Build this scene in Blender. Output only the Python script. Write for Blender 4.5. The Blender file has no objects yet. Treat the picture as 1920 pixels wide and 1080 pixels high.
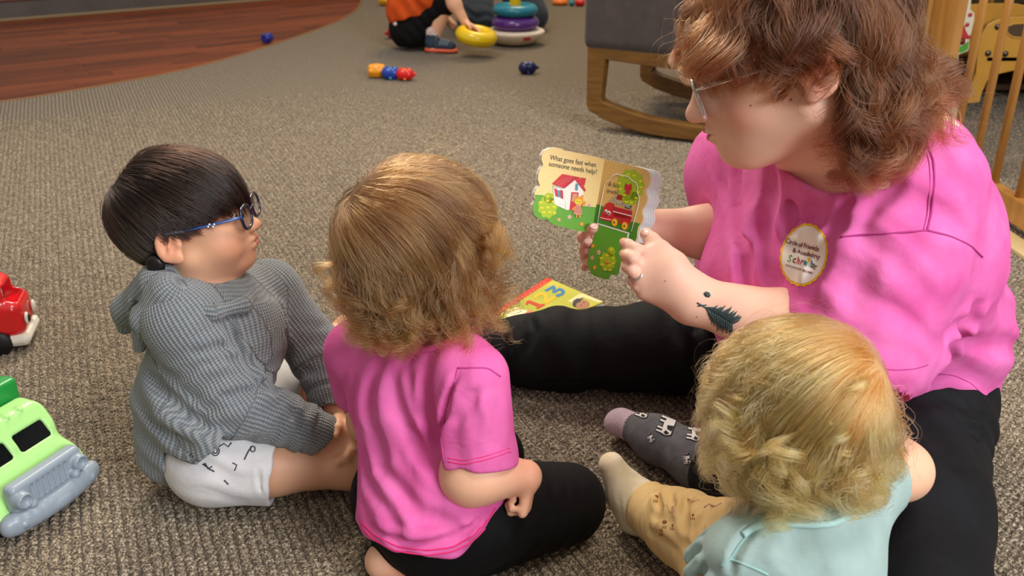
import bpy, bmesh, math, random
import numpy as np
from mathutils import Vector, Matrix
from mathutils.bvhtree import BVHTree

R = math.radians
sc = bpy.context.scene
C = sc.collection

# ------------------------------------------------------------------ camera
H = 0.80                      # camera height
TH = R(24.3)                  # looking down
F = 1750.0                    # focal length in pixels of a 1920 wide frame
cam_d = bpy.data.cameras.new('camera')
cam = bpy.data.objects.new('camera', cam_d)
C.objects.link(cam)
cam.location = (0, 0, H)
cam.rotation_euler = (R(90) - TH, 0, 0)
cam_d.sensor_width = 36
cam_d.lens = 36 * F / 1920
cam_d.clip_start = 0.02
cam_d.dof.use_dof = True
cam_d.dof.focus_distance = 1.12
cam_d.dof.aperture_fstop = 9.0
sc.camera = cam

# ------------------------------------------------------------------ light
world = bpy.data.worlds.new('world')
sc.world = world
world.use_nodes = True
wn = world.node_tree.nodes
wn['Background'].inputs[0].default_value = (1.0, 0.95, 0.88, 1)
wn['Background'].inputs[1].default_value = 0.55


def area(name, loc, target, size, power, col, size_y=None):
    d = bpy.data.lights.new(name, 'AREA')
    d.energy = power
    d.color = col
    d.size = size
    if size_y:
        d.shape = 'RECTANGLE'
        d.size_y = size_y
    o = bpy.data.objects.new(name, d)
    C.objects.link(o)
    o.location = loc
    v = Vector(target) - Vector(loc)
    o.rotation_euler = v.to_track_quat('-Z', 'Y').to_euler()
    return o


area('ceiling_light_back', (-0.7, 2.9, 2.5), (0.1, 1.1, 0), 0.7, 62, (1.0, 0.90, 0.76), 0.7)
area('ceiling_light_front', (0.8, 0.4, 2.5), (0.2, 1.1, 0), 0.8, 30, (1.0, 0.93, 0.82), 0.8)
area('window_light', (2.1, -1.3, 1.8), (0.2, 1.1, 0.2), 1.3, 112, (0.88, 0.94, 1.0), 1.2)
area('ceiling_light_far', (0.2, 5.6, 2.5), (0.2, 4.2, 0), 0.9, 46, (1.0, 0.74, 0.42), 0.9)
sc.view_settings.view_transform = 'Standard'
sc.view_settings.look = 'None'
sc.view_settings.exposure = 0.0
sc.view_settings.gamma = 1.0
sc.view_settings.use_curve_mapping = False
sc.cycles.max_bounces = 6

# ------------------------------------------------------------------ helpers
CT, ST = math.cos(TH), math.sin(TH)


def ray(px, py):
    u, v = (px - 960.0), -(py - 540.0)
    return np.array([u, F * CT + v * ST, -F * ST + v * CT])


def A(px, py, Y):
    """point seen in direction px,py at world depth Y"""
    d = ray(px, py)
    t = Y / d[1]
    return np.array([d[0] * t, Y, H + d[2] * t])


def Zp(px, py, z=0.0):
    """point seen in direction px,py at world height z"""
    d = ray(px, py)
    t = (z - H) / d[2]
    return np.array([d[0] * t, d[1] * t, z])


def V(*a):
    return np.array(a, dtype=float)


def nrm(v):
    v = np.asarray(v, float)
    return v / (np.linalg.norm(v, axis=-1, keepdims=True) + 1e-12)


def hx(h, a=1.0):
    h = h.lstrip('#')
    c = [int(h[i:i + 2], 16) / 255 for i in (0, 2, 4)]
    c = [x / 12.92 if x <= 0.04045 else ((x + 0.055) / 1.055) ** 2.4 for x in c]
    return (c[0], c[1], c[2], a)


# ------------------------------------------------------------------ materials
MATS = {}


def mat(name, col, rough=0.6, spec=0.5, sheen=0.0, sss=0.0, metal=0.0, trans=0.0, coat=0.0,
        noise=None, bump=None, cells=None, alpha=1.0):
    """noise=(scale, other colour, contrast, stretch) ; bump=(scale, strength, distance, stretch)"""
    if name in MATS:
        return MATS[name]
    m = bpy.data.materials.new(name)
    m.use_nodes = True
    nt = m.node_tree
    b = nt.nodes['Principled BSDF']
    col = hx(col) if isinstance(col, str) else col
    b.inputs['Base Color'].default_value = col
    b.inputs['Roughness'].default_value = rough
    b.inputs['Specular IOR Level'].default_value = spec
    b.inputs['Metallic'].default_value = metal
    b.inputs['Transmission Weight'].default_value = trans
    b.inputs['Coat Weight'].default_value = coat
    b.inputs['Alpha'].default_value = alpha
    if sheen:
        b.inputs['Sheen Weight'].default_value = sheen
        b.inputs['Sheen Roughness'].default_value = 0.4
    if sss:
        b.inputs['Subsurface Weight'].default_value = sss
        b.inputs['Subsurface Radius'].default_value = (0.9, 0.35, 0.18)
        b.inputs['Subsurface Scale'].default_value = 0.010
    tc = nt.nodes.new('ShaderNodeTexCoord')

    def noise_tex(scale, stretch, detail=3.0):
        mp = nt.nodes.new('ShaderNodeMapping')
        mp.inputs['Scale'].default_value = stretch or (1, 1, 1)
        nt.links.new(tc.outputs['Object'], mp.inputs['Vector'])
        n = nt.nodes.new('ShaderNodeTexNoise')
        n.inputs['Scale'].default_value = scale
        n.inputs['Detail'].default_value = detail
        nt.links.new(mp.outputs[0], n.inputs['Vector'])
        return n
    if noise:
        n = noise_tex(noise[0], noise[3] if len(noise) > 3 else None)
        mr = nt.nodes.new('ShaderNodeMapRange')
        w = noise[2]
        mr.inputs['From Min'].default_value = 0.5 - w
        mr.inputs['From Max'].default_value = 0.5 + w
        nt.links.new(n.outputs['Fac'], mr.inputs['Value'])
        mx = nt.nodes.new('ShaderNodeMix')
        mx.data_type = 'RGBA'
        mx.inputs['A'].default_value = col
        mx.inputs['B'].default_value = hx(noise[1])
        nt.links.new(mr.outputs[0], mx.inputs['Factor'])
        nt.links.new(mx.outputs['Result'], b.inputs['Base Color'])
    if bump:
        n = noise_tex(bump[0], bump[3] if len(bump) > 3 else None, 2.0)
        bp = nt.nodes.new('ShaderNodeBump')
        bp.inputs['Strength'].default_value = bump[1]
        bp.inputs['Distance'].default_value = bump[2]
        nt.links.new(n.outputs['Fac'], bp.inputs['Height'])
        nt.links.new(bp.outputs[0], b.inputs['Normal'])
    MATS[name] = m
    return m


# ------------------------------------------------------------------ object helpers
def tag(o, label=None, cat=None, group=None, kind=None):
    if label:
        o['label'] = label
    if cat:
        o['category'] = cat
    if group:
        o['group'] = group
    if kind:
        o['kind'] = kind
    return o


def empty(name, loc, label=None, cat=None, group=None):
    o = bpy.data.objects.new(name, None)
    o.empty_display_size = 0.05
    C.objects.link(o)
    o.location = loc
    tag(o, label, cat, group)
    bpy.context.view_layer.update()
    return o


def link(name, me, m, parent=None, smooth=True):
    o = bpy.data.objects.new(name, me)
    C.objects.link(o)
    if m is not None:
        for mm in (m if isinstance(m, (list, tuple)) else [m]):
            me.materials.append(mm)
    if smooth:
        me.polygons.foreach_set('use_smooth', [True] * len(me.polygons))
    if parent is not None:
        o.parent = parent
        o.matrix_parent_inverse = world_of(parent).inverted()
    return o


def world_of(o):
    m = o.matrix_basis.copy()
    if o.parent is not None:
        m = world_of(o.parent) @ o.matrix_parent_inverse @ m
    return m


def mesh(name, verts, faces, m, parent=None, smooth=True):
    me = bpy.data.meshes.new(name)
    me.from_pydata([tuple(map(float, v)) for v in verts], [], [tuple(map(int, f)) for f in faces])
    me.update()
    return link(name, me, m, parent, smooth)


def frame_from(d, up=(0, 0, 1)):
    d = nrm(d)
    u = np.asarray(up, float)
    if abs(np.dot(d, u)) > 0.97:
        u = V(1, 0, 0)
    s = nrm(np.cross(d, u))
    return d, s, np.cross(s, d)


class MB:
    """collects simple shapes into one mesh"""

    def __init__(self):
        self.v, self.f, self.s = [], [], []

    def add(self, vs, fs, smooth=True):
        o = len(self.v)
        self.v += [tuple(map(float, v)) for v in vs]
        self.f += [tuple(int(i) + o for i in f) for f in fs]
        self.s += [smooth] * len(fs)
        return self

    def tube(self, pts, r, n=8, caps=True, closed=False, up=(0, 0, 1), flat=1.0):
        pts = [np.asarray(p, float) for p in pts]
        N = len(pts)
        rr = r if hasattr(r, '__len__') else [r] * N
        vs, fs = [], []
        prev = None
        for i, p in enumerate(pts):
            if closed:
                d = pts[(i + 1) % N] - pts[i - 1]
            else:
                d = pts[min(i + 1, N - 1)] - pts[max(i - 1, 0)]
            d = nrm(d)
            if prev is None:
                _, s, u = frame_from(d, up)
            else:
                s = nrm(prev - d * np.dot(prev, d))
                u = np.cross(s, d)
            prev = s
            for k in range(n):
                a = 2 * math.pi * k / n
                vs.append(p + rr[i] * (math.cos(a) * s + flat * math.sin(a) * u))
        M = N if closed else N - 1
        for i in range(M):
            for k in range(n):
                a, b = i * n + k, i * n + (k + 1) % n
                c, d_ = ((i + 1) % N) * n + (k + 1) % n, ((i + 1) % N) * n + k
                fs.append((a, b, c, d_))
        if caps and not closed:
            fs.append(tuple(range(n - 1, -1, -1)))
            fs.append(tuple((N - 1) * n + k for k in range(n)))
        return self.add(vs, fs)

    def box(self, c, size, ax=None, bev=0.0):
        """box with a small chamfer; ax = 3 axis rows"""
        ax = np.eye(3) if ax is None else np.asarray(ax, float)
        hx_, hy, hz = [s / 2 for s in size]
        bm = bmesh.new()
        bmesh.ops.create_cube(bm, size=1)
        for v in bm.verts:
            v.co = (v.co.x * size[0], v.co.y * size[1], v.co.z * size[2])
        if bev > 0:
            bmesh.ops.bevel(bm, geom=list(bm.edges), offset=bev, segments=2, affect='EDGES', profile=0.5)
        bm.verts.index_update()
        vs = [np.asarray(c, float) + v.co.x * ax[0] + v.co.y * ax[1] + v.co.z * ax[2] for v in bm.verts]
        fs = [[v.index for v in f.verts] for f in bm.faces]
        bm.free()
        return self.add(vs, fs, False)

    def ball(self, c, r, seg=16, rings=10, ax=None):
        r = V(*r) if hasattr(r, '__len__') else V(r, r, r)
        ax = np.eye(3) if ax is None else np.asarray(ax, float)
        c = np.asarray(c, float)
        vs, fs = [], []
        for i in range(1, rings):
            t = math.pi * i / rings
            for k in range(seg):
                a = 2 * math.pi * k / seg
                l = V(math.sin(t) * math.cos(a), math.sin(t) * math.sin(a), math.cos(t)) * r
                vs.append(c + l @ ax)
        vs.append(c + V(0, 0, r[2]) @ ax)
        vs.append(c - V(0, 0, r[2]) @ ax)
        T, B = len(vs) - 2, len(vs) - 1
        for i in range(rings - 2):
            for k in range(seg):
                fs.append((i * seg + k, (i + 1) * seg + k, (i + 1) * seg + (k + 1) % seg, i * seg + (k + 1) % seg))
        for k in range(seg):
            fs.append((T, k, (k + 1) % seg))
            fs.append((B, (rings - 2) * seg + (k + 1) % seg, (rings - 2) * seg + k))
        return self.add(vs, fs)

    def lathe(self, c, prof, seg=32, ax=None):
        """prof = [(r,z),...] turned about ax[2]"""
        ax = np.eye(3) if ax is None else np.asarray(ax, float)
        c = np.asarray(c, float)
        vs, fs = [], []
        for (r, z) in prof:
            for k in range(seg):
                a = 2 * math.pi * k / seg
                vs.append(c + V(r * math.cos(a), r * math.sin(a), z) @ ax)
        for i in range(len(prof) - 1):
            for k in range(seg):
                fs.append((i * seg + k, i * seg + (k + 1) % seg, (i + 1) * seg + (k + 1) % seg, (i + 1) * seg + k))
        return self.add(vs, fs)

    def torus(self, c, Rr, r, seg=40, n=14, ax=None, squash=1.0):
        ax = np.eye(3) if ax is None else np.asarray(ax, float)
        c = np.asarray(c, float)
        pr = [(Rr + r * math.cos(2 * math.pi * j / n), squash * r * math.sin(2 * math.pi * j / n)) for j in range(n)]
        pr.append(pr[0])
        return self.lathe(c, pr, seg, ax)

    def prism(self, pts, thick, nrmv, bev=0.0):
        """flat outline (3D points) extruded along nrmv by thick (from points backwards)"""
        pts = [np.asarray(p, float) for p in pts]
        n = len(pts)
        nv = nrm(nrmv)
        bm = bmesh.new()
        top = [bm.verts.new(p) for p in pts]
        f = bm.faces.new(top)
        r_ = bmesh.ops.extrude_face_region(bm, geom=[f])
        vs_ = [g for g in r_['geom'] if isinstance(g, bmesh.types.BMVert)]
        for v in vs_:
            v.co = v.co - Vector(nv * thick)
        bmesh.ops.recalc_face_normals(bm, faces=list(bm.faces))
        if bev > 0:
            bmesh.ops.bevel(bm, geom=list(bm.edges), offset=bev, segments=2, affect='EDGES', profile=0.5, clamp_overlap=True)
        bmesh.ops.triangulate(bm, faces=[f for f in bm.faces if len(f.verts) > 4])
        bm.verts.index_update()
        vs = [v.co.copy() for v in bm.verts]
        fs = [[v.index for v in f.verts] for f in bm.faces]
        bm.free()
        return self.add(vs, fs, False)

    def build(self, name, m, parent=None, smooth=None):
        me = bpy.data.meshes.new(name)
        me.from_pydata(self.v, [], self.f)
        me.update()
        o = link(name, me, m, parent, False)
        me.polygons.foreach_set('use_smooth', self.s if smooth is None else [smooth] * len(self.s))
        me.update()
        return o


# ------------------------------------------------------------------ implicit surfaces
def dot(a, b):
    return (a * b).sum(1)


class Cone:
    """tapered limb; sq = (vector, factor) flattens it along a direction"""

    def __init__(s, a, b, ra, rb, sq=None):
        s.a, s.b, s.ra, s.rb = np.asarray(a, float), np.asarray(b, float), ra, rb
        s.sq = None if sq is None else (nrm(sq[0]), sq[1])
        s.bs = (((s.a + s.b) / 2).tolist(), np.linalg.norm(s.a - s.b) / 2 + max(ra, rb))

    def t(s, P):
        ab = s.b - s.a
        return np.clip(((P - s.a) @ ab) / (ab @ ab), 0, 1)

    def __call__(s, P):
        ab = s.b - s.a
        t = s.t(P)
        q = P - s.a - t[:, None] * ab
        r = s.ra + (s.rb - s.ra) * t
        if s.sq is None:
            return np.sqrt(np.einsum('ij,ij->i', q, q)) - r
        n, f = s.sq
        c = q @ n
        q2 = q + ((1.0 / f - 1.0) * c)[:, None] * n
        l2 = np.sqrt(np.einsum('ij,ij->i', q2, q2))
        g = q + ((1.0 / (f * f) - 1.0) * c)[:, None] * n
        gl = np.sqrt(np.einsum('ij,ij->i', g, g)) + 1e-9
        return (l2 - r) * l2 / gl

    def uv(s, P, n0):
        ab = s.b - s.a
        L = np.linalg.norm(ab)
        d, u, w = frame_from(ab, n0)
        q = P - s.a
        tt = (q @ d)
        ang = np.arctan2(q @ u, q @ w)
        return np.stack([tt, ang * 0.5 * (s.ra + s.rb), np.zeros(len(P))], 1)


class Ell:
    def __init__(s, c, r, ax=None):
        s.c, s.r = np.asarray(c, float), np.asarray(r if hasattr(r, '__len__') else (r, r, r), float)
        s.ax = np.eye(3) if ax is None else np.asarray(ax, float)
        s.bs = (s.c.tolist(), float(s.r.max()))

    def __call__(s, P):
        q = (P - s.c) @ s.ax.T
        k0 = np.sqrt(np.einsum('ij,ij->i', q / s.r, q / s.r)) + 1e-9
        k1 = np.sqrt(np.einsum('ij,ij->i', q / (s.r ** 2), q / (s.r ** 2))) + 1e-9
        return k0 * (k0 - 1) / k1


class Box_:
    def __init__(s, c, h, ax=None, r=0.0):
        s.c, s.h, s.rr = np.asarray(c, float), np.asarray(h, float), r
        s.ax = np.eye(3) if ax is None else np.asarray(ax, float)

    def __call__(s, P):
        q = np.abs((P - s.c) @ s.ax.T) - s.h + s.rr
        return np.linalg.norm(np.maximum(q, 0), axis=1) + np.minimum(q.max(1), 0) - s.rr


class Half:
    """negative on the side opposite to n"""

    def __init__(s, p, n):
        s.p, s.n = np.asarray(p, float), nrm(n)

    def __call__(s, P):
        return (P - s.p) @ s.n


def smin(a, b, k):
    if k <= 0:
        return np.minimum(a, b)
    h = np.maximum(k - np.abs(a - b), 0) / k
    return np.minimum(a, b) - h * h * k * 0.25


FAR = 0.075


def ev(f, P, cell=0.08):
    """evaluate in compact groups so that far-off shapes are skipped"""
    if len(P) < 300:
        return f(P)
    q = np.floor((P - P.min(0)) / cell).astype(np.int64)
    key = (q[:, 0] * 4096 + q[:, 1]) * 4096 + q[:, 2]
    o = np.argsort(key, kind='stable')
    ks = key[o]
    cuts = np.concatenate([[0], np.nonzero(np.diff(ks))[0] + 1, [len(P)]])
    out = np.empty(len(P))
    for a, b in zip(cuts[:-1], cuts[1:]):
        i = o[a:b]
        out[i] = f(P[i])
    return out


def evg(f, P, e, cell=0.08):
    """value and gradient together"""
    E = np.concatenate([np.zeros((1, 3)), np.eye(3)]) * e
    q = np.floor((P - P.min(0)) / cell).astype(np.int64)
    key = (q[:, 0] * 4096 + q[:, 1]) * 4096 + q[:, 2]
    o = np.argsort(key, kind='stable')
    cuts = np.concatenate([[0], np.nonzero(np.diff(key[o]))[0] + 1, [len(P)]])
    d0, g = np.empty(len(P)), np.empty((len(P), 3))
    for a, b in zip(cuts[:-1], cuts[1:]):
        i = o[a:b]
        v = f((P[i][None] + E[:, None]).reshape(-1, 3)).reshape(4, -1)
        d0[i] = v[0]
        g[i] = (v[1:] - v[0]).T / e
    return d0, g


class Grid:
    """a distance field sampled once, for quick look-ups by the hair"""

    def __init__(s, f, lo, hi, h=0.005):
        s.lo, s.h = np.asarray(lo, float), h
        s.n = np.ceil((np.asarray(hi) - s.lo) / h).astype(int) + 1
        g = np.stack(np.meshgrid(*[s.lo[i] + np.arange(s.n[i]) * h for i in range(3)], indexing='ij'), -1).reshape(-1, 3)
        s.v = ev(f, g, 0.10).reshape(s.n)

    def both(s, P):
        q = (P - s.lo) / s.h
        q = np.clip(q, 0, s.n - 1.001)
        i = q.astype(int)
        f = q - i
        x, y, z = i.T
        c = [[[s.v[x + a, y + b, z + e] for e in (0, 1)] for b in (0, 1)] for a in (0, 1)]
        fx, fy, fz = f.T
        l = lambda a, b, t: a + (b - a) * t
        d = l(l(l(c[0][0][0], c[0][0][1], fz), l(c[0][1][0], c[0][1][1], fz), fy), l(l(c[1][0][0], c[1][0][1], fz), l(c[1][1][0], c[1][1][1], fz), fy), fx)
        gx = l(l(c[1][0][0] - c[0][0][0], c[1][0][1] - c[0][0][1], fz), l(c[1][1][0] - c[0][1][0], c[1][1][1] - c[0][1][1], fz), fy)
        gy = l(l(c[0][1][0] - c[0][0][0], c[0][1][1] - c[0][0][1], fz), l(c[1][1][0] - c[1][0][0], c[1][1][1] - c[1][0][1], fz), fx)
        gz = l(l(c[0][0][1] - c[0][0][0], c[0][1][1] - c[0][1][0], fy), l(c[1][0][1] - c[1][0][0], c[1][1][1] - c[1][1][0], fy), fx)
        return d, np.stack([gx, gy, gz], 1) / s.h


class Sdf:
    def __init__(s, k=0.01):
        s.k = k
        s.it = []
        s.disp = []

    def u(s, *prims, k=None):
        for p in prims:
            s.it.append((0, p, s.k if k is None else k))
        return s

    def cut(s, *prims, k=0.003):
        for p in prims:
            s.it.append((1, p, k))
        return s

    def isect(s, *prims, k=0.003):
        for p in prims:
            s.it.append((2, p, k))
        return s

    def crease(s, pts, w, dep):
        """a groove (dep>0) or a ridge (dep<0) along a line of points"""
        s.disp.append(('c', [np.asarray(p, float) for p in pts], w, dep * 1.35))
        return s

    def folds(s, c, rad, d, wl, amp, warp=0.8, ph=0.0):
        """soft parallel folds: d is the direction across the folds"""
        s.disp.append(('f', np.asarray(c, float), rad, nrm(d), wl, amp * 1.3, warp, ph))
        return s

    def __call__(s, P):
        d = None
        lo, hi = P.min(0), P.max(0)

        l0, l1, l2 = lo.tolist()
        h0, h1, h2 = hi.tolist()

        def far(c, r):
            x, y, z = c[0], c[1], c[2]
            x = l0 - x if x < l0 else (x - h0 if x > h0 else 0.0)
            y = l1 - y if y < l1 else (y - h1 if y > h1 else 0.0)
            z = l2 - z if z < l2 else (z - h2 if z > h2 else 0.0)
            return x * x + y * y + z * z > (r + FAR) ** 2
        for op, p, k in s.it:
            if op < 2:
                bs = getattr(p, 'bs', None)
                if bs is not None and far(*bs):
                    if d is None:
                        d = np.full(len(P), FAR)
                    continue
            if op == 0:
                x = p(P)
                d = x if d is None else smin(d, x, k)
            elif op == 1:
                d = -smin(-d, p(P), k)
            else:
                d = -smin(-d, -p(P), k)
        if s.disp:
            near = np.abs(d) < 0.03
            if near.any():
                Q = P[near]
                dd = np.zeros(len(Q))
                for f in s.disp:
                    if f[0] == 'c':
                        _, pts, w, dep = f
                        pa = np.array(pts)
                        cc = (pa.min(0) + pa.max(0)) / 2
                        if np.linalg.norm(np.maximum(np.maximum(lo - cc, cc - hi), 0)) > np.linalg.norm(pa.max(0) - cc) + 4 * w:
                            continue
                        best = np.full(len(Q), 1e9)
                        n = len(pts) - 1
                        tt = np.zeros(len(Q))
                        for i in range(n):
                            a, b = pts[i], pts[i + 1]
                            ab = b - a
                            t = np.clip(((Q - a) @ ab) / (ab @ ab + 1e-12), 0, 1)
                            e = Q - a - t[:, None] * ab
                            l = np.einsum('ij,ij->i', e, e)
                            m_ = l < best
                            best = np.where(m_, l, best)
                            tt = np.where(m_, (i + t) / n, tt)
                        env = np.clip(np.minimum(tt, 1 - tt) * 5, 0.0, 1)
                        # groove with a raised lip beside it
                        x = np.sqrt(best) / w
                        dd += dep * env * (np.exp(-x * x) - 0.35 * np.exp(-(x - 1.9) ** 2))
                    else:
                        _, c, rad, dr, wl, amp, warp, ph = f
                        if np.linalg.norm(np.maximum(np.maximum(lo - c, c - hi), 0)) > 2.2 * rad:
                            continue
                        e = Q - c
                        l = np.einsum('ij,ij->i', e, e) / (rad * rad)
                        k = 2 * math.pi / wl
                        o1 = np.roll(dr, 1)
                        x = (e @ dr) * k + warp * np.sin((e @ o1) * k * 0.45 + 1.3 + ph) + 0.6 * warp * np.sin((e @ np.roll(dr, 2)) * k * 0.3 + ph * 2) + ph
                        v = np.sin(x)
                        v = np.sign(v) * np.abs(v) ** 0.8 * (0.75 + 0.25 * np.sin(x * 0.5 + 1.0))
                        dd += amp * v * np.exp(-l)
                d = d.copy()
                d[near] += dd
        return d


def surf(f, lo, hi, h, newton=2):
    """surface nets on a sparse band, then projected to the surface"""
    lo, hi = np.asarray(lo, float), np.asarray(hi, float)
    B = 6
    nb = np.ceil((hi - lo) / (h * B)).astype(int)
    n = nb * B + 1
    # coarse pass
    g = [lo[i] + (np.arange(nb[i]) + 0.5) * B * h for i in range(3)]
    X, Y, Z = np.meshgrid(*g, indexing='ij')
    Pc = np.stack([X.ravel(), Y.ravel(), Z.ravel()], 1)
    dc = ev(f, Pc, 0.12)
    act = np.abs(dc) < B * h * 0.5 * 1.7321 * 1.25 + 0.004
    D = np.where(np.repeat(np.repeat(np.repeat((dc < 0).reshape(nb), B, 0), B, 1), B, 2), -1.0, 1.0).astype(np.float32)
    D = np.pad(D, ((0, 1), (0, 1), (0, 1)), mode='edge')
    idx = np.argwhere(act.reshape(nb))
    r = np.arange(B + 1)
    ox, oy, oz = np.meshgrid(r, r, r, indexing='ij')
    off = np.stack([ox.ravel(), oy.ravel(), oz.ravel()], 1)
    G = (idx[:, None, :] * B + off[None]).reshape(-1, 3)
    flat = np.unique(np.ravel_multi_index(G.T, n))
    G = np.stack(np.unravel_index(flat, n), 1)
    vals = np.empty(len(G), np.float32)
    vals[:] = ev(f, lo + G * h)
    D.ravel()[flat] = vals
    S = D < 0
    # cells
    c = S[:-1, :-1, :-1].astype(np.int8)
    tot = np.zeros(np.array(n) - 1, np.int8)
    for a in (0, 1):
        for b in (0, 1):
            for e in (0, 1):
                tot += S[a:n[0] - 1 + a, b:n[1] - 1 + b, e:n[2] - 1 + e]
    cells = np.argwhere((tot > 0) & (tot < 8))
    vid = np.full(np.array(n) - 1, -1, np.int32)
    vid[tuple(cells.T)] = np.arange(len(cells))
    acc = np.zeros((len(cells), 3))
    cnt = np.zeros(len(cells))
    corners = [(a, b, e) for a in (0, 1) for b in (0, 1) for e in (0, 1)]
    cv = {q: D[cells[:, 0] + q[0], cells[:, 1] + q[1], cells[:, 2] + q[2]] for q in corners}
    for q in corners:
        for ax in range(3):
            if q[ax] == 0:
                q2 = list(q)
                q2[ax] = 1
                q2 = tuple(q2)
                v0, v1 = cv[q], cv[q2]
                m_ = (v0 < 0) != (v1 < 0)
                t = np.where(m_, v0 / np.where(m_, v0 - v1, 1), 0)
                pt = np.tile(np.array(q, float), (len(cells), 1))
                pt[:, ax] += t
                acc += pt * m_[:, None]
                cnt += m_
    Vt = lo + (cells + acc / cnt[:, None]) * h
    faces = []
    for ax in range(3):
        s0 = [slice(1, n[i] - 1) for i in range(3)]
        s1 = list(s0)
        s0[ax] = slice(0, n[ax] - 1)
        s1[ax] = slice(1, n[ax])
        a0, a1 = S[tuple(s0)], S[tuple(s1)]
        e = np.argwhere(a0 != a1)
        if not len(e):
            continue
        flip = a0[tuple(e.T)]
        base = e.copy()
        for i in range(3):
            if i != ax:
                base[:, i] += 1
        u, w = [(1, 2), (2, 0), (0, 1)][ax]

        def vv(du, dw):
            q = base.copy()
            q[:, u] -= du
            q[:, w] -= dw
            return vid[q[:, 0], q[:, 1], q[:, 2]]
        q = np.stack([vv(1, 1), vv(0, 1), vv(0, 0), vv(1, 0)], 1)
        q = np.where(flip[:, None], q, q[:, ::-1])
        faces.append(q)
    Fc = np.concatenate(faces)
    Fc = Fc[(Fc >= 0).all(1)]
    e = h * 0.25
    for _ in range(newton):
        d0, g = evg(f, Vt, e)
        gl = np.einsum('ij,ij->i', g, g)
        st = -(d0 / np.maximum(gl, 0.25))[:, None] * g
        l = np.linalg.norm(st, axis=1)
        st *= np.minimum(1, 0.8 * h / np.maximum(l, 1e-9))[:, None]
        Vt = Vt + st
    return Vt, Fc


def blob(name, f, lo, hi, h, m, parent, pat=None, attr=None):
    Vt, Fc = surf(f, lo, hi, h)
    me = bpy.data.meshes.new(name)
    me.vertices.add(len(Vt))
    me.vertices.foreach_set('co', Vt.astype(np.float32).ravel())
    me.loops.add(len(Fc) * 4)
    me.loops.foreach_set('vertex_index', Fc.astype(np.int32).ravel())
    me.polygons.add(len(Fc))
    me.polygons.foreach_set('loop_start', np.arange(0, len(Fc) * 4, 4, dtype=np.int32))
    me.polygons.foreach_set('loop_total', np.full(len(Fc), 4, np.int32))
    me.update(calc_edges=True)
    me.validate()
    if pat:
        # pattern coordinates taken from the nearest limb axis
        best = np.full(len(Vt), 1e9)
        uv = np.zeros((len(Vt), 3))
        for p, n0, off in pat:
            d = p(Vt)
            q = p.uv(Vt, n0) + np.array([off, 0, 0])
            m_ = d < best
            best = np.where(m_, d, best)
            uv[m_] = q[m_]
        at = me.attributes.new('pat', 'FLOAT_VECTOR', 'POINT')
        at.data.foreach_set('vector', uv.astype(np.float32).ravel())
    if attr:
        for nm, fn in attr.items():
            at = me.attributes.new(nm, 'FLOAT', 'POINT')
            at.data.foreach_set('value', fn(Vt).astype(np.float32))
    o = link(name, me, m, parent, True)
    return o


def onto(f, pts, it=50):
    """slide points along the line of sight onto the surface of f"""
    P = np.array(pts, float)
    O = V(0, 0, H)
    D = nrm(P - O)
    t = np.full(len(P), 0.25)
    for _ in range(it):
        d = f(O + D * t[:, None])
        t = t + np.clip(d, -0.02, 1.0) * 0.85
    bad = t > 3
    Q = O + D * t[:, None]
    Q[bad] = P[bad]
    return list(Q)


def bvh_of(o):
    me = o.data
    M = world_of(o)
    return BVHTree.FromPolygons([M @ v.co for v in me.vertices], [tuple(p.vertices) for p in me.polygons])


def hit(bvh, px, py, off=0.0):
    d = Vector(ray(px, py)).normalized()
    r_ = bvh.ray_cast(Vector((0, 0, H)), d)
    if r_[0] is None:
        return None
    return np.array(r_[0] + r_[1] * off)


def seam(name, bvh, pix, r, m, parent, off=0.0, sub=6):
    """a thin raised line laid over a surface along the given outline"""
    pts = []
    for i in range(len(pix) - 1):
        for k in range(sub):
            t = k / sub
            pts.append((pix[i][0] * (1 - t) + pix[i + 1][0] * t, pix[i][1] * (1 - t) + pix[i + 1][1] * t))
    pts.append(pix[-1])
    P3 = [hit(bvh, x, y, off) for x, y in pts]
    P3 = [p for p in P3 if p is not None]
    if len(P3) < 3:
        return None
    P3 = np.array(P3)
    for _ in range(2):
        P3[1:-1] = (P3[:-2] + 2 * P3[1:-1] + P3[2:]) / 4
    return MB().tube(P3, r, 6).build(name, m, parent)


def drape(name, bvh, polys, off, m, parent, step=3.0):
    """flat printed shapes laid over a curved surface; outlines in picture points"""
    bm = bmesh.new()
    for poly in polys:
        vs = [bm.verts.new((x, y, 0)) for x, y in poly]
        bm.faces.new(vs)
    bmesh.ops.triangulate(bm, faces=list(bm.faces))
    for _ in range(5):
        e = [e for e in bm.edges if e.calc_length() > step]
        if not e:
            break
        bmesh.ops.subdivide_edges(bm, edges=e, cuts=1, use_grid_fill=False)
        bmesh.ops.triangulate(bm, faces=list(bm.faces))
    bad = []
    for v in bm.verts:
        q = hit(bvh, v.co.x, v.co.y, off)
        if q is None:
            bad.append(v)
        else:
            v.co = q
    bmesh.ops.delete(bm, geom=bad, context='VERTS')
    me = bpy.data.meshes.new(name)
    bm.to_mesh(me)
    bm.free()
    return link(name, me, m, parent, True)
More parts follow.
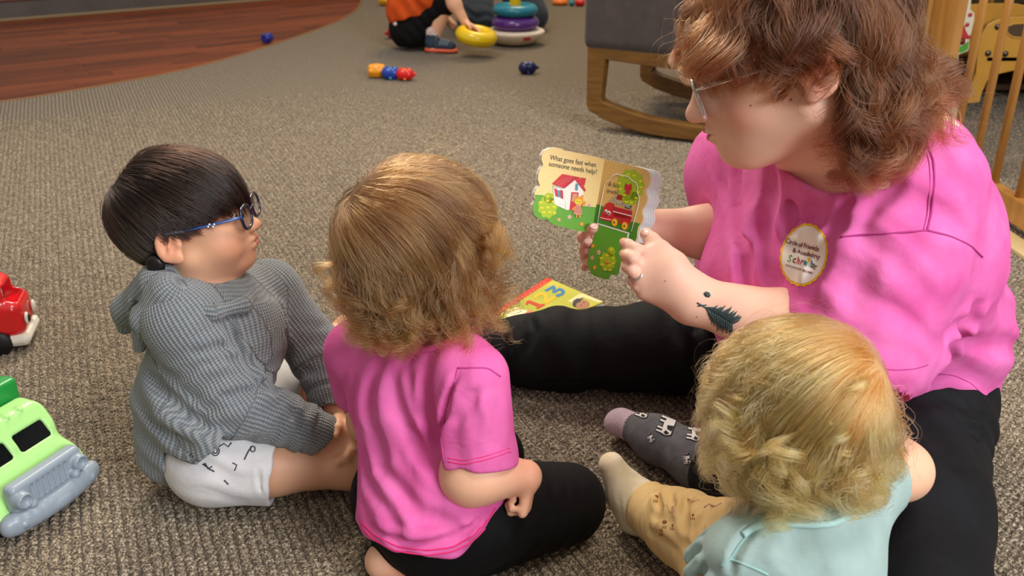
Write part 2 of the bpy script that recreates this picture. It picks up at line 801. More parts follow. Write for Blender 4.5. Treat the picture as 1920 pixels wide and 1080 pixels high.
# ------------------------------------------------------------------ people library
class Fr:
    """a local frame: x forward, y to the person's left, z up"""

    def __init__(s, O, yaw, pitch=0, roll=0, sc_=1.0, mx=None):
        s.O = np.asarray(O, float)
        s.s = sc_
        if mx is not None:
            s.M = np.asarray(mx, float)
        else:
            y, p, r = R(yaw), R(pitch), R(roll)
            f = V(math.cos(y) * math.cos(p), math.sin(y) * math.cos(p), math.sin(p))
            l0 = V(-math.sin(y), math.cos(y), 0)
            u0 = np.cross(f, l0)
            l = l0 * math.cos(r) + u0 * math.sin(r)
            u = np.cross(f, l)
            s.M = np.stack([f, l, u])

    def p(s, x, y=None, z=None):
        q = np.asarray(x if y is None else (x, y, z), float)
        return s.O + s.s * (q @ s.M)

    def inv(s, P):
        return ((P - s.O) @ s.M.T) / s.s

    def ell(s, c, r, rot=None):
        ax = s.M
        if rot is not None:     # rotation about local y (pitch), z (yaw)
            a, b = R(rot[0]), R(rot[1])
            Ry = np.array([[math.cos(a), 0, math.sin(a)], [0, 1, 0], [-math.sin(a), 0, math.cos(a)]])
            Rz = np.array([[math.cos(b), math.sin(b), 0], [-math.sin(b), math.cos(b), 0], [0, 0, 1]])
            ax = (Ry @ Rz) @ s.M
        return Ell(s.p(c), np.asarray(r, float) * s.s, ax)

    def cone(s, a, b, ra, rb, sq=None):
        return Cone(s.p(a), s.p(b), ra * s.s, rb * s.s, None if sq is None else (V(*sq[0]) @ s.M, sq[1]))


def scalp_sdf(h):
    g = Sdf(0.02 * h.s)
    g.u(h.ell((-0.010, 0, 0.016), (0.084, 0.071, 0.074)), h.ell((0.034, 0, 0.012), (0.047, 0.056, 0.052)))
    return g


def head_sdf(h, kind='toddler'):
    """kind toddler or adult; returns an Sdf in world space"""
    g = Sdf(0.014 * h.s)
    g.u(h.ell((-0.010, 0, 0.016), (0.084, 0.071, 0.074)))
    g.u(h.ell((0.034, 0, 0.012), (0.044, 0.055, 0.050)), k=0.03 * h.s)
    if kind == 'toddler':
        g.u(h.ell((0.036, 0, -0.040), (0.040, 0.047, 0.046)), k=0.03 * h.s)
        for s in (-1, 1):
            g.u(h.ell((0.044, s * 0.028, -0.048), (0.031, 0.027, 0.027)), k=0.02 * h.s)
            g.u(h.cone((0.004, s * 0.046, -0.050), (0.050, s * 0.012, -0.082), 0.017, 0.014), k=0.02 * h.s)
        g.u(h.ell((0.060, 0, -0.080), (0.016, 0.016, 0.013)), k=0.018 * h.s)
        # muzzle
        g.u(h.ell((0.066, 0, -0.056), (0.018, 0.022, 0.018)), k=0.014 * h.s)
        g.u(h.cone((0.076, 0, -0.008), (0.0895, 0, -0.032), 0.0055, 0.0062), k=0.012 * h.s)
        g.u(h.ell((0.0925, 0, -0.036), (0.0078, 0.0082, 0.0070)), k=0.008 * h.s)
        for s in (-1, 1):
            g.u(h.ell((0.087, s * 0.0085, -0.038), (0.0062, 0.0050, 0.0050)), k=0.005 * h.s)
        lipz, lipx = -0.0575, 0.084
    else:
        g.u(h.ell((0.040, 0, -0.045), (0.044, 0.050, 0.056)), k=0.03 * h.s)
        for s in (-1, 1):
            g.u(h.ell((0.050, s * 0.032, -0.042), (0.027, 0.020, 0.024)), k=0.02 * h.s)
            g.u(h.cone((0.002, s * 0.052, -0.058), (0.060, s * 0.018, -0.092), 0.018, 0.015), k=0.025 * h.s)
        g.u(h.ell((0.056, 0, -0.076), (0.030, 0.034, 0.026)), k=0.02 * h.s)
        g.u(h.ell((0.074, 0, -0.092), (0.016, 0.018, 0.013)), k=0.018 * h.s)
        g.u(h.ell((0.076, 0, -0.068), (0.018, 0.024, 0.018)), k=0.014 * h.s)
        g.u(h.ell((0.076, 0, -0.040), (0.022, 0.021, 0.030)), k=0.014 * h.s)
        g.u(h.cone((0.085, 0, -0.006), (0.103, 0, -0.040), 0.0075, 0.0085), k=0.014 * h.s)
        g.u(h.ell((0.107, 0, -0.045), (0.0090, 0.0090, 0.0080)), k=0.008 * h.s)
        for s in (-1, 1):
            g.u(h.ell((0.096, s * 0.0100, -0.047), (0.0085, 0.0060, 0.0060)), k=0.005 * h.s)
        lipz, lipx = -0.067, 0.097
    # eye sockets, lids
    ez = -0.010 if kind == 'toddler' else -0.012
    exx = 0.076 if kind == 'toddler' else 0.082
    for s in (-1, 1):
        g.cut(h.ell((exx + 0.010, s * 0.027, ez), (0.011, 0.016, 0.010)), k=0.014 * h.s)
        g.u(h.ell((exx - 0.008, s * 0.027, ez), (0.0125, 0.0135, 0.0115)), k=0.003 * h.s)
        if kind == 'toddler':
            g.cut(h.ell((exx + 0.003, s * 0.028, ez - 0.0015), (0.006, 0.0105, 0.0042)), k=0.0012 * h.s)
    # nostrils
    for s in (-1, 1):
        nx, nz = (0.0895, -0.0425) if kind == 'toddler' else (0.101, -0.0535)
        g.cut(h.ell((nx, s * 0.0045, nz), (0.003, 0.0019, 0.0028)), k=0.002 * h.s)
    # lips
    g.u(h.ell((lipx - 0.001, 0, lipz + 0.004), (0.0060, 0.0145, 0.0042)), k=0.005 * h.s)
    g.u(h.ell((lipx - 0.003, 0, lipz - 0.0055), (0.0060, 0.0125, 0.0045)), k=0.005 * h.s)
    g.cut(h.ell((lipx + 0.004, 0, lipz - 0.0005), (0.006, 0.0155, 0.0011)), k=0.0025 * h.s)
    # ears
    for s in (-1, 1):
        e = Sdf(0.004 * h.s)
        rot = (-12, -s * 16)
        e.u(h.ell((-0.007, s * 0.0755, -0.017), (0.0175, 0.0050, 0.0265), rot))
        e.cut(h.ell((-0.005, s * 0.0800, -0.015), (0.0110, 0.0050, 0.0180), rot), k=0.004 * h.s)
        e.u(h.cone((-0.010, s * 0.0780, -0.028), (-0.001, s * 0.0780, -0.008), 0.0022, 0.0018), k=0.003 * h.s)
        e.u(h.ell((0.006, s * 0.0735, -0.020), (0.0035, 0.003, 0.005)), k=0.003 * h.s)
        e.u(h.ell((-0.001, s * 0.0735, -0.039), (0.0075, 0.0045, 0.0075)), k=0.006 * h.s)
        g.u(e, k=0.006 * h.s)
    return g


def face_parts(h, body, kind='toddler', iris='#3a2416', brow='#2a1c14', lip='#b8605a'):
    """eyes, brows and lips as children of the body"""
    ez = -0.010 if kind == 'toddler' else -0.012
    exx = 0.076 if kind == 'toddler' else 0.082
    lipz, lipx = (-0.0575, 0.084) if kind == 'toddler' else (-0.067, 0.097)
    white = mat('eye_white', '#e9e4df', 0.15, 0.6)
    for s in (-1, 1):
        c = h.p(exx - 0.0075, s * 0.0275, ez)
        if kind == 'adult':       # eyes cast down on the book: lowered lids with their lashes
            lash = [h.p(exx - 0.008 + 0.0128 * math.cos(t), s * (0.027 + 0.0125 * math.sin(t)), ez - 0.0055) for t in np.linspace(-1.0, 1.1, 9)]
            MB().tube(lash, 0.0009 * h.s, 6).build('eyelashes', mat('lash', '#2a1a14', 0.7), body)
        else:
            e = MB().ball(c, 0.0114 * h.s, 24, 16, h.M).build('eye', white, body)
            d = nrm(V(1, s * 0.1, -0.12) @ h.M)
            _, sd, up = frame_from(d)
            MB().ball(c + d * 0.0068 * h.s, V(0.0056, 0.0056, 0.0054) * h.s, 20, 12, np.stack([sd, up, d])).build('iris', mat('iris_' + iris, iris, 0.1, 0.7), e)
            MB().ball(c + d * 0.0106 * h.s, V(0.0024, 0.0024, 0.0020) * h.s, 14, 8, np.stack([sd, up, d])).build('pupil', mat('pupil', '#050505', 0.1, 0.7), e)
        b = MB()
        pts = [h.p(exx + 0.012 - 0.012 * ((t / 8 - 0.35) ** 2) * 4, s * (0.012 + 0.0036 * t), ez + 0.020 + 0.0035 * math.sin(t / 8 * 2.6)) for t in range(9)]
        b.tube(pts, [0.0012, .0018, .002, .002, .002, .0018, .0015, .0012, .0006], 6, flat=0.9).build('eyebrow', mat('brow_' + brow, brow, 0.8), body)
    lm = mat('lips_' + lip, lip, 0.35, 0.5, sss=0.1)
    for sgn, rx, w in ((1, 0.0040, 0.0135), (-1, 0.0046, 0.0115)):
        b = MB()
        pts, rr = [], []
        for i in range(13):
            t = -1 + 2 * i / 12
            pts.append(h.p(lipx + 0.0033 - 0.0105 * t * t - (0.0025 if sgn < 0 else 0), w * t, lipz + sgn * (0.0042 if sgn > 0 else 0.0050) * (1 - 0.75 * t * t) + 0.002 * t * t))
            rr.append(h.s * rx * max(0.12, (1 - t * t)) ** 0.6 * 0.85)
        b.tube(pts, rr, 8).build('lip', lm, body)


def finger(g, base, d, n, lens, radii, curls, k=0.003):
    """chain of phalanges bending towards n"""
    p = np.asarray(base, float)
    d, n = nrm(d), nrm(n)
    pts = [p]
    for i, L in enumerate(lens):
        c = R(curls[i])
        d, n = d * math.cos(c) + n * math.sin(c), n * math.cos(c) - d * math.sin(c)
        q = p + d * L
        g.u(Cone(p, q, radii[i], radii[i + 1]), k=k)
        p = q
        pts.append(p)
    return pts, d, n


def hand(wrist, d, n, thumb, s=1.0, curls=(25, 35, 25), spread=0.06, thumb_curl=(10, 25), child=False):
    """s: hand length / 0.18. d towards the fingers, n out of the palm, thumb = direction of the thumb side"""
    d = nrm(d)
    n = nrm(n - d * np.dot(n, d))
    t = np.cross(d, n)
    if np.dot(t, thumb) < 0:
        t = -t
    g = Sdf(0.006 * s)
    w = np.asarray(wrist, float)
    fat = 1.25 if child else 1.0
    pl = 0.088 * s
    # palm from four tapered rays
    rt = 0.0125 * s * fat
    for o in (-0.026, -0.009, 0.009, 0.026):
        g.u(Cone(w + t * o * 0.55 * s, w + d * pl + t * o * s, rt * 1.1, rt * 0.9), k=0.012 * s)
    L = [(0.034, 0.018, 0.015), (0.041, 0.024, 0.018), (0.045, 0.027, 0.019), (0.042, 0.024, 0.018)]
    offs = [-0.030, -0.0105, 0.0095, 0.029]
    for i in range(4):
        r0 = (0.0083 if i else 0.0072) * s * fat
        fg = Sdf(0.003 * s)
        dd = nrm(d + t * spread * (i - 1.5) * 1.4)
        b = w + d * (pl - (0.006 if i in (0,) else 0.0)) + t * offs[i] * s
        cc = [c + (3 - i) * 3 for c in curls]
        finger(fg, b, dd, n, [l * s for l in L[i]], [r0 * 1.08, r0, r0 * 0.92, r0 * 0.78], cc, k=0.003 * s)
        g.u(fg, k=0.0035 * s)
    # thumb
    tb = w + d * 0.022 * s + t * 0.026 * s + n * 0.006 * s
    td = nrm(d * 0.75 + t * 0.85 + n * 0.25)
    tg = Sdf(0.004 * s)
    tn = nrm(-t * 0.6 + n * 0.35 + d * 0.3)
    finger(tg, tb, td, tn, [0.042 * s, 0.030 * s, 0.024 * s], [0.0125 * s * fat, 0.0098 * s * fat, 0.009 * s * fat, 0.0072 * s * fat], (0, thumb_curl[0], thumb_curl[1]), k=0.004 * s)
    g.u(tg, k=0.010 * s)
    return g


def ringlets(parent, h, m, cap, specs, seed=7, per=60, col=None, rad=0.00017):
    """separate curls: each spec = (px, py, dx, dy, length, coil radius, turns, thickness)"""
    rs = np.random.RandomState(seed)
    bv = bvh_of(cap)
    K = 30
    allp, tones = [], []
    for (px, py, dx, dy, L, cr_, turns, th) in specs:
        c = hit(bv, px, py)
        if c is None:
            r_ = bv.find_nearest(Vector(A(px, py, h.O[1] - 0.05)))
            c = np.array(r_[0])
            n_ = nrm(c - h.O)
        else:
            n_ = nrm(c - h.O)
        c = c + n_ * 0.004
        zc = c[1] * CT + (H - c[2]) * ST
        ax = V(dx, -dy * ST * 0.6, -dy * CT)
        ax = nrm(nrm(ax) + n_ * 0.25)
        e1 = nrm(np.cross(ax, n_))
        e2 = np.cross(e1, ax)
        sg = 1 if rs.rand() > 0.5 else -1
        u = np.linspace(0, 1, K)
        ph = rs.rand() * 6.28
        tn = rs.rand() * 0.5 - 0.15
        for k in range(per):
            a = ph + rs.normal() * 0.30 * u + sg * 2 * math.pi * turns * (1 + 0.06 * rs.normal()) * u ** 0.9
            r_ = cr_ * (0.72 + 0.40 * rs.rand()) * np.clip(u * 3, 0, 1) * (1 - 0.35 * u)
            Lk = L * (0.85 + 0.25 * rs.rand())
            q = rs.normal(size=3) * th * 0.6
            p = c + q * np.clip(u * 3, 0.3, 1)[:, None] * (1 - 0.5 * u)[:, None] + ax * (Lk * u)[:, None] + n_ * (0.008 * np.sin(u * 3.1))[:, None] + (r_ * (np.cos(a) - math.cos(ph)))[:, None] * e1 + (r_ * (np.sin(a) - math.sin(ph)))[:, None] * e2
            allp.append(p)
            tones.append(tn + rs.rand() * 0.35)
    P = np.array(allp)
    n = len(P)
    if col is not None:
        fl = P.reshape(-1, 3)
        d0, g = grad(col, fl)
        fl = fl + g * np.maximum(0.003 - d0, 0)[:, None]
        P = fl.reshape(n, K, 3)
    hc = bpy.data.hair_curves.new('strands')
    hc.add_curves([K] * n)
    hc.attributes['position'].data.foreach_set('vector', P.astype(np.float32).ravel())
    ra = hc.attributes.get('radius') or hc.attributes.new('radius', 'FLOAT', 'POINT')
    ra.data.foreach_set('value', (np.tile(rad * (1 - 0.7 * np.linspace(0, 1, K) ** 3), (n, 1))).astype(np.float32).ravel())
    tone = hc.attributes.new('tone', 'FLOAT', 'CURVE')
    tone.data.foreach_set('value', np.array(tones, np.float32))
    hc.materials.append(m)
    o = bpy.data.objects.new('ringlets', hc)
    C.objects.link(o)
    o.parent = parent
    o.matrix_parent_inverse = world_of(parent).inverted()
    return o


def skin(name, col, red, dark=None):
    m = bpy.data.materials.new(name)
    m.use_nodes = True
    nt = m.node_tree
    b = nt.nodes['Principled BSDF']
    b.inputs['Roughness'].default_value = 0.48
    b.inputs['Specular IOR Level'].default_value = 0.42
    b.inputs['Subsurface Weight'].default_value = 0.22
    b.inputs['Subsurface Radius'].default_value = (0.9, 0.32, 0.16)
    b.inputs['Subsurface Scale'].default_value = 0.008
    tc = nt.nodes.new('ShaderNodeTexCoord')
    n = nt.nodes.new('ShaderNodeTexNoise')
    n.inputs['Scale'].default_value = 22
    n.inputs['Detail'].default_value = 3
    nt.links.new(tc.outputs['Object'], n.inputs['Vector'])
    at = nt.nodes.new('ShaderNodeAttribute')
    at.attribute_name = 'red'
    mr = nt.nodes.new('ShaderNodeMath')
    mr.operation = 'MULTIPLY_ADD'
    mr.use_clamp = True
    nt.links.new(n.outputs['Fac'], mr.inputs[0])
    mr.inputs[1].default_value = 0.5
    mr.inputs[2].default_value = -0.15
    ad = nt.nodes.new('ShaderNodeMath')
    ad.operation = 'ADD'
    ad.use_clamp = True
    nt.links.new(mr.outputs[0], ad.inputs[0])
    nt.links.new(at.outputs['Fac'], ad.inputs[1])
    mx = nt.nodes.new('ShaderNodeMix')
    mx.data_type = 'RGBA'
    mx.inputs['A'].default_value = hx(col)
    mx.inputs['B'].default_value = hx(red)
    nt.links.new(ad.outputs[0], mx.inputs['Factor'])
    nt.links.new(mx.outputs['Result'], b.inputs['Base Color'])
    n2 = nt.nodes.new('ShaderNodeTexNoise')
    n2.inputs['Scale'].default_value = 420
    nt.links.new(tc.outputs['Object'], n2.inputs['Vector'])
    bp = nt.nodes.new('ShaderNodeBump')
    bp.inputs['Strength'].default_value = 0.12
    bp.inputs['Distance'].default_value = 0.0006
    nt.links.new(n2.outputs['Fac'], bp.inputs['Height'])
    nt.links.new(bp.outputs[0], b.inputs['Normal'])
    return m


def cloth(name, col, col2, scale=900, bump=0.25, rough=0.85, sheen=0.25, fade=(18, 0.2)):
    """jersey: fine grain, small wrinkles in the relief and slightly washed patches in the dye"""
    m = bpy.data.materials.new(name)
    m.use_nodes = True
    nt = m.node_tree
    b = nt.nodes['Principled BSDF']
    b.inputs['Roughness'].default_value = rough
    b.inputs['Specular IOR Level'].default_value = 0.2
    b.inputs['Sheen Weight'].default_value = sheen
    b.inputs['Sheen Roughness'].default_value = 0.5
    b.inputs['Sheen Tint'].default_value = hx(col2)
    tc = nt.nodes.new('ShaderNodeTexCoord')
    n = nt.nodes.new('ShaderNodeTexNoise')
    n.inputs['Scale'].default_value = fade[0]
    n.inputs['Detail'].default_value = 5
    nt.links.new(tc.outputs['Object'], n.inputs['Vector'])
    mr = nt.nodes.new('ShaderNodeMapRange')
    mr.inputs['From Min'].default_value = 0.5 - fade[1]
    mr.inputs['From Max'].default_value = 0.5 + fade[1]
    nt.links.new(n.outputs['Fac'], mr.inputs['Value'])
    mx = nt.nodes.new('ShaderNodeMix')
    mx.data_type = 'RGBA'
    mx.inputs['A'].default_value = hx(col)
    mx.inputs['B'].default_value = hx(col2)
    nt.links.new(mr.outputs[0], mx.inputs['Factor'])
    nt.links.new(mx.outputs['Result'], b.inputs['Base Color'])
    n1 = nt.nodes.new('ShaderNodeTexNoise')
    n1.inputs['Scale'].default_value = scale
    nt.links.new(tc.outputs['Object'], n1.inputs['Vector'])
    n2 = nt.nodes.new('ShaderNodeTexNoise')
    n2.inputs['Scale'].default_value = 42
    n2.inputs['Detail'].default_value = 4
    n2.inputs['Distortion'].default_value = 1.2
    nt.links.new(tc.outputs['Object'], n2.inputs['Vector'])
    b1 = nt.nodes.new('ShaderNodeBump')
    b1.inputs['Strength'].default_value = bump
    b1.inputs['Distance'].default_value = 0.001
    nt.links.new(n1.outputs['Fac'], b1.inputs['Height'])
    b2 = nt.nodes.new('ShaderNodeBump')
    b2.inputs['Strength'].default_value = 0.35
    b2.inputs['Distance'].default_value = 0.003
    nt.links.new(n2.outputs['Fac'], b2.inputs['Height'])
    nt.links.new(b1.outputs[0], b2.inputs['Normal'])
    nt.links.new(b2.outputs[0], b.inputs['Normal'])
    return m


def waffle(name, col, col2, cell=0.0042):
    """ribbed waffle knit that follows the sleeves (attribute 'pat')"""
    m = bpy.data.materials.new(name)
    m.use_nodes = True
    nt = m.node_tree
    b = nt.nodes['Principled BSDF']
    b.inputs['Roughness'].default_value = 0.9
    b.inputs['Specular IOR Level'].default_value = 0.15
    b.inputs['Sheen Weight'].default_value = 0.35
    at = nt.nodes.new('ShaderNodeAttribute')
    at.attribute_name = 'pat'
    sp = nt.nodes.new('ShaderNodeSeparateXYZ')
    nt.links.new(at.outputs['Vector'], sp.inputs[0])

    def M(op, a, b_=None, c=None):
        n = nt.nodes.new('ShaderNodeMath')
        n.operation = op
        for i, x in enumerate((a, b_, c)):
            if x is None:
                continue
            if isinstance(x, (int, float)):
                n.inputs[i].default_value = x
            else:
                nt.links.new(x, n.inputs[i])
        return n.outputs[0]
    k = 2 * math.pi / cell
    sx = M('SINE', M('MULTIPLY', sp.outputs[0], k * 1.25))
    sy = M('SINE', M('MULTIPLY', sp.outputs[1], k * 0.8))
    hgt = M('ADD', M('MULTIPLY', sx, 0.32), M('MULTIPLY', sy, 0.5))
    tc = nt.nodes.new('ShaderNodeTexCoord')
    n1 = nt.nodes.new('ShaderNodeTexNoise')
    n1.inputs['Scale'].default_value = 420
    n1.inputs['Detail'].default_value = 3
    nt.links.new(tc.outputs['Object'], n1.inputs['Vector'])
    hh = M('ADD', hgt, M('MULTIPLY', n1.outputs['Fac'], 1.3))
    fac = M('MULTIPLY_ADD', hh, 0.42, 0.02)
    mx = nt.nodes.new('ShaderNodeMix')
    mx.data_type = 'RGBA'
    mx.clamp_factor = True
    mx.inputs['A'].default_value = hx(col)
    mx.inputs['B'].default_value = hx(col2)
    nt.links.new(fac, mx.inputs['Factor'])
    nt.links.new(mx.outputs['Result'], b.inputs['Base Color'])
    bp = nt.nodes.new('ShaderNodeBump')
    bp.inputs['Strength'].default_value = 0.9
    bp.inputs['Distance'].default_value = 0.0012
    nt.links.new(hh, bp.inputs['Height'])
    nt.links.new(bp.outputs[0], b.inputs['Normal'])
    return m


# ------------------------------------------------------------------ hair
def hair_mat(name, root, tip, var=0.25, rough=0.30):
    m = bpy.data.materials.new(name)
    m.use_nodes = True
    nt = m.node_tree
    nt.nodes.clear()
    out = nt.nodes.new('ShaderNodeOutputMaterial')
    hb = nt.nodes.new('ShaderNodeBsdfHairPrincipled')
    hb.parametrization = 'COLOR'
    hb.inputs['Roughness'].default_value = rough
    hb.inputs['Radial Roughness'].default_value = 0.45
    hb.inputs['Coat'].default_value = 0.0
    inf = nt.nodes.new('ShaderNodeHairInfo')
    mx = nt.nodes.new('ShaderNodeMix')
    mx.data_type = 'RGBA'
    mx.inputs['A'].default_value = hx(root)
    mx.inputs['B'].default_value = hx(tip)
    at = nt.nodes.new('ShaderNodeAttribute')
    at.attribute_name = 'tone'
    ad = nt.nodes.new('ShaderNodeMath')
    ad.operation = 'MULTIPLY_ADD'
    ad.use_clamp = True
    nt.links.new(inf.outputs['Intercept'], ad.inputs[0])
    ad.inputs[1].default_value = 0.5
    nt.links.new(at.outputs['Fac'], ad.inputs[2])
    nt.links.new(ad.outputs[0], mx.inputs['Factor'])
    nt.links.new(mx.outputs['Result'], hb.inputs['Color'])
    nt.links.new(hb.outputs[0], out.inputs['Surface'])
    return m


def grad(f, P, e=0.0015):
    d0, g = f.both(P) if isinstance(f, Grid) else evg(f, P, e)
    return d0, nrm(g)


def make_hair(parent, h, m, n, whorl, cut, length, seed=1, steps=22, h0=0.004, hvar=0.010, stick=0.5,
              swirl=0.0, gravity=0.5, curl_r=0.0, curl_wl=0.04, curl_from=0.3, clumps=60, clump=0.5,
              collide=None, comb=None, rad=0.00016, roots=None, jitter=0.0006, fly=0.0, down=None, keep=0.02, swirl_fall=0.05,
              coil=0.0):
    """strands grow on the scalp away from the whorl, lie along the head and fall to the cut line.
    cut(local points) > 0 where hair may be; comb(local points, local dirs) -> added local direction"""
    rs = np.random.RandomState(seed)
    scalp = scalp_sdf(h)
    col = collide or scalp
    if not isinstance(col, Grid):
        col = Grid(col, h.O - 0.22 * h.s - V(0, 0, 0.06), h.O + 0.22 * h.s)
    q = nrm(rs.normal(size=(int(n * 2.6), 3)))
    P = h.p(q * 0.09 + np.array([-0.008, 0, 0.014]))
    for _ in range(4):
        d0, g = grad(scalp, P)
        P = P - g * d0[:, None]
    L = h.inv(P)
    ok = (roots or cut)(L) > 0
    P = P[ok][:n]
    L = L[ok][:n]
    n = len(P)
    w = np.asarray(whorl, float)
    gdir = V(0, 0, -1) if down is None else nrm(down)
    lay = rs.rand(n) ** 1.5
    target = (h0 + hvar * lay) * h.s
    Ls = (length[0] + (length[1] - length[0]) * rs.rand(n) ** 0.7) * h.s
    ds = Ls / steps
    pts = np.zeros((n, steps + 1, 3))
    pts[:, 0] = P
    D = None
    bias = rs.normal(size=(n, 3)) * 0.6
    p = P.copy()
    alive = np.ones(n)
    endi = np.full(n, steps)
    for s in range(steps):
        d0, g = grad(col, p)
        l = h.inv(p)
        away = (l - w)
        away = away @ h.M
        away -= g * dot(away, g)[:, None]
        aw = nrm(away)
        dist = np.linalg.norm(l - w, axis=1)
        sw = swirl * np.exp(-dist / swirl_fall)
        flow = aw * np.cos(sw)[:, None] + np.cross(g, aw) * np.sin(sw)[:, None]
        gg = np.tile(gdir, (n, 1))
        free = np.clip((dist - 0.03) / 0.10, 0, 1)
        dirn = flow * (1 - free * gravity * 0.8)[:, None] + gg * (free * gravity)[:, None]
        if comb is not None:
            dirn = dirn + comb(l, dist) @ h.M
        if D is not None:
            dirn = 0.55 * nrm(dirn) + 0.6 * D
        dirn = nrm(dirn + bias * fly + rs.normal(size=(n, 3)) * fly * 0.3)
        D = dirn
        p = p + dirn * ds[:, None]
        d0, g = grad(col, p)
        rise = np.minimum(1, (s + 1) / 4)
        tt = target * rise
        push = np.where(d0 < tt, tt - d0, (tt - d0) * stick)
        inside = d0 < 0.04 * h.s
        p = p + g * (push * inside)[:, None]
        below = cut(h.inv(p)) <= 0
        newly = below & (endi == steps)
        endi[newly] = s + 1
        pts[:, s + 1] = p
    # resample to the cut length
    u = np.linspace(0, 1, steps + 1)
    fe = np.clip(endi + rs.uniform(-1.0, 2.0, n), 3, steps)
    idx = u[None] * fe[:, None]
    i0 = np.floor(idx).astype(int).clip(0, steps - 1)
    fr = (idx - i0)[..., None]
    ar = np.arange(n)[:, None]
    pts = pts[ar, i0] * (1 - fr) + pts[ar, i0 + 1] * fr
    # clumps
    ci = rs.choice(n, min(clumps, n), replace=False)
    cr = pts[ci, 0]
    best = np.zeros(n, int)
    bd = np.full(n, 1e9)
    for k in range(len(ci)):
        dd = np.sum((pts[:, 0] - cr[k]) ** 2, 1) * (0.8 + 0.4 * rs.rand())
        m_ = dd < bd
        bd[m_] = dd[m_]
        best[m_] = k
    cp = pts[ci][best]
    wgt = (clump * (u ** 1.3))[None, :, None] * (0.6 + 0.4 * rs.rand(n))[:, None, None]
    off0 = pts[:, :1] - cp[:, :1]
    pts = pts * (1 - wgt) + (cp + off0 * 0.15) * wgt
    # curls: one coil per lock, its strands follow it
    if curl_r > 0:
        cc = pts[ci]
        nc = len(ci)
        sl = np.concatenate([np.zeros((nc, 1)), np.cumsum(np.linalg.norm(np.diff(cc, axis=1), axis=2), 1)], 1)
        T = nrm(np.gradient(cc, axis=1))
        ref = nrm(rs.normal(size=(nc, 3)))[:, None, :]
        e1 = nrm(np.cross(T, ref + np.zeros_like(T)))
        e2 = np.cross(T, e1)
        ph = (rs.rand(nc) * 6.28)[:, None]
        wl = (curl_wl * h.s * (0.7 + 0.6 * rs.rand(nc)))[:, None]
        hd = np.where(rs.rand(nc) > 0.5, 1, -1)[:, None]
        amp = curl_r * h.s * (0.5 + 0.8 * rs.rand(nc))[:, None] * np.clip((u[None] - curl_from) / (1 - curl_from), 0, 1) ** 0.8
        if coil > 0:      # tighter turns towards the tips
            sl = sl * (1 + coil * u[None] ** 2)
        a = ph + hd * 2 * math.pi * sl / wl
        off = (amp * (np.cos(a) - np.cos(ph)))[..., None] * e1 + (amp * (np.sin(a) - np.sin(ph)))[..., None] * e2
        # strands lag a little behind each other inside the lock
        lag = rs.normal(size=n) * 0.5
        ix = np.clip(np.arange(steps + 1)[None] + lag[:, None], 0, steps)
        i0 = np.floor(ix).astype(int).clip(0, steps - 1)
        fr = (ix - i0)[..., None]
        ob = off[best]
        ar = np.arange(n)[:, None]
        pts = pts + (ob[ar, i0] * (1 - fr) + ob[ar, i0 + 1] * fr) * (0.85 + 0.3 * rs.rand(n))[:, None, None]
    j = rs.normal(size=(n, steps + 1, 3)) * (jitter * u[None, :, None])
    j = (np.roll(j, 1, 1) + j + np.roll(j, -1, 1)) * 0.6
    pts = pts + j
    pts[:, 0] = pts[:, 0]
    # never inside the head
    fl = pts.reshape(-1, 3)
    d0, g = grad(col, fl)
    fix = np.maximum(0.0012 - d0, 0)
    fl = fl + g * fix[:, None]
    pts = fl.reshape(n, steps + 1, 3)
    hc = bpy.data.hair_curves.new('strands')
    hc.add_curves([steps + 1] * n)
    hc.attributes['position'].data.foreach_set('vector', pts.astype(np.float32).ravel())
    ra = hc.attributes.get('radius') or hc.attributes.new('radius', 'FLOAT', 'POINT')
    rad_ = np.tile(rad * (1.0 - 0.75 * u ** 3), (n, 1)) * (0.7 + 0.6 * rs.rand(n))[:, None]
    ra.data.foreach_set('value', rad_.astype(np.float32).ravel())
    tone = hc.attributes.new('tone', 'FLOAT', 'CURVE')
    tv = (rs.rand(len(ci)) * 0.75)[best] + rs.rand(n) * 0.3 - 0.25
    tone.data.foreach_set('value', tv.astype(np.float32))
    hc.materials.append(m)
    o = bpy.data.objects.new('hair_strands', hc)
    C.objects.link(o)
    o.parent = parent
    o.matrix_parent_inverse = world_of(parent).inverted()
    return o


def hair_cap(body, h, m, cut, thick=0.004, res=0.003):
    """the dense hair close to the scalp"""
    sca = scalp_sdf(h)

    def f(P):
        l = h.inv(P)
        c = cut(l) * h.s
        return np.maximum(sca(P) - thick * h.s, -c + 0.004 * h.s)
    r = 0.105 * h.s
    return blob('hair', f, h.O - r, h.O + r, res, m, body)
# ------------------------------------------------------------------ carpet and wood floor
RIB = math.atan2(0.909, -0.418)         # direction of the carpet ribs
CU = V(math.cos(RIB), math.sin(RIB), 0)
CW = V(-math.sin(RIB), math.cos(RIB), 0)


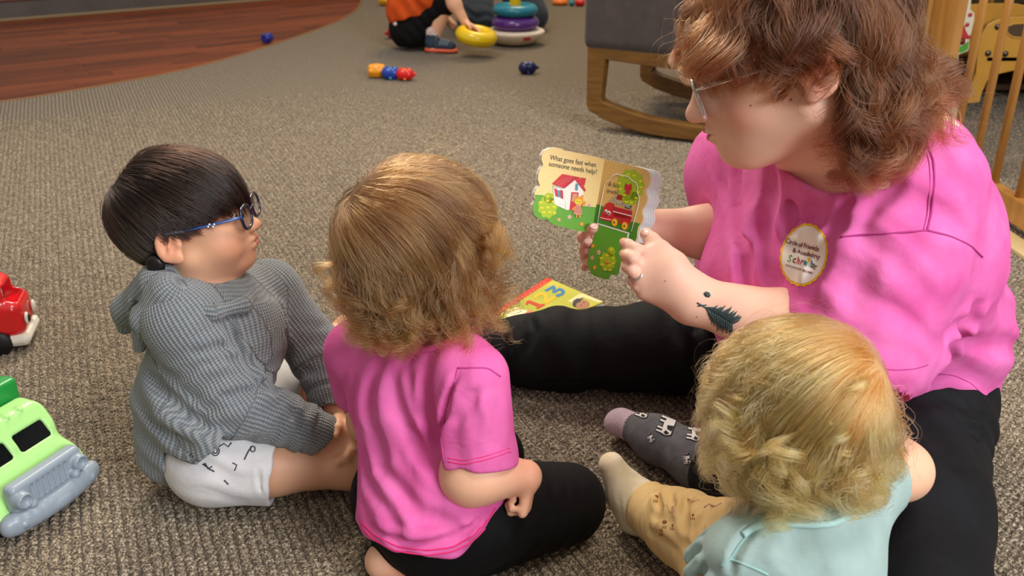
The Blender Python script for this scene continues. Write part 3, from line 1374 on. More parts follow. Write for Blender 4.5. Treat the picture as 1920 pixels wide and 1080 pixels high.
def carpet_mat(name, tuft=False):
    m = bpy.data.materials.new(name)
    m.use_nodes = True
    nt = m.node_tree
    b = nt.nodes['Principled BSDF']
    b.inputs['Roughness'].default_value = 0.95
    b.inputs['Specular IOR Level'].default_value = 0.1
    b.inputs['Sheen Weight'].default_value = 0.15
    geo = nt.nodes.new('ShaderNodeNewGeometry')

    def M(op, a, b_=None, c=None, cl=False):
        n = nt.nodes.new('ShaderNodeMath')
        n.operation = op
        n.use_clamp = cl
        for i, x in enumerate((a, b_, c)):
            if x is None:
                continue
            if isinstance(x, (int, float)):
                n.inputs[i].default_value = x
            else:
                nt.links.new(x, n.inputs[i])
        return n.outputs[0]

    def nz(scale, det=3.0, vec=None):
        n = nt.nodes.new('ShaderNodeTexNoise')
        n.inputs['Scale'].default_value = scale
        n.inputs['Detail'].default_value = det
        nt.links.new(vec or geo.outputs['Position'], n.inputs['Vector'])
        return n.outputs['Fac']
    yarn = nz(330, 2.0)
    patch = nz(70, 2.0)
    mr = M('MULTIPLY_ADD', yarn, 3.2, -1.15, True)
    fac = M('ADD', M('MULTIPLY', mr, 0.62), M('MULTIPLY', patch, 0.40), cl=True)
    rp = nt.nodes.new('ShaderNodeValToRGB')
    e = rp.color_ramp.elements
    e[0].position, e[0].color = 0.15, hx('#40362c')
    e[1].position, e[1].color = 0.95, hx('#c9bba4')
    x = rp.color_ramp.elements.new(0.5)
    x.color = hx('#7d6e5b')
    nt.links.new(fac, rp.inputs[0])
    if tuft:
        nt.links.new(rp.outputs[0], b.inputs['Base Color'])
        bp = nt.nodes.new('ShaderNodeBump')
        bp.inputs['Strength'].default_value = 0.6
        bp.inputs['Distance'].default_value = 0.002
        nt.links.new(yarn, bp.inputs['Height'])
        nt.links.new(bp.outputs[0], b.inputs['Normal'])
    else:
        # ribs of loops in relief
        mp = nt.nodes.new('ShaderNodeMapping')
        mp.inputs['Rotation'].default_value = (0, 0, -RIB)
        nt.links.new(geo.outputs['Position'], mp.inputs['Vector'])
        sp = nt.nodes.new('ShaderNodeSeparateXYZ')
        nt.links.new(mp.outputs[0], sp.inputs[0])
        w = M('MULTIPLY', M('SUBTRACT', nz(9, 1.0), 0.5), 0.006)
        cross = M('ADD', sp.outputs[1], w)
        ribs = M('ABSOLUTE', M('SINE', M('MULTIPLY', cross, math.pi / 0.0129)))
        loops = M('ABSOLUTE', M('SINE', M('MULTIPLY', sp.outputs[0], math.pi / 0.0105)))
        hgt = M('ADD', M('POWER', ribs, 0.6), M('MULTIPLY', M('POWER', loops, 0.7), 0.35))
        mx = nt.nodes.new('ShaderNodeMix')
        mx.data_type = 'RGBA'
        mx.inputs['A'].default_value = hx('#463c31')  # shade of the rib grooves painted in as a darker tone
        nt.links.new(rp.outputs[0], mx.inputs['B'])
        nt.links.new(M('MULTIPLY_ADD', M('POWER', ribs, 0.8), 1.0, 0.0, True), mx.inputs['Factor'])
        nt.links.new(mx.outputs['Result'], b.inputs['Base Color'])
        bp = nt.nodes.new('ShaderNodeBump')
        bp.inputs['Strength'].default_value = 0.9
        bp.inputs['Distance'].default_value = 0.004
        nt.links.new(hgt, bp.inputs['Height'])
        nt.links.new(bp.outputs[0], b.inputs['Normal'])
    return m


carpet_flat = carpet_mat('carpet_ribbed')
# carpet sheet: everything right of / below the curved edge; the wood lies beyond
edge_px = [(-700, 236), (-400, 222), (-150, 205), (0, 192), (100, 176), (200, 159), (300, 141), (380, 123), (450, 103), (520, 81), (580, 61), (630, 42), (660, 26), (674, 12), (678, 0), (676, -14), (668, -40), (650, -80)]
edge = [Zp(x, y) for x, y in edge_px]


def smooth_line(P, k=8):
    P = np.array(P)
    t = np.arange(len(P))
    u = np.linspace(0, len(P) - 1, (len(P) - 1) * k + 1)
    Q = np.stack([np.interp(u, t, P[:, i]) for i in range(3)], 1)
    for _ in range(20):
        Q[1:-1] = (Q[:-2] + 2 * Q[1:-1] + Q[2:]) / 4
    return Q


edge_s = smooth_line(edge)
bm = bmesh.new()
outer = [V(7, 8.5, 0), V(7, -4, 0), V(-7, -4, 0), V(-7, edge_s[0][1], 0)]
vs = [bm.verts.new(p) for p in list(edge_s) + [V(edge_s[-1][0], 8.5, 0)] + outer]
bm.faces.new(vs)
bmesh.ops.triangulate(bm, faces=list(bm.faces), ngon_method='EAR_CLIP')
bmesh.ops.recalc_face_normals(bm, faces=list(bm.faces))
for f in bm.faces:
    if f.normal.z < 0:
        f.normal_flip()
me = bpy.data.meshes.new('floor')
bm.to_mesh(me)
bm.free()
floor = tag(link('floor', me, carpet_flat, None, False), 'ribbed grey-brown carpet', None, None, 'structure')

wood = bpy.data.materials.new('wood_planks')
wood.use_nodes = True
nt = wood.node_tree
b = nt.nodes['Principled BSDF']
b.inputs['Roughness'].default_value = 0.5
b.inputs['Specular IOR Level'].default_value = 0.22
tc = nt.nodes.new('ShaderNodeTexCoord')
oi = nt.nodes.new('ShaderNodeObjectInfo')
mp = nt.nodes.new('ShaderNodeMapping')
mp.inputs['Scale'].default_value = (1.2, 26, 26)
nt.links.new(tc.outputs['Object'], mp.inputs['Vector'])
n = nt.nodes.new('ShaderNodeTexNoise')
n.inputs['Scale'].default_value = 3.0
n.inputs['Detail'].default_value = 6
nt.links.new(mp.outputs[0], n.inputs['Vector'])
ad = nt.nodes.new('ShaderNodeMath')
ad.operation = 'MULTIPLY_ADD'
nt.links.new(oi.outputs['Random'], ad.inputs[0])
ad.inputs[1].default_value = 0.55
ad2 = nt.nodes.new('ShaderNodeMath')
ad2.operation = 'MULTIPLY_ADD'
nt.links.new(n.outputs['Fac'], ad2.inputs[0])
ad2.inputs[1].default_value = 1.1
ad2.inputs[2].default_value = -0.32
nt.links.new(ad2.outputs[0], ad.inputs[2])
rp = nt.nodes.new('ShaderNodeValToRGB')
rp.color_ramp.elements[0].position = 0.1
rp.color_ramp.elements[0].color = hx('#4a1d0d')
rp.color_ramp.elements[1].position = 0.95
rp.color_ramp.elements[1].color = hx('#8d4522')
nt.links.new(ad.outputs[0], rp.inputs[0])
nt.links.new(rp.outputs[0], b.inputs['Base Color'])

# planks: rows follow the plinth behind; cut against the curved carpet edge
pA, pB = Zp(0, 40), Zp(470, 3)
pd = nrm(pB - pA)                        # along the plinth
pn = V(-pd[1], pd[0], 0)                 # towards the plinth (away from the camera)
if pn[1] < 0:
    pn = -pn
wood_floor = mesh('floor', [pA - pd * 4 - pn * 3 + V(0, 0, -0.02), pA + pd * 5 - pn * 3 + V(0, 0, -0.02), pA + pd * 5 + pn * 0.3 + V(0, 0, -0.02), pA - pd * 4 + pn * 0.3 + V(0, 0, -0.02)], [(0, 1, 2, 3)], mat('underfloor', '#2a130a', 0.8), None, False)
tag(wood_floor, 'reddish brown wood strip floor', None, None, 'structure')
rs = np.random.RandomState(3)
PW = 0.083
poly = [V(p[0], p[1]) for p in edge_s]
poly2 = np.array(poly)


def wood_side(x, y):
    """True where the carpet does not lie"""
    # left/beyond of the edge line: compare with the edge height at this x, edge runs left to right then back
    inside = False
    loop = list(poly2) + [V(edge_s[-1][0], 30), V(-30, 30), V(-30, edge_s[0][1])]
    j = len(loop) - 1
    for i in range(len(loop)):
        xi, yi = loop[i]
        xj, yj = loop[j]
        if (yi > y) != (yj > y) and x < (xj - xi) * (y - yi) / (yj - yi) + xi:
            inside = not inside
        j = i
    return inside


shared = {}
for r_ in range(40):
    y0 = -r_ * PW
    x = -3.0 - rs.rand() * 0.6
    any_ = False
    while x < 3.2:
        L = 0.35 + rs.rand() * 0.55
        c = pA + pd * (x + L / 2) + pn * (y0 - PW / 2)
        q = [pA + pd * (x + a * L) + pn * (y0 - b_ * PW) for a in (0, 0.5, 1) for b_ in (0, 1)]
        ins = [wood_side(p[0], p[1]) for p in q]
        d_ = ray(960, 540)
        if any(ins) and c[1] > 0.5 and -3.2 < c[0] < 1.5:
            # visible planks as objects, cut at the carpet edge by tucking under it
            key = round(L, 1)
            Lk = max(L - 0.0015, 0.01)
            mb = MB().box((0, 0, 0), (Lk, PW - 0.0015, 0.012), None, 0.0008)
            o = mb.build('plank', wood, None, False)
            o.location = (c[0], c[1], -0.0075 + rs.rand() * 0.0004 - 0.001)
            o.rotation_euler = (0, 0, math.atan2(pd[1], pd[0]))
            bpy.context.view_layer.update()
            o.parent = wood_floor
        x += L

# edging strip between wood and carpet
MB().tube([p + V(0, 0, 0.001) for p in edge_s], 0.006, 8, flat=0.5).build('trim_1', mat('edging', '#8a5a2c', 0.5), None)['kind'] = 'structure'

# plinth of the platform behind, with its pale line at the foot
pl = MB()
c0 = pA + pn * 0.15
h1 = 0.075
ax = np.stack([pd, pn, V(0, 0, 1)])
plinth = MB().box(pA + pd * 0.8 + pn * 0.05 + V(0, 0, 0.05), (6.4, 0.09, 0.10), ax, 0.004).build('trim_2', mat('plinth', '#4b4341', 0.5, noise=(6, '#5b5250', 0.3)), None, False)
plinth['kind'] = 'structure'
ln = MB().box(pA + pd * 0.8 - pn * 0.001 + V(0, 0, 0.006), (6.4, 0.014, 0.016), ax, 0.003).build('trim_3', mat('plinth_line', '#8e7a58', 0.5), None, False)
ln['kind'] = 'structure'
step = MB().box(pA + pd * 0.8 + pn * 1.0 + V(0, 0, 0.115), (6.4, 2.0, 0.03), ax, 0.006).build('floor', mat('platform', '#5e3020', 0.4, noise=(5, '#74402a', 0.25, (1, 18, 1))), None, False)
tag(step, 'dark wooden platform top beyond the grey plinth', None, None, 'structure')

# carpet pile: individual loops where they can be told apart
def carpet_pile():
    rs = np.random.RandomState(5)
    rows, cols = [], []
    pu, pw = 0.0105, 0.0129
    us = np.arange(-2.6, 3.6, pu)
    ws = np.arange(-3.4, 2.2, pw)
    U, W = np.meshgrid(us, ws, indexing='ij')
    k = np.arange(len(ws))
    U = U + (k % 2)[None] * pu * 0.5
    P = U.ravel()[:, None] * CU[:2] + W.ravel()[:, None] * CW[:2]
    P = P + rs.normal(size=P.shape) * 0.0007
    # keep what the camera region covers, plus a margin to the sides
    y, x = P[:, 1], P[:, 0]
    ok = (y > 0.70) & (y < 2.9 + 0.9 * rs.rand(len(y)) ** 1.5) & (np.abs(x) < 0.15 + 0.62 * (y * CT + H * ST))
    P = P[ok]
    # drop those on the wood side
    ex = np.array([p[:2] for p in edge_s])
    far = P[:, 1] > 2.2
    keep = np.ones(len(P), bool)
    for i in np.where(far & (P[:, 0] < 0.2))[0]:
        if P[i, 1] > np.interp(P[i, 0], ex[:, 0], ex[:, 1]) - 0.012:
            keep[i] = False
    P = P[keep]
    n = len(P)
    # one loop = low dome, 9 verts
    loc = [(-.5, -.28, 0), (0, -.5, 0), (.5, -.28, 0), (.5, .28, 0), (0, .5, 0), (-.5, .28, 0),
           (-.26, -.16, .8), (.02, -.28, 1), (.26, -.16, .8), (.26, .16, .8), (-.02, .28, 1), (-.26, .16, .8)]
    loc = np.array(loc)
    fc = [(0, 1, 7, 6), (1, 2, 8, 7), (2, 3, 9, 8), (3, 4, 10, 9), (4, 5, 11, 10), (5, 0, 6, 11), (6, 7, 10, 11), (7, 8, 9, 10)]
    fc = np.array(fc)
    s = 0.9 + 0.25 * rs.rand(n)
    ang = rs.normal(size=n) * 0.22
    hz = 0.0042 * (0.75 + 0.5 * rs.rand(n))
    # long side lies across the rib
    lx = loc[:, 0][None] * (pw * 0.98) * s[:, None]
    ly = loc[:, 1][None] * (pu * 1.02) * s[:, None]
    ca, sa = np.cos(ang)[:, None], np.sin(ang)[:, None]
    w_ = lx * ca - ly * sa
    u_ = lx * sa + ly * ca
    X = P[:, 0:1] + u_ * CU[0] + w_ * CW[0]
    Y = P[:, 1:2] + u_ * CU[1] + w_ * CW[1]
    Z = loc[:, 2][None] * hz[:, None] - 0.0004 + np.zeros_like(X)
    Vt = np.stack([X, Y, Z], 2).reshape(-1, 3).astype(np.float32)
    Fc = (fc[None] + (np.arange(n) * 12)[:, None, None]).reshape(-1, 4).astype(np.int32)
    me = bpy.data.meshes.new('carpet_pile')
    me.vertices.add(len(Vt))
    me.vertices.foreach_set('co', Vt.ravel())
    me.loops.add(len(Fc) * 4)
    me.loops.foreach_set('vertex_index', Fc.ravel())
    me.polygons.add(len(Fc))
    me.polygons.foreach_set('loop_start', np.arange(0, len(Fc) * 4, 4, dtype=np.int32))
    me.polygons.foreach_set('loop_total', np.full(len(Fc), 4, np.int32))
    me.update(calc_edges=True)
    o = link('carpet_pile', me, carpet_mat('carpet_yarn', True), floor, True)
    o['kind'] = 'stuff'
    print('pile loops', n, 'quads', len(Fc))


carpet_pile()

# the walls of the room, outside the picture
wall_m = mat('wall_paint', '#cfc4ae', 0.8)
for nm, c, sz in (('wall_back', (0, 8.55, 1.35), (14.2, 0.1, 2.7)), ('wall_left', (-7.05, 2.2, 1.35), (0.1, 12.8, 2.7)), ('wall_right', (7.05, 2.2, 1.35), (0.1, 12.8, 2.7)), ('wall_front', (0, -4.05, 1.35), (14.2, 0.1, 2.7))):
    MB().box(c, sz, None).build(nm, wall_m, None, False)['kind'] = 'structure'
# ------------------------------------------------------------------ boy in the grey hoodie
skin_boy = skin('skin_boy', '#e4b08e', '#dc9274')


def boy():
    root = empty('person', (-0.40, 1.10, 0), 'dark-haired toddler in blue glasses, grey waffle hoodie and pale shorts, sitting in profile', 'person')
    h = Fr(A(346, 403, 1.135), 3, 12, -2, 0.91)
    g = Sdf(0.02)
    hd = head_sdf(h)
    g.u(hd)
    neck = A(378, 520, 1.135)
    g.u(Cone(h.p(-0.012, 0, -0.04), neck, 0.034, 0.036), k=0.03)
    che, pel = A(405, 620, 1.12), A(392, 822, 1.105)
    g.u(Cone(neck, che, 0.045, 0.062, ((1, 0, 0), 0.85)), Cone(che, pel, 0.062, 0.07), k=0.03)
    sn, en, wn_ = A(345, 600, 1.06), A(440, 750, 1.045), A(608, 818, 1.07)
    sf, ef, wf = A(505, 545, 1.20), A(598, 665, 1.19), A(622, 765, 1.125)
    g.u(Cone(che, sn, 0.045, 0.028), Cone(sn, en, 0.028, 0.024), Cone(en, wn_, 0.024, 0.0155), k=0.02)
    g.u(Cone(che, sf, 0.045, 0.028), Cone(sf, ef, 0.028, 0.024), Cone(ef, wf, 0.024, 0.0155), k=0.02)
    # hands meet in the lap
    hn = hand(wn_ + V(0.012, 0, 0), V(0.8, 0.10, -0.30), V(0.1, 0.8, -0.5), (0, 0.4, 1), 0.52, (30, 40, 30), child=True)
    hf = hand(wf + V(0.008, -0.008, -0.006), V(0.45, -0.6, -0.40), V(-0.6, -0.5, -0.3), (0.3, 0, 1), 0.52, (25, 35, 30), child=True)
    g.u(hn, k=0.008)
    g.u(hf, k=0.008)
    # legs: near one folded in front, far one stretched away
    hipn, kn = A(400, 860, 1.05), A(662, 872, 1.075)
    kn[2] = max(kn[2], 0.036)
    ft = V(-0.275, 1.150, 0.028)
    g.u(Cone(pel, hipn, 0.06, 0.052), Cone(hipn, A(510, 873, 1.055), 0.050, 0.038), Cone(A(510, 873, 1.055), kn, 0.038, 0.030), Cone(kn, ft, 0.030, 0.020), k=0.02)
    hipf, kf = V(-0.34, 1.21, 0.06), V(-0.33, 1.36, 0.075)
    toe = A(632, 622, 1.46)
    g.u(Cone(pel, hipf, 0.055, 0.05), Cone(hipf, kf, 0.045, 0.032), Cone(kf, toe + V(0, 0, -0.01), 0.030, 0.018), Cone(toe + V(-0.0, 0, -0.015), toe + V(0.01, 0.01, 0.012), 0.018, 0.014), k=0.02)
    g.u(Cone(ft, ft + V(-0.06, 0.04, 0.0), 0.018, 0.015), k=0.015)

    def red(P):
        l = h.inv(P)
        a = np.exp(-(((l[:, 0] - 0.055) / 0.02) ** 2 + ((np.abs(l[:, 1]) - 0.040) / 0.018) ** 2 + ((l[:, 2] + 0.045) / 0.018) ** 2)) * 0.75
        b = np.exp(-(((l[:, 0] + 0.008) / 0.02) ** 2 + ((np.abs(l[:, 1]) - 0.078) / 0.01) ** 2 + ((l[:, 2] + 0.024) / 0.03) ** 2)) * 0.7
        c = np.exp(-(((l[:, 0] - 0.095) / 0.014) ** 2 + (l[:, 1] / 0.014) ** 2 + ((l[:, 2] + 0.037) / 0.012) ** 2)) * 0.7
        return a + b + c
    body = blob('body', g, (-0.66, 0.95, 0.0), (-0.10, 1.56, 0.53), 0.0026, skin_boy, root, attr={'red': red})
    face_parts(h, body, brow='#3a2418', lip='#c86a68')

    # ---- shorts
    sh = Sdf(0.02)
    th = A(520, 876, 1.05)
    sh.u(Cone(pel + V(0, 0, -0.01), hipn + V(0.0, 0, 0.0), 0.075, 0.060), Cone(hipn, th, 0.059, 0.052), k=0.02)
    sh.u(Cone(pel, hipf, 0.065, 0.06), Cone(hipf, hipf + (kf - hipf) * 0.6, 0.058, 0.05), k=0.02)
    d = nrm(th - hipn)
    sh.cut(Half(th + V(0, 0, 0), -d), k=0.003)
    sh.isect(Half(V(0, 0, 0.0), V(0, 0, -1)) if False else Box_((0, 0, 0.5), (5, 5, 0.497)), k=0.002)
    sh.cut(Cone(th - d * 0.03, th + d * 0.05, 0.044, 0.046), k=0.002)
    sh.crease([A(492, 838, 1.0), A(484, 870, 1.0), A(486, 905, 1.0), A(492, 930, 1.0)], 0.003, 0.0025)
    sh.folds(A(440, 860, 1.0), 0.06, d * 0.4 + V(0, 0, 1), 0.035, 0.0022, 0.8)
    sho = blob('shorts', sh, (-0.60, 0.92, 0.0), (-0.15, 1.40, 0.2), 0.003, cloth('shorts_grey', '#c9c6c8', '#dcd9d8', 600, 0.3), root)
    bv = bvh_of(sho)
    dk = mat('print_dark', '#3a3a42', 0.8)
    # printed little vehicles
    pr = MB()
    for cx, cy, r_ in ((404, 846, 7), (404, 846, 3.6), (474, 842, 4.5)):
        pts = [hit(bv, cx + r_ * math.cos(a), cy + 1.2 * r_ * math.sin(a), 0.0006) for a in np.linspace(0, 2 * math.pi, 14)[:-1]]
        if all(p is not None for p in pts):
            pr.tube(pts, 0.0008, 5, closed=True)
    for ln_ in ([(410, 838), (420, 832), (428, 838), (434, 830)], [(384, 868), (390, 878), (402, 884)], [(436, 868), (444, 872), (440, 882)], [(420, 900), (428, 908)], [(472, 838), (466, 846), (458, 862)], [(476, 818), (482, 822), (486, 818)], [(380, 870), (392, 878), (398, 874)]):
        pts = [hit(bv, x, y, 0.0006) for x, y in ln_]
        pts = [p for p in pts if p is not None]
        if len(pts) > 1:
            pr.tube(pts, 0.0009, 5)
    if pr.v:
        pr.build('print', dk, sho)['kind'] = 'stuff'

    # ---- hoodie
    ho = Sdf(0.022)
    c1 = Cone(neck + V(0.0, 0, -0.046), che, 0.040, 0.085, ((0, 1, 0), 0.98))
    c2 = Cone(che, pel + V(-0.008, 0, 0.02), 0.086, 0.084, ((0, 1, 0), 0.92))
    s1 = Cone(che + V(-0.01, -0.02, 0.01), sn, 0.07, 0.048)
    s2 = Cone(sn, en, 0.050, 0.045)
    w1 = wn_ - nrm(wn_ - en) * 0.004
    s3 = Cone(en, w1, 0.045, 0.030)
    t1 = Cone(che + V(0.02, 0.02, 0.015), sf, 0.06, 0.040)
    t2 = Cone(sf, ef, 0.042, 0.040)
    w2 = wf - nrm(wf - ef) * 0.004
    t3 = Cone(ef, w2, 0.038, 0.028)
    tor = Sdf(0.03).u(c1, c2)
    # hem swings out at the back and sits on the floor
    tor.u(Cone(A(318, 850, 1.06), A(400, 838, 1.00), 0.030, 0.030), k=0.05)
    tor.u(Cone(A(290, 745, 1.08), A(345, 770, 1.03), 0.020, 0.03), k=0.05)
    tor.isect(Box_((0, 0, 0.5), (5, 5, 0.492)), k=0.004)
    arm1 = Sdf(0.02).u(s1, s2, s3)
    arm2 = Sdf(0.02).u(t1, t2, t3)
    tor.cut(Cone(A(398, 868, 1.03), th, 0.060, 0.062), k=0.006)
    tor.cut(Half(A(425, 838, 1.02), V(-0.75, 0.1, 0.7)) if False else Cone(A(420, 875, 1.03), A(520, 868, 1.0), 0.066, 0.07), k=0.006)
    ho.u(tor)
    ho.u(arm1, k=0.012)
    ho.u(arm2, k=0.012)
    # neck opening
    up = nrm(neck - che)
    ho.cut(Cone(neck - up * 0.02, neck + up * 0.08, 0.044, 0.055), k=0.004)
    # cuffs
    for w_, e_ in ((w1, en), (w2, ef)):
        d = nrm(w_ - e_)
        ho.cut(Half(w_ + d * 0.004, -d) if False else Cone(w_ + d * 0.030, w_ + d * 0.08, 0.032, 0.05), k=0.002)
        ho.cut(Cone(w_ - d * 0.01, w_ + d * 0.05, 0.0215, 0.023), k=0.002)
        s_ = nrm(np.cross(d, V(0, 0, 1)))
        u_ = np.cross(s_, d)
        ho.crease([w_ - d * 0.022 + 0.031 * (math.cos(a) * s_ + math.sin(a) * u_) for a in np.linspace(0, 2 * math.pi, 12)], 0.003, 0.003)
    # folds: elbow, armpit, belly
    ho.crease([A(575, 640, 1.05), A(470, 590, 1.05), A(420, 590, 1.05)], 0.006, 0.0) 
    for pts, w, dep in (
            ([A(415, 600, 1.02), A(440, 640, 1.01), A(470, 690, 1.0), A(490, 740, 1.0)], 0.006, 0.006),
            ([A(350, 665, 1.00), A(400, 655, 1.0), A(440, 650, 1.0)], 0.007, 0.004),
            ([A(370, 690, 1.00), A(420, 672, 1.0), A(452, 680, 1.0)], 0.006, 0.004),
            ([A(480, 720, 1.0), A(510, 730, 1.0), A(545, 690, 1.03)], 0.007, 0.006),
            ([A(270, 690, 1.06), A(310, 740, 1.02), A(360, 790, 1.0), A(405, 812, 0.99)], 0.008, 0.007),
            ([A(285, 770, 1.04), A(330, 800, 1.0), A(380, 812, 1.0)], 0.008, -0.005),
            ([A(400, 745, 1.0), A(450, 735, 1.0), A(490, 720, 1.0)], 0.006, 0.004),
            ([A(540, 760, 1.02), A(560, 790, 1.02), A(575, 830, 1.02)], 0.006, 0.004),
            ([A(520, 560, 1.16), A(535, 620, 1.12), A(540, 680, 1.1)], 0.006, 0.006),
            ([A(560, 690, 1.12), A(590, 700, 1.12), A(620, 690, 1.12)], 0.006, 0.003)):
        ho.crease(onto(ho, pts), w, dep)
    ho.folds(A(430, 740, 1.02), 0.07, nrm(en - sn), 0.030, 0.0028, 0.9)
    ho.folds(A(560, 800, 1.04), 0.05, nrm(wn_ - en), 0.026, 0.0022, 0.9, 1.0)
    ho.folds(A(600, 690, 1.15), 0.05, nrm(wf - ef), 0.026, 0.0024, 0.9, 2.0)
    ho.folds(A(320, 800, 1.02), 0.08, (0.5, 0.2, 0.8), 0.045, 0.0032, 1.0, 0.5)
    m = waffle('waffle_grey', '#5c646c', '#b2b4b4')
    blob('hoodie', ho, (-0.70, 0.90, 0.0), (-0.12, 1.36, 0.36), 0.0028, m, root,
         pat=[(c1, (0, 1, 0), 0), (c2, (0, 1, 0), 0.1), (s1, (0, 0, 1), 0.3), (s2, (0, 0, 1), 0.4), (s3, (0, 0, 1), 0.5), (t1, (0, 0, 1), 0.6), (t2, (0, 0, 1), 0.7), (t3, (0, 0, 1), 0.8)])
    # hood lying on the back, its rim round the neck
    hd_ = Sdf(0.012)
    rim = [A(298, 545, 1.06), A(340, 578, 1.04), A(400, 586, 1.04), A(455, 572, 1.07), A(480, 548, 1.13)]
    rim2 = [A(298, 545, 1.06), A(318, 532, 1.16), A(400, 530, 1.2), A(474, 535, 1.17)]
    hc1 = [Cone(rim[i], rim[i + 1], 0.009, 0.009) for i in range(len(rim) - 1)]
    hc2 = [Cone(rim2[i], rim2[i + 1], 0.010, 0.010) for i in range(len(rim2) - 1)]
    b1 = Cone(A(300, 530, 1.08), A(243, 580, 1.11), 0.028, 0.020)
    b2 = Cone(A(243, 580, 1.11), A(234, 612, 1.12), 0.018, 0.011)
    b3 = Cone(A(318, 550, 1.05), A(275, 600, 1.05), 0.025, 0.018)
    b4 = Cone(A(275, 600, 1.05), A(262, 650, 1.06), 0.018, 0.008)
    hd_.u(*(hc1 + hc2), k=0.01)
    hd_.u(b1, b2, k=0.02)
    hd_.u(b3, b4, k=0.012)
    hd_.crease([A(262, 560, 1.07), A(258, 590, 1.07), A(256, 630, 1.07)], 0.006, 0.008)
    hd_.crease([A(330, 560, 1.02), A(380, 565, 1.02), A(430, 560, 1.03)], 0.004, 0.003)
    blob('hood', hd_, (-0.70, 0.98, 0.16), (-0.28, 1.26, 0.36), 0.0028, m, root, pat=[(c, (0, 0, 1), 0.1 * i) for i, c in enumerate(hc1 + hc2 + [b1, b2, b3, b4])])

    # ---- hair
    cx = [-.12, -.035, -.024, -.010, .004, .014, .030, .050, .095]
    cz = [-.066, -.070, -.040, -.002, -.004, -.022, .000, .004, .006]

    def cut(l):
        jag = (0.006 + 0.012 * np.clip((l[:, 0] - .03) / .04, 0, 1)) * np.sin(np.arctan2(l[:, 1], l[:, 0]) * 23) + 0.004 * np.sin(np.arctan2(l[:, 1], l[:, 0]) * 51 + 1)
        return l[:, 2] - np.interp(l[:, 0], cx, cz) - jag

    def roots(l):
        return l[:, 2] - np.interp(l[:, 0], [-.12, -.03, 0, .02, .05, .07, .09], [-.060, -.055, .006, .006, .030, .042, .055])

    def capcut(l):
        return l[:, 2] - np.interp(l[:, 0], [-.12, -.03, -.02, -0.005, .02, .05, .07, .09], [-.055, -.055, -.03, .010, .012, .030, .036, .045])
    cap = hair_cap(body, h, mat('hair_cap_dark', '#1d1411', 0.5), capcut, 0.003)
    hm = hair_mat('hair_dark', '#080403', '#1f0f08', rough=0.25)
    make_hair(cap, h, hm, 17000, (-0.060, 0.0, 0.062), cut, (0.13, 0.20), seed=2, h0=0.0035, hvar=0.010, stick=0.35, gravity=0.55, swirl=0.6,
              clumps=170, clump=0.7, roots=roots, jitter=0.0006, rad=0.00022, down=(0.05, 0, -1),
              comb=lambda l, d: np.stack([0.25 * (l[:, 0] > 0.0), -0.25 * np.sign(l[:, 1]) * (np.abs(l[:, 1]) < .03) * (l[:, 0] > .05), np.zeros(len(l))], 1))

    # ---- glasses
    gm = mat('glasses_blue', '#0e1636', 0.25, 0.6, coat=0.4)
    gl = empty('glasses', h.p(0.08, 0, 0))
    gl.parent = root
    gl.matrix_parent_inverse = world_of(root).inverted()
    lens_m = mat('lens', '#eef2f5', 0.02, 0.5, trans=1.0)
    fr_ = MB()
    for s in (-1, 1):
        c = V(0.0935, s * 0.029, -0.014)
        ring, disc = [], []
        for a in np.linspace(0, 2 * math.pi, 33)[:-1]:
            ca, sa = math.cos(a), math.sin(a)
            yy = 0.0215 * np.sign(ca) * abs(ca) ** 0.75
            zz = 0.0155 * np.sign(sa) * abs(sa) ** 0.75
            ring.append(h.p(c + V(-0.10 * abs(c[1] + yy) * 0.35 - 0.0, yy, zz)))
        fr_.tube(ring, 0.0022, 8, closed=True)
        ln_ = MB().add(ring + [h.p(c + V(-0.001, 0, 0))], [(i, (i + 1) % 32, 32) for i in range(32)])
        ln_.build('lens', lens_m, gl)
    fr_.tube([h.p(0.0935, -0.009, -0.010), h.p(0.097, 0, -0.008), h.p(0.0935, 0.009, -0.010)], 0.0022, 8)
    fr_.build('frame', gm, gl)
    for s in (-1, 1):
        tm = MB().tube([h.p(0.0915, s * 0.050, -0.008), h.p(0.088, s * 0.0575, -0.0065), h.p(0.050, s * 0.068, -0.005), h.p(0.02, s * 0.0745, -0.003)], [0.0030, 0.0032, 0.0026, 0.0024], 8, flat=0.55, up=(0, 0, 1))
        t = tm.build('temple', mat('temple_blue', '#2a4f8c', 0.3, 0.6), gl)
        MB().tube([h.p(0.02, s * 0.0745, -0.003), h.p(0.0, s * 0.0775, -0.001), h.p(-0.012, s * 0.0765, 0.000)], 0.0024, 8).build('temple_tip', mat('temple_grey', '#3f4c55', 0.6), gl)
        for q in ((0.060, -0.006), (0.054, -0.0045), (0.0575, -0.0085), (0.0515, -0.0070)):
            MB().ball(h.p(q[0], s * 0.0705 - s * 0.15 * (q[0] - 0.05) + s * 0.0005, q[1] + 0.0015), 0.0013 * 0.98, 8, 6).build('paw_dot', mat('white_dots', '#e8ecf0', 0.4), t)
    # small black device behind the ear
    MB().ball(h.p(-0.036, -0.0700, -0.042), V(0.012, 0.006, 0.014), 16, 10, h.M).build('ear_device', mat('black_plastic', '#0c0c0e', 0.35), body)
    return root


boy()
# ------------------------------------------------------------------ toddler girl in the pink T-shirt
skin_pale = skin('skin_pale', '#e6b595', '#d98c76')
PINK, PINK2 = '#cf5396', '#dd6cab'
pink_small = cloth('jersey_pink', PINK, PINK2, 900, 0.2)
stitch_pink = mat('stitch_pink', '#e0246e', 0.8)
black_knit = cloth('black_cotton', '#08080a', '#0f0f12', 700, 0.2, 0.8, 0.12)
hm_brown = hair_mat('hair_light_brown', '#3a2010', '#a16c3a', rough=0.28)
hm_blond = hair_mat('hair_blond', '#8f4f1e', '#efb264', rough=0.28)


def relax(f, pts, it=3):
    return onto(f, pts)


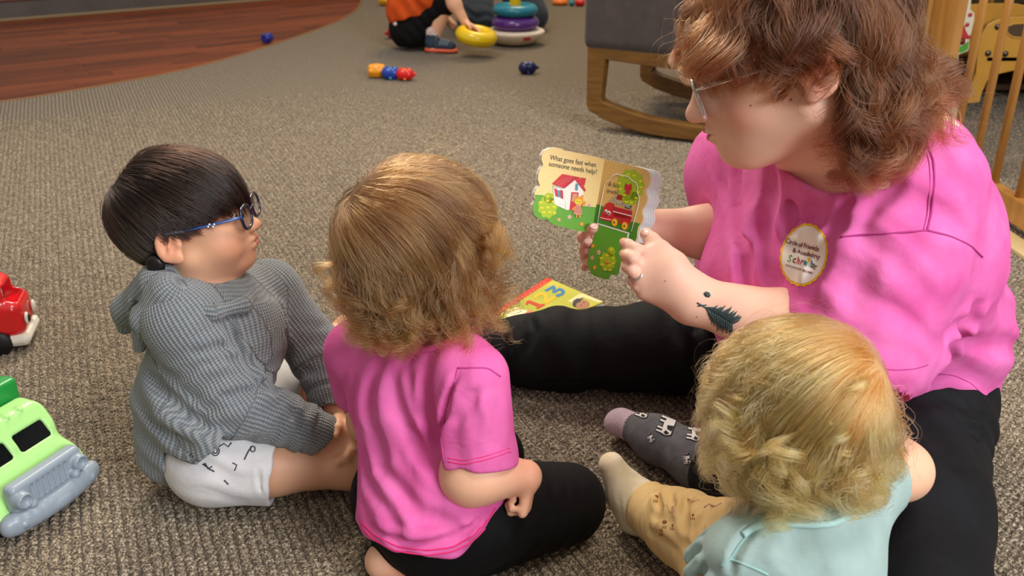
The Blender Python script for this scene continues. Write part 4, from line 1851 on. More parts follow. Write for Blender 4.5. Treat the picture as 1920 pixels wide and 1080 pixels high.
def girl_pink():
    root = empty('person', (-0.08, 0.93, 0), 'toddler with curly light brown hair, pink T-shirt and black leggings, kneeling, seen from behind', 'person')
    h = Fr(A(783, 455, 0.985), 52, -6, 0, 1.0)
    g = Sdf(0.02)
    g.u(head_sdf(h))
    neck, che, pel = A(770, 645, 0.975), A(785, 740, 0.965), A(825, 950, 0.925)
    g.u(Cone(h.p(-0.015, 0, -0.045), neck, 0.033, 0.035), k=0.03)
    g.u(Cone(neck, che, 0.045, 0.060), Cone(che, pel, 0.060, 0.068), k=0.03)
    sr, er, wr = A(893, 716, 0.895), A(880, 893, 0.865), A(985, 893, 0.875)
    g.u(Cone(che, sr, 0.045, 0.030), Cone(sr, er, 0.031, 0.031), k=0.02)
    g.u(Cone(er, wr, 0.030, 0.019), k=0.012)
    g.u(Ell(er + V(0.012, 0.0, 0.004), (0.035, 0.032, 0.028)), k=0.02)
    sl, el, wl = A(668, 660, 1.01), A(690, 790, 1.06), A(800, 800, 1.12)
    g.u(Cone(che, sl, 0.045, 0.028), Cone(sl, el, 0.028, 0.024), Cone(el, wl, 0.024, 0.016), k=0.02)
    hr = hand(wr + V(0.004, -0.004, -0.006), V(-0.15, -0.25, -1), V(-0.9, 0.3, 0.1), (0.1, 1, 0), 0.38, (65, 75, 55), child=True)
    g.u(hr, k=0.008)
    hl = hand(wl, V(0.6, 0.5, -0.3), V(0, -0.2, -1), (-0.5, 0.6, 0), 0.46, (20, 30, 30), child=True)
    g.u(hl, k=0.008)
    # kneeling legs
    hipr, kr, fr = A(880, 960, 0.905), A(1062, 962, 0.975), V(-0.10, 0.865, 0.035)
    kr[2] = 0.058
    hipl, kl, fl = A(760, 930, 0.98), A(915, 835, 1.075), V(-0.155, 0.895, 0.033)
    kl[2] = 0.058
    for a, b_, c in ((hipr, kr, fr), (hipl, kl, fl)):
        g.u(Cone(pel, a, 0.06, 0.055), Cone(a, b_, 0.050, 0.036), k=0.02)
        b2 = V(b_[0], b_[1], 0.036)
        ank = c
        g.u(Cone(b2, ank, 0.033, 0.021), k=0.008)
    # bare left foot poking out under the hem, sole up
    fd = nrm(V(-0.20, -0.55, -0.10))
    ft0 = Zp(770, 1064, 0.030)
    g.u(Cone(fl, ft0, 0.020, 0.0185), k=0.012)
    sd = nrm(np.cross(fd, V(0, 0, 1)))
    for i, (o, r_) in enumerate(((-0.019, 0.0095), (-0.0075, 0.0068), (0.002, 0.0062), (0.0105, 0.0058), (0.018, 0.0054))):
        g.u(Cone(ft0 + sd * o * 0.85, ft0 + sd * o + fd * (0.026 - 0.35 * abs(o + 0.012)) + V(0, 0, -0.004), r_ * 1.1, r_), k=0.0035)

    def red(P):
        a = np.exp(-np.sum((P - (er + V(0.02, 0.01, 0.02))) ** 2, 1) / 0.03 ** 2) * 0.4
        b = np.exp(-np.sum((P - ft0) ** 2, 1) / 0.03 ** 2) * 0.7
        c = np.exp(-np.sum((P - wr) ** 2, 1) / 0.03 ** 2) * 0.5
        return a + b + c
    body = blob('body', g, (-0.28, 0.76, 0.0), (0.17, 1.20, 0.56), 0.0027, skin_pale, root, attr={'red': red})
    face_parts(h, body, brow='#8a6238', lip='#c8706a')

    # ---- leggings
    lg = Sdf(0.018)
    lg.u(Cone(pel + V(0, 0, -0.012), pel + V(0, 0, 0.04), 0.082, 0.074), k=0.02)
    for a, b_, c in ((hipr, kr, fr), (hipl, kl, fl)):
        kk = b_ + V(0, 0, 0.002)
        lg.u(Cone(pel, a, 0.068, 0.066), Cone(a, kk, 0.064, 0.050), k=0.02)
        b2 = V(b_[0], b_[1], 0.044)
        lg.u(Cone(b2, c + (b2 - c) * 0.05, 0.040, 0.026), k=0.012)
    lg.isect(Box_((0, 0, 0.5), (5, 5, 0.497)), k=0.002)
    lg.folds(hipr + V(0.03, 0, 0.0), 0.06, nrm(kr - hipr), 0.03, 0.0016, 0.8)
    lg.folds(kr + V(-0.03, -0.03, 0.0), 0.05, nrm(kr - hipr), 0.022, 0.0018, 0.8, 1)
    lgo = blob('leggings', lg, (-0.26, 0.78, 0.0), (0.16, 1.15, 0.20), 0.003, black_knit, root)

    # ---- T-shirt
    ts = Sdf(0.02)
    t0 = Cone(neck + V(0, 0, -0.008), che, 0.050, 0.080, ((0.53, 0.85, 0), 0.82))
    t1 = Cone(che, A(815, 905, 0.93), 0.082, 0.090, ((0.53, 0.85, 0), 0.80))
    t2 = Cone(A(815, 905, 0.93), A(800, 985, 0.895), 0.090, 0.088, ((0.53, 0.85, 0), 0.86))
    tor = Sdf(0.03).u(t0, t1, t2)
    tor.u(Cone(che, A(862, 692, 0.915), 0.06, 0.042), Cone(che, sl + V(0.01, 0, 0), 0.06, 0.040), k=0.03)
    tor.u(Cone(A(858, 900, 0.90), A(893, 960, 0.885), 0.045, 0.046), k=0.03)
    # hem plane slopes down to the back
    hp = A(800, 1036, 0.83)
    hemn = nrm(V(0.10, 0.28, 1))
    dsl = nrm(er - sr)
    sb = A(899, 862, 0.872)
    ts.u(tor)
    ts.cut(Half(hp, hemn), k=0.004)
    la, lb = A(880, 1028, 0.84), A(945, 945, 0.88)
    ts.cut(Half(la, nrm(np.cross(lb - la, nrm(la - V(0, 0, H)))) * (1 if np.cross(lb - la, la - V(0, 0, H))[2] > 0 else -1)), k=0.010)
    slv = Sdf(0.01).u(Cone(sr + V(-0.006, 0.002, 0.004), sb, 0.042, 0.041), Cone(sb, sb + dsl * 0.02, 0.041, 0.042))
    slv.cut(Half(sb, -dsl), k=0.002)
    slv.cut(Cone(sb - dsl * 0.008, sb + dsl * 0.03, 0.0355, 0.0385), k=0.002)
    ts.u(slv, k=0.010)
    slb = sl + (el - sl) * 0.55
    ts.u(Sdf(0.01).u(Cone(sl, slb, 0.040, 0.038)).cut(Half(slb, -(el - sl)), k=0.002), k=0.012)
    ts.cut(Cone(neck - V(0, 0, 0.01), neck + V(0.004, 0.006, 0.07), 0.040, 0.060), k=0.003)
    for pts, w, dep in (
            ([A(862, 690, .85), A(835, 770, .85), A(828, 830, .85), A(842, 880, .85)], 0.0045, 0.006),
            ([A(700, 690, .88), A(695, 780, .86), A(720, 880, .85), A(790, 970, .84), A(870, 990, .84)], 0.009, 0.0055),
            ([A(735, 680, .88), A(745, 760, .86), A(790, 850, .85), A(860, 930, .84)], 0.009, 0.0045),
            ([A(670, 700, .9), A(668, 800, .88), A(690, 900, .86), A(735, 975, .85)], 0.008, 0.005),
            ([A(800, 700, .88), A(800, 770, .86), A(825, 850, .85), A(880, 925, .84)], 0.008, 0.0045),
            ([A(770, 690, .88), A(768, 740, .86), A(785, 800, .85)], 0.007, 0.003),
            ([A(690, 985, .85), A(745, 1012, .84), A(800, 1022, .84), A(860, 1005, .84), A(890, 985, .84)], 0.005, 0.004),
            ([A(720, 1000, .85), A(770, 1005, .84), A(840, 990, .84)], 0.006, -0.003),
            ([A(870, 995, .84), A(890, 985, .84), A(900, 970, .85)], 0.004, 0.004),
            ([A(900, 720, .84), A(880, 760, .84), A(850, 800, .84)], 0.006, 0.0025),
            ([A(930, 740, .84), A(930, 800, .84), A(925, 850, .84)], 0.008, 0.0022)):
        ts.crease(relax(ts, pts), w, dep)
    ts.folds(A(790, 760, .87), 0.12, (0.85, -0.5, 0.15), 0.042, 0.0022, 0.7, 0.6)
    ts.folds(A(780, 980, .85), 0.09, (0.6, -0.3, 0.7), 0.035, 0.0020, 0.8, 2.0)
    ts.folds(A(900, 790, .85), 0.05, (0.9, -0.3, 0.3), 0.028, 0.0014, 0.8, 2.0)
    tso = blob('shirt', ts, (-0.28, 0.78, 0.03), (0.06, 1.16, 0.36), 0.0028, pink_small, root)
    bv = bvh_of(tso)
    for ln_ in ([(676, 985), (700, 1012), (745, 1034), (800, 1041), (850, 1034), (890, 1012), (918, 982), (934, 955)],
                [(678, 978), (702, 1004), (746, 1026), (800, 1033), (850, 1026), (888, 1004), (914, 976), (928, 952)]):
        seam('stitching', bv, ln_, 0.0009, stitch_pink, tso, 0.0003)
    seam('stitching', bv, [(840, 866), (872, 871), (912, 862), (957, 847)], 0.0006, stitch_pink, tso, 0.0002)
    seam('stitching', bv, [(840, 859), (872, 864), (912, 855), (956, 840)], 0.0005, stitch_pink, tso, 0.0002)
    sm = mat('seam_pink', '#b83a84', 0.9)
    seam('seam', bv, [(858, 692), (838, 760), (826, 820), (832, 866)], 0.0011, sm, tso, 0.0)
    seam('seam', bv, [(858, 690), (880, 690), (915, 690), (938, 706)], 0.0010, sm, tso, 0.0)
    rb = seam('collar', bv, [(688, 640), (715, 655), (760, 660), (810, 655), (850, 640), (868, 630)], 0.0045, mat('collar_pink', '#d9559d', 0.9, bump=(900, 0.3, 0.001)), tso, 0.001)

    # ---- hair
    def cut(l):
        a = np.arctan2(l[:, 1], l[:, 0])
        return l[:, 2] - np.interp(l[:, 0], [-.12, -.02, .02, .04, .06, .10], [-.076, -.075, -.068, -.060, .0, .012]) + 0.010 * np.sin(a * 9) + .006 * np.sin(a * 21)

    def roots(l):
        return l[:, 2] - np.interp(l[:, 0], [-.12, -.03, 0, .02, .05, .07, .09], [-.062, -.062, -.030, .000, .030, .045, .055])
    cap = hair_cap(body, h, mat('hair_cap_brown', '#6f4c2c', 0.6), roots, 0.003)
    colf = Grid(Sdf(0.01).u(head_sdf(h), Cone(h.p(-0.015, 0, -0.045), neck, 0.040, 0.046), ts, k=0.004), h.O - 0.22, h.O + 0.2)
    make_hair(cap, h, hm_brown, 12500, (-0.055, 0.030, 0.058), cut, (0.13, 0.20), seed=11, h0=0.004, hvar=0.010, stick=0.40, gravity=0.75, swirl=1.1, swirl_fall=0.06,
              clumps=220, clump=0.75, roots=roots, collide=colf, jitter=0.0007, rad=0.00022, curl_r=0.009, curl_wl=0.060, curl_from=0.52, fly=0.03, coil=0.5)
    # loose ringlets over the neck and ears
    make_hair(cap, h, hm_brown, 4200, (-0.055, 0.030, 0.058), lambda l: cut(l) + 0.01, (0.16, 0.24), seed=12, h0=0.012, hvar=0.018, stick=0.08, gravity=0.8, swirl=0.8,
              clumps=60, clump=0.93, roots=lambda l: np.minimum(roots(l), 0.02 - l[:, 2]), collide=colf, jitter=0.0008, rad=0.00024, curl_r=0.013, curl_wl=0.046, curl_from=0.20, fly=0.05, coil=0.5)
    make_hair(cap, h, hm_brown, 260, (-0.055, 0.030, 0.058), cut, (0.14, 0.20), seed=13, h0=0.016, hvar=0.03, stick=0.0, gravity=0.5, swirl=0.8,
              clumps=120, clump=0.2, roots=roots, jitter=0.0012, rad=0.00008, curl_r=0.010, curl_wl=0.07, curl_from=0.2, fly=0.08)
    RL = []
    rs = np.random.RandomState(8)
    for px, py in ((640, 540), (655, 575), (668, 520), (690, 555), (700, 590), (720, 560), (735, 600), (745, 540), (765, 580), (780, 610), (800, 565), (815, 600), (835, 570), (850, 605), (860, 560), (640, 500), (900, 470), (915, 440), (905, 500), (925, 480), (870, 530), (712, 615), (680, 610)):
        RL.append((px, py - 14, rs.normal() * 0.5 + (0.9 if px > 880 else (-0.5 if px < 670 else 0)), 1 if px < 880 else 0.3, 0.034 + 0.020 * rs.rand(), 0.0085 + 0.006 * rs.rand(), 1.0 + 0.8 * rs.rand(), 0.0062))
    ringlets(cap, h, hm_brown, cap, RL, 5, 55, colf, 0.00014)
    return root


girl_pink()

# ------------------------------------------------------------------ blond toddler in the pale blue-green top
sage = cloth('jersey_sage', '#8ba09d', '#9db1ae', 900, 0.3, fade=(30, 0.25))


def toddler_blond():
    root = empty('person', (0.27, 0.72, 0), 'blond curly-haired toddler in a pale blue-green top and yellow trousers, seen from behind', 'person')
    h = Fr(A(1497, 768, 0.735), 122, -10, 0, 0.91)
    g = Sdf(0.02)
    g.u(head_sdf(h))
    neck, che, pel = A(1520, 965, 0.70), V(0.265, 0.690, 0.190), V(0.255, 0.700, 0.075)
    g.u(Cone(h.p(-0.02, 0, -0.045), neck, 0.036, 0.038), k=0.03)
    g.u(Cone(neck, che, 0.043, 0.058), Cone(che, pel, 0.058, 0.058), k=0.03)
    sr, er, wr = A(1628, 900, 0.765), A(1690, 882, 0.795), A(1600, 770, 0.90)
    g.u(Cone(che, sr, 0.045, 0.030), Cone(sr, er, 0.031, 0.029), Cone(er, wr, 0.027, 0.019), k=0.016)
    g.u(hand(wr, V(-0.5, 0.5, 0.2), V(-0.3, -0.5, -0.6), (-0.3, -0.3, 0.8), 0.44, (20, 30, 20), child=True), k=0.008)
    sl, el, wl = V(0.190, 0.665, 0.225), V(0.150, 0.700, 0.150), V(0.150, 0.780, 0.110)
    sl = A(1392, 1045, 0.665)
    el = A(1335, 1130, 0.68)
    wl = A(1345, 1060, 0.76)
    g.u(Cone(che, sl, 0.045, 0.028), Cone(sl, el, 0.028, 0.026), Cone(el, wl, 0.023, 0.017), k=0.018)
    g.u(hand(wl, V(0.3, 0.8, -0.1), V(0.3, -0.3, -0.9), (0.8, -0.2, 0), 0.44, (20, 30, 20), child=True), k=0.008)
    ank, kn = A(1208, 950, 0.985), A(1385, 1045, 0.835)
    ank[2] = max(ank[2], 0.036)
    g.u(Cone(pel, kn, 0.055, 0.038), Cone(kn, ank, 0.036, 0.024), k=0.02)
    heel, toe = A(1196, 968, 0.995), A(1146, 872, 1.005)
    heel[2] = 0.026
    g.u(Cone(heel, toe, 0.022, 0.014), Cone(ank, heel, 0.024, 0.024), k=0.01)
    kn2, an2 = V(0.375, 0.855, 0.075), V(0.300, 0.935, 0.045)
    g.u(Cone(pel + V(.03, .02, 0), V(0.300, 0.790, 0.060), 0.05, 0.036), Cone(V(0.300, 0.790, 0.060), V(0.290, 0.84, 0.045), 0.034, 0.026), k=0.02)

    def red(P):
        a = np.exp(-np.sum((P - er) ** 2, 1) / 0.04 ** 2) * 0.12
        b = np.exp(-np.sum((P - wl) ** 2, 1) / 0.03 ** 2) * 0.7
        l = h.inv(P)
        c = np.exp(-(((l[:, 0] - 0.045) / 0.02) ** 2 + ((np.abs(l[:, 1]) - 0.045) / 0.018) ** 2 + ((l[:, 2] + 0.045) / 0.02) ** 2)) * 0.9
        return a + b + c
    body = blob('body', g, (0.06, 0.56, 0.0), (0.48, 1.06, 0.48), 0.0027, skin_pale, root, attr={'red': red})
    face_parts(h, body, brow='#b08a50', lip='#c8706a')

    # ---- trousers
    tr = Sdf(0.02)
    d = nrm(ank - kn)
    a2 = ank - d * 0.010
    p1 = Cone(kn, a2 - d * 0.075, 0.062, 0.044)
    p2 = Cone(a2 - d * 0.075, a2, 0.042, 0.035)
    tr.u(Cone(pel, kn, 0.078, 0.062), p1, p2)
    tr.u(Cone(pel + V(.03, .02, 0), V(0.300, 0.790, 0.060), 0.058, 0.044), Cone(V(0.300, 0.790, 0.060), V(0.290, 0.84, 0.045), 0.042, 0.034))
    tr.cut(Half(a2 + d * 0.002, -d), k=0.003)
    tr.cut(Cone(a2 - d * 0.015, a2 + d * 0.05, 0.0285, 0.031), k=0.003)
    tr.isect(Box_((0, 0, 0.5), (5, 5, 0.497)), k=0.002)
    for pts, w, dep in (
            ([A(1232, 915, 1), A(1240, 955, 1), A(1228, 990, 1)], 0.0045, 0.004),
            ([A(1295, 925, .95), A(1283, 965, .95), A(1292, 1000, .95)], 0.006, 0.006),
            ([A(1335, 945, .9), A(1312, 985, .9), A(1316, 1040, .9), A(1330, 1075, .9)], 0.006, 0.006),
            ([A(1215, 975, 1), A(1250, 995, .95), A(1290, 1020, .92)], 0.006, -0.004),
            ([A(1240, 985, 1), A(1270, 1010, .95), A(1300, 1035, .92)], 0.005, 0.004),
            ([A(1255, 920, 1), A(1262, 950, .95), A(1255, 980, .92)], 0.005, 0.003)):
        tr.crease(relax(tr, pts), w, dep)
    tr.folds(A(1270, 960, .95), 0.06, d, 0.026, 0.0030, 1.0)
    tro = blob('trousers', tr, (0.06, 0.58, 0.0), (0.48, 1.06, 0.17), 0.003, cloth('yellow_cotton', '#cfae74', '#dcc08a', 700, 0.2, fade=(20, 0.25)), root)
    bv = bvh_of(tro)
    br = mat('print_brown', '#8a5420', 0.8)
    pr = MB()
    for cx, cy, sz in ((1230, 931, 5), (1247, 979, 6), (1241, 994, 5), (1305, 1020, 5), (1262, 985, 3), (1300, 966, 3)):
        c = hit(bv, cx, cy, 0.0004)
        if c is None:
            continue
        pr.ball(c, (0.0026 * sz / 5, 0.0026 * sz / 5, 0.0014), 8, 6)
        for k in range(3):
            q = hit(bv, cx - 4 + k * 3, cy + sz + 1, 0.0002)
            q2 = hit(bv, cx - 4 + k * 3, cy + sz + 6, 0.0002)
            if q is not None and q2 is not None:
                pr.tube([q, q2], 0.0005, 4)
    if pr.v:
        pr.build('print', br, tro)['kind'] = 'stuff'
    pk = MB()
    for ln_ in ([(1243, 958), (1250, 946), (1256, 962), (1262, 950), (1262, 968)], [(1320, 952), (1330, 945), (1342, 950), (1352, 944)], [(1290, 935), (1300, 942), (1310, 938)]):
        pts = [hit(bv, x, y, 0.0002) for x, y in ln_]
        pts = [p for p in pts if p is not None]
        if len(pts) > 1:
            pk.tube(pts, 0.0010, 4)
    if pk.v:
        pk.build('print', mat('print_pink', '#cf9a80', 0.8), tro)['kind'] = 'stuff'

    # ---- sock
    so = Sdf(0.012)
    fd = nrm(toe - heel)
    so.u(Cone(heel + V(0, 0, 0.0), heel + fd * 0.035, 0.026, 0.026), Cone(heel + fd * 0.035, toe, 0.026, 0.0165), k=0.012)
    so.u(Cone(ank - d * 0.0, heel + V(0, -0.004, 0.004), 0.029, 0.027), Cone(ank - d * 0.012, ank, 0.0275, 0.028), k=0.014)
    so.u(Ell(toe + fd * 0.004 + V(0.004, 0, -0.002), (0.012, 0.012, 0.012)), k=0.006)
    so.folds(ank, 0.035, d, 0.010, 0.0010, 0.6)
    so.isect(Box_((0, 0, 0.5), (5, 5, 0.498)), k=0.002)
    blob('sock', so, (0.06, 0.90, 0.0), (0.26, 1.07, 0.16), 0.0025, cloth('sock_cream', '#d8c7a4', '#e6dcc4', 1200, 0.5, fade=(24, 0.25)), root)

    # ---- top
    ts = Sdf(0.02)
    t0 = Cone(neck + V(0, 0, -0.002), che, 0.056, 0.082, ((-0.52, 0.85, 0), 0.85))
    t1 = Cone(che, pel, 0.080, 0.070, ((-0.52, 0.85, 0), 0.85))
    ts.u(t0, t1, k=0.03)
    ts.u(Cone(che, sr + V(-0.008, -0.004, 0), 0.06, 0.041), Cone(che, sl + V(0.006, 0, 0), 0.06, 0.038), k=0.03)
    dr = nrm(er - sr)
    sbr = sr + dr * 0.012
    ts.u(Sdf(0.01).u(Cone(sr - dr * 0.01, sbr, 0.040, 0.038)).cut(Half(sbr, -dr), k=0.002), k=0.012)
    dl = nrm(el - sl)
    sbl = sl + dl * 0.035
    rf = Sdf(0.01).u(Cone(sl, sbl, 0.036, 0.044))
    rf.cut(Half(sbl, -dl), k=0.003).cut(Cone(sbl - dl * 0.02, sbl + dl * 0.03, 0.036, 0.042), k=0.002)
    _, s_, u_ = frame_from(dl)
    for i in range(12):
        a = 2 * math.pi * i / 12
        o = math.cos(a) * s_ + math.sin(a) * u_
        rf.crease([sl + o * 0.036 + dl * 0.002, sbl + o * 0.044], 0.0045, 0.006)
    ts.u(rf, k=0.008)
    ts.cut(Cone(neck + V(-0.006, 0.010, 0.034), neck + V(-0.016, 0.03, 0.09), 0.040, 0.056), k=0.003)
    ts.cut(Half(pel + V(0, 0, -0.03), V(0, 0, 1)), k=0.003)
    for pts, w, dep in (
            ([A(1420, 985, .63), A(1395, 1010, .62), A(1378, 1040, .62), A(1368, 1080, .62)], 0.004, 0.004),
            ([A(1500, 1010, .65), A(1480, 1040, .64), A(1470, 1075, .62)], 0.008, 0.002)):
        ts.crease(relax(ts, pts), w, dep)
    ts.folds(A(1520, 1060, .62), 0.09, (0.9, 0.3, 0.2), 0.05, 0.0016, 0.8)
    tso = blob('top', ts, (0.10, 0.54, 0.03), (0.46, 0.86, 0.34), 0.0028, sage, root)
    bv = bvh_of(tso)
    seam('collar', bv, [(1392, 1003), (1410, 992), (1432, 984), (1470, 982), (1520, 985), (1560, 982), (1600, 962), (1640, 930)], 0.0034, mat('collar_sage', '#a9cbc9', 0.9, bump=(900, 0.4, 0.001)), tso, 0.001)
    seam('seam', bv, [(1425, 988), (1400, 1005), (1382, 1028), (1372, 1045), (1352, 1062)], 0.0012, mat('seam_sage', '#8fb3b0', 0.9), tso, 0.0)
    seam('seam', bv, [(1368, 1048), (1390, 1056), (1415, 1066), (1440, 1078)], 0.0012, mat('seam_sage', '#8fb3b0', 0.9), tso, 0.0)

    # ---- hair
    def cut(l):
        a = np.arctan2(l[:, 1], l[:, 0])
        return l[:, 2] - np.interp(l[:, 0], [-.12, -.02, .02, .05, .07, .10], [-.046, -.050, -.056, -.060, .0, .012]) + 0.010 * np.sin(a * 9) + .006 * np.sin(a * 21)

    def roots(l):
        return l[:, 2] - np.interp(l[:, 0], [-.12, -.03, 0, .02, .05, .07, .09], [-.060, -.060, -.030, -.010, .020, .035, .050])
    cap = hair_cap(body, h, mat('hair_cap_blond', '#b98d5c', 0.6), roots, 0.0015)
    colf = Grid(Sdf(0.01).u(head_sdf(h), Cone(h.p(-0.02, 0, -0.045), neck, 0.042, 0.046), ts, k=0.004), h.O - 0.22, h.O + 0.2)
    W = (-0.062, -0.028, 0.040)
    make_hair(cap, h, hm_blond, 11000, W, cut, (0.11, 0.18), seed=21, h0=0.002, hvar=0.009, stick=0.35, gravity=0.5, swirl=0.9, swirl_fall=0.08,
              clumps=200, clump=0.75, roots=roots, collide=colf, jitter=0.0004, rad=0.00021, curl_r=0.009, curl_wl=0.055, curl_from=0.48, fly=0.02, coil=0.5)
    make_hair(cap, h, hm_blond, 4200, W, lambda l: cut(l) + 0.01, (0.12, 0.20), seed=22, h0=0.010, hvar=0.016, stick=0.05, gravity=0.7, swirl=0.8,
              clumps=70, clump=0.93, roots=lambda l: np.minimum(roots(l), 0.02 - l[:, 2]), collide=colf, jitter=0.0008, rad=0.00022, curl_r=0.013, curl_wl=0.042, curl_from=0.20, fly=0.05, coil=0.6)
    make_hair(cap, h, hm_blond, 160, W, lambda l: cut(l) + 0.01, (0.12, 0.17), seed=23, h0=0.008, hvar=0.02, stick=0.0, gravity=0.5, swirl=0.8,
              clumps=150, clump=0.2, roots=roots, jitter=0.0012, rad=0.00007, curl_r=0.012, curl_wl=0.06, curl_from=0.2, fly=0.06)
    RL = []
    rs = np.random.RandomState(9)
    for px, py in ((1335, 800), (1350, 830), (1345, 770), (1370, 860), (1390, 840), (1400, 890), (1425, 870), (1440, 910), (1460, 880), (1480, 920), (1500, 890), (1520, 925), (1545, 890), (1560, 930), (1580, 900), (1600, 925), (1610, 880), (1500, 850), (1560, 855), (1410, 830), (1530, 860), (1345, 800)):
        RL.append((px, py - 14, rs.normal() * 0.5 + (0.6 if px > 1640 else (-0.8 if px < 1370 else 0)), 1, 0.028 + 0.020 * rs.rand(), 0.0085 + 0.006 * rs.rand(), 1.0 + 0.8 * rs.rand(), 0.0062))
    RL += [(1605, 715, 0.3, 1, 0.008, 0.018, 1.9, 0.004), (1500, 800, 0.2, 1, 0.030, 0.016, 1.2, 0.004), (1420, 800, 0.2, 1, 0.030, 0.016, 1.1, 0.004), (1555, 790, 0.1, 1, 0.02, 0.014, 1.3, 0.0035)]
    ringlets(cap, h, hm_blond, cap, RL, 6, 48, colf, 0.00013)
    return root


toddler_blond()
# ------------------------------------------------------------------ woman reading
skin_adult = skin('skin_adult', '#e9bba4', '#d98f7c')
pink_big = cloth('jersey_pink_large', '#cf5396', '#df70b0', 900, 0.2)
hm_auburn = hair_mat('hair_auburn', '#220f08', '#6c3c20', rough=0.28)


def woman():
    root = empty('person', (0.52, 1.2, 0), 'woman with wavy auburn hair and clear glasses, pink T-shirt and black trousers, reading to toddlers', 'person')
    h = Fr(A(1490, 74, 1.0), 171, -18, 0, 1.10)
    g = Sdf(0.02)
    g.u(head_sdf(h, 'adult'))
    neck = A(1600, 250, 1.03)
    che = V(0.44, 1.07, 0.36)
    bel = V(0.52, 1.16, 0.22)
    pel = V(0.54, 1.20, 0.13)
    fwd = nrm(V(-0.83, -0.50, 0))
    lat = V(-fwd[1], fwd[0], 0)            # her left = towards the camera?
    g.u(Cone(h.p(-0.03, 0, -0.06), neck, 0.058, 0.062), k=0.03)
    g.u(Cone(neck, che, 0.08, 0.12), Cone(che, pel, 0.12, 0.14), k=0.05)
    # near (her left) arm
    sn, en, wn_ = A(1705, 340, 0.985), A(1595, 650, 0.915), A(1302, 562, 0.975)
    sf, ef, wf = A(1385, 330, 1.24), A(1395, 440, 1.16), A(1195, 428, 1.15)
    g.u(Cone(che, sn, 0.10, 0.065), Cone(sn, en, 0.062, 0.050), k=0.04)
    g.u(Cone(en, en + (wn_ - en) * 0.35, 0.046, 0.043), Cone(en + (wn_ - en) * 0.35, wn_, 0.043, 0.0255), k=0.02)
    g.u(Cone(che, sf, 0.10, 0.06), Cone(sf, ef, 0.050, 0.036), k=0.02)
    g.u(Cone(ef, ef + (wf - ef) * 0.35, 0.034, 0.033), Cone(ef + (wf - ef) * 0.35, wf, 0.033, 0.0245), k=0.02)
    # near hand, joints placed one by one
    Yh = 0.985
    hg = Sdf(0.004)
    W0 = wn_
    palm_t = A(1262, 512, Yh - 0.002)
    kn = [A(1217, 478, Yh + 0.012), A(1204, 500, Yh + 0.004), A(1200, 523, Yh), A(1208, 547, Yh)]
    for i, k_ in enumerate(kn):
        hg.u(Cone(W0 + (k_ - W0) * 0.12 + V(0, 0, (1.5 - i) * 0.004), k_, 0.0160, 0.0100), k=0.012)
    hg.u(Cone(palm_t, W0, 0.019, 0.026), k=0.02)
    fing = [
        [kn[0], A(1192, 467, Yh + 0.014), A(1178, 459, Yh + 0.022), A(1170, 455, Yh + 0.034)],
        [kn[1], A(1187, 484, Yh + 0.000), A(1175, 479, Yh + 0.010), A(1170, 476, Yh + 0.026)],
        [kn[2], A(1186, 507, Yh - 0.004), A(1176, 500, Yh + 0.006), A(1173, 494, Yh + 0.022)],
        [kn[3], A(1195, 536, Yh - 0.002), A(1186, 526, Yh + 0.010), A(1184, 516, Yh + 0.026)]]
    for i, f_ in enumerate(fing):
        r0 = (0.0070, 0.0070, 0.0068, 0.0062)[i]
        fg = Sdf(0.003)
        for j in range(3):
            fg.u(Cone(f_[j], f_[j + 1], r0 * (1.08, 0.98, 0.95)[j], r0 * (1.0, 0.95, 0.85)[j]), k=0.003)
        hg.u(fg, k=0.0018)
    th = [A(1262, 492, Yh + 0.004), A(1240, 468, Yh + 0.018), A(1222, 450, Yh + 0.030), A(1211, 438, Yh + 0.040)]
    tg = Sdf(0.004)
    for j in range(3):
        tg.u(Cone(th[j], th[j + 1], (0.0135, 0.0102, 0.0088)[j], (0.0104, 0.0088, 0.0072)[j]), k=0.004)
    hg.u(tg, k=0.012)
    g.u(hg, k=0.012)
    # far hand: palm behind the book, finger ends coming round its left edge
    Yb = 1.150
    fh = Sdf(0.004)
    pc = A(1150, 455, Yb + 0.045)
    fh.u(Cone(wf, pc, 0.026, 0.022), Cone(A(1150, 435, Yb + .045), A(1145, 480, Yb + .045), 0.017, 0.016), k=0.015)
    ff = [
        [A(1140, 432, Yb + .040), A(1102, 452, Yb + .024), A(1093, 444, Yb - .008), A(1112, 428, Yb - .028)],
        [A(1140, 450, Yb + .040), A(1106, 470, Yb + .024), A(1096, 466, Yb - .004), A(1103, 454, Yb - .026)],
        [A(1138, 468, Yb + .040), A(1110, 486, Yb + .022), A(1097, 480, Yb - .002), A(1104, 471, Yb - .020)],
        [A(1138, 484, Yb + .040), A(1114, 500, Yb + .020), A(1098, 499, Yb + .000), A(1103, 492, Yb - .016)]]
    for i, f_ in enumerate(ff):
        r0 = (0.0082, 0.0076, 0.0072, 0.0064)[i]
        fg = Sdf(0.003)
        for j in range(3):
            fg.u(Cone(f_[j], f_[j + 1], r0 * (1.05, 0.98, 0.92)[j], r0 * (0.98, 0.92, 0.8)[j]), k=0.004)
        fh.u(fg, k=0.003)
    tg = Sdf(0.004)
    tt = [A(1175, 440, Yb + .05), A(1165, 400, Yb + .045), A(1160, 370, Yb + .035)]
    for j in range(2):
        tg.u(Cone(tt[j], tt[j + 1], 0.012 - j * 0.002, 0.010 - j * 0.002), k=0.004)
    fh.u(tg, k=0.012)
    g.u(fh, k=0.012)
    # legs
    hn, kn_, an = V(0.535, 1.10, 0.125), V(0.415, 0.715, 0.095), A(1315, 862, 1.08)
    an[2] = 0.050
    hf, kf, af = V(0.44, 1.31, 0.11), V(0.075, 1.372, 0.068), V(-0.205, 1.385, 0.052)
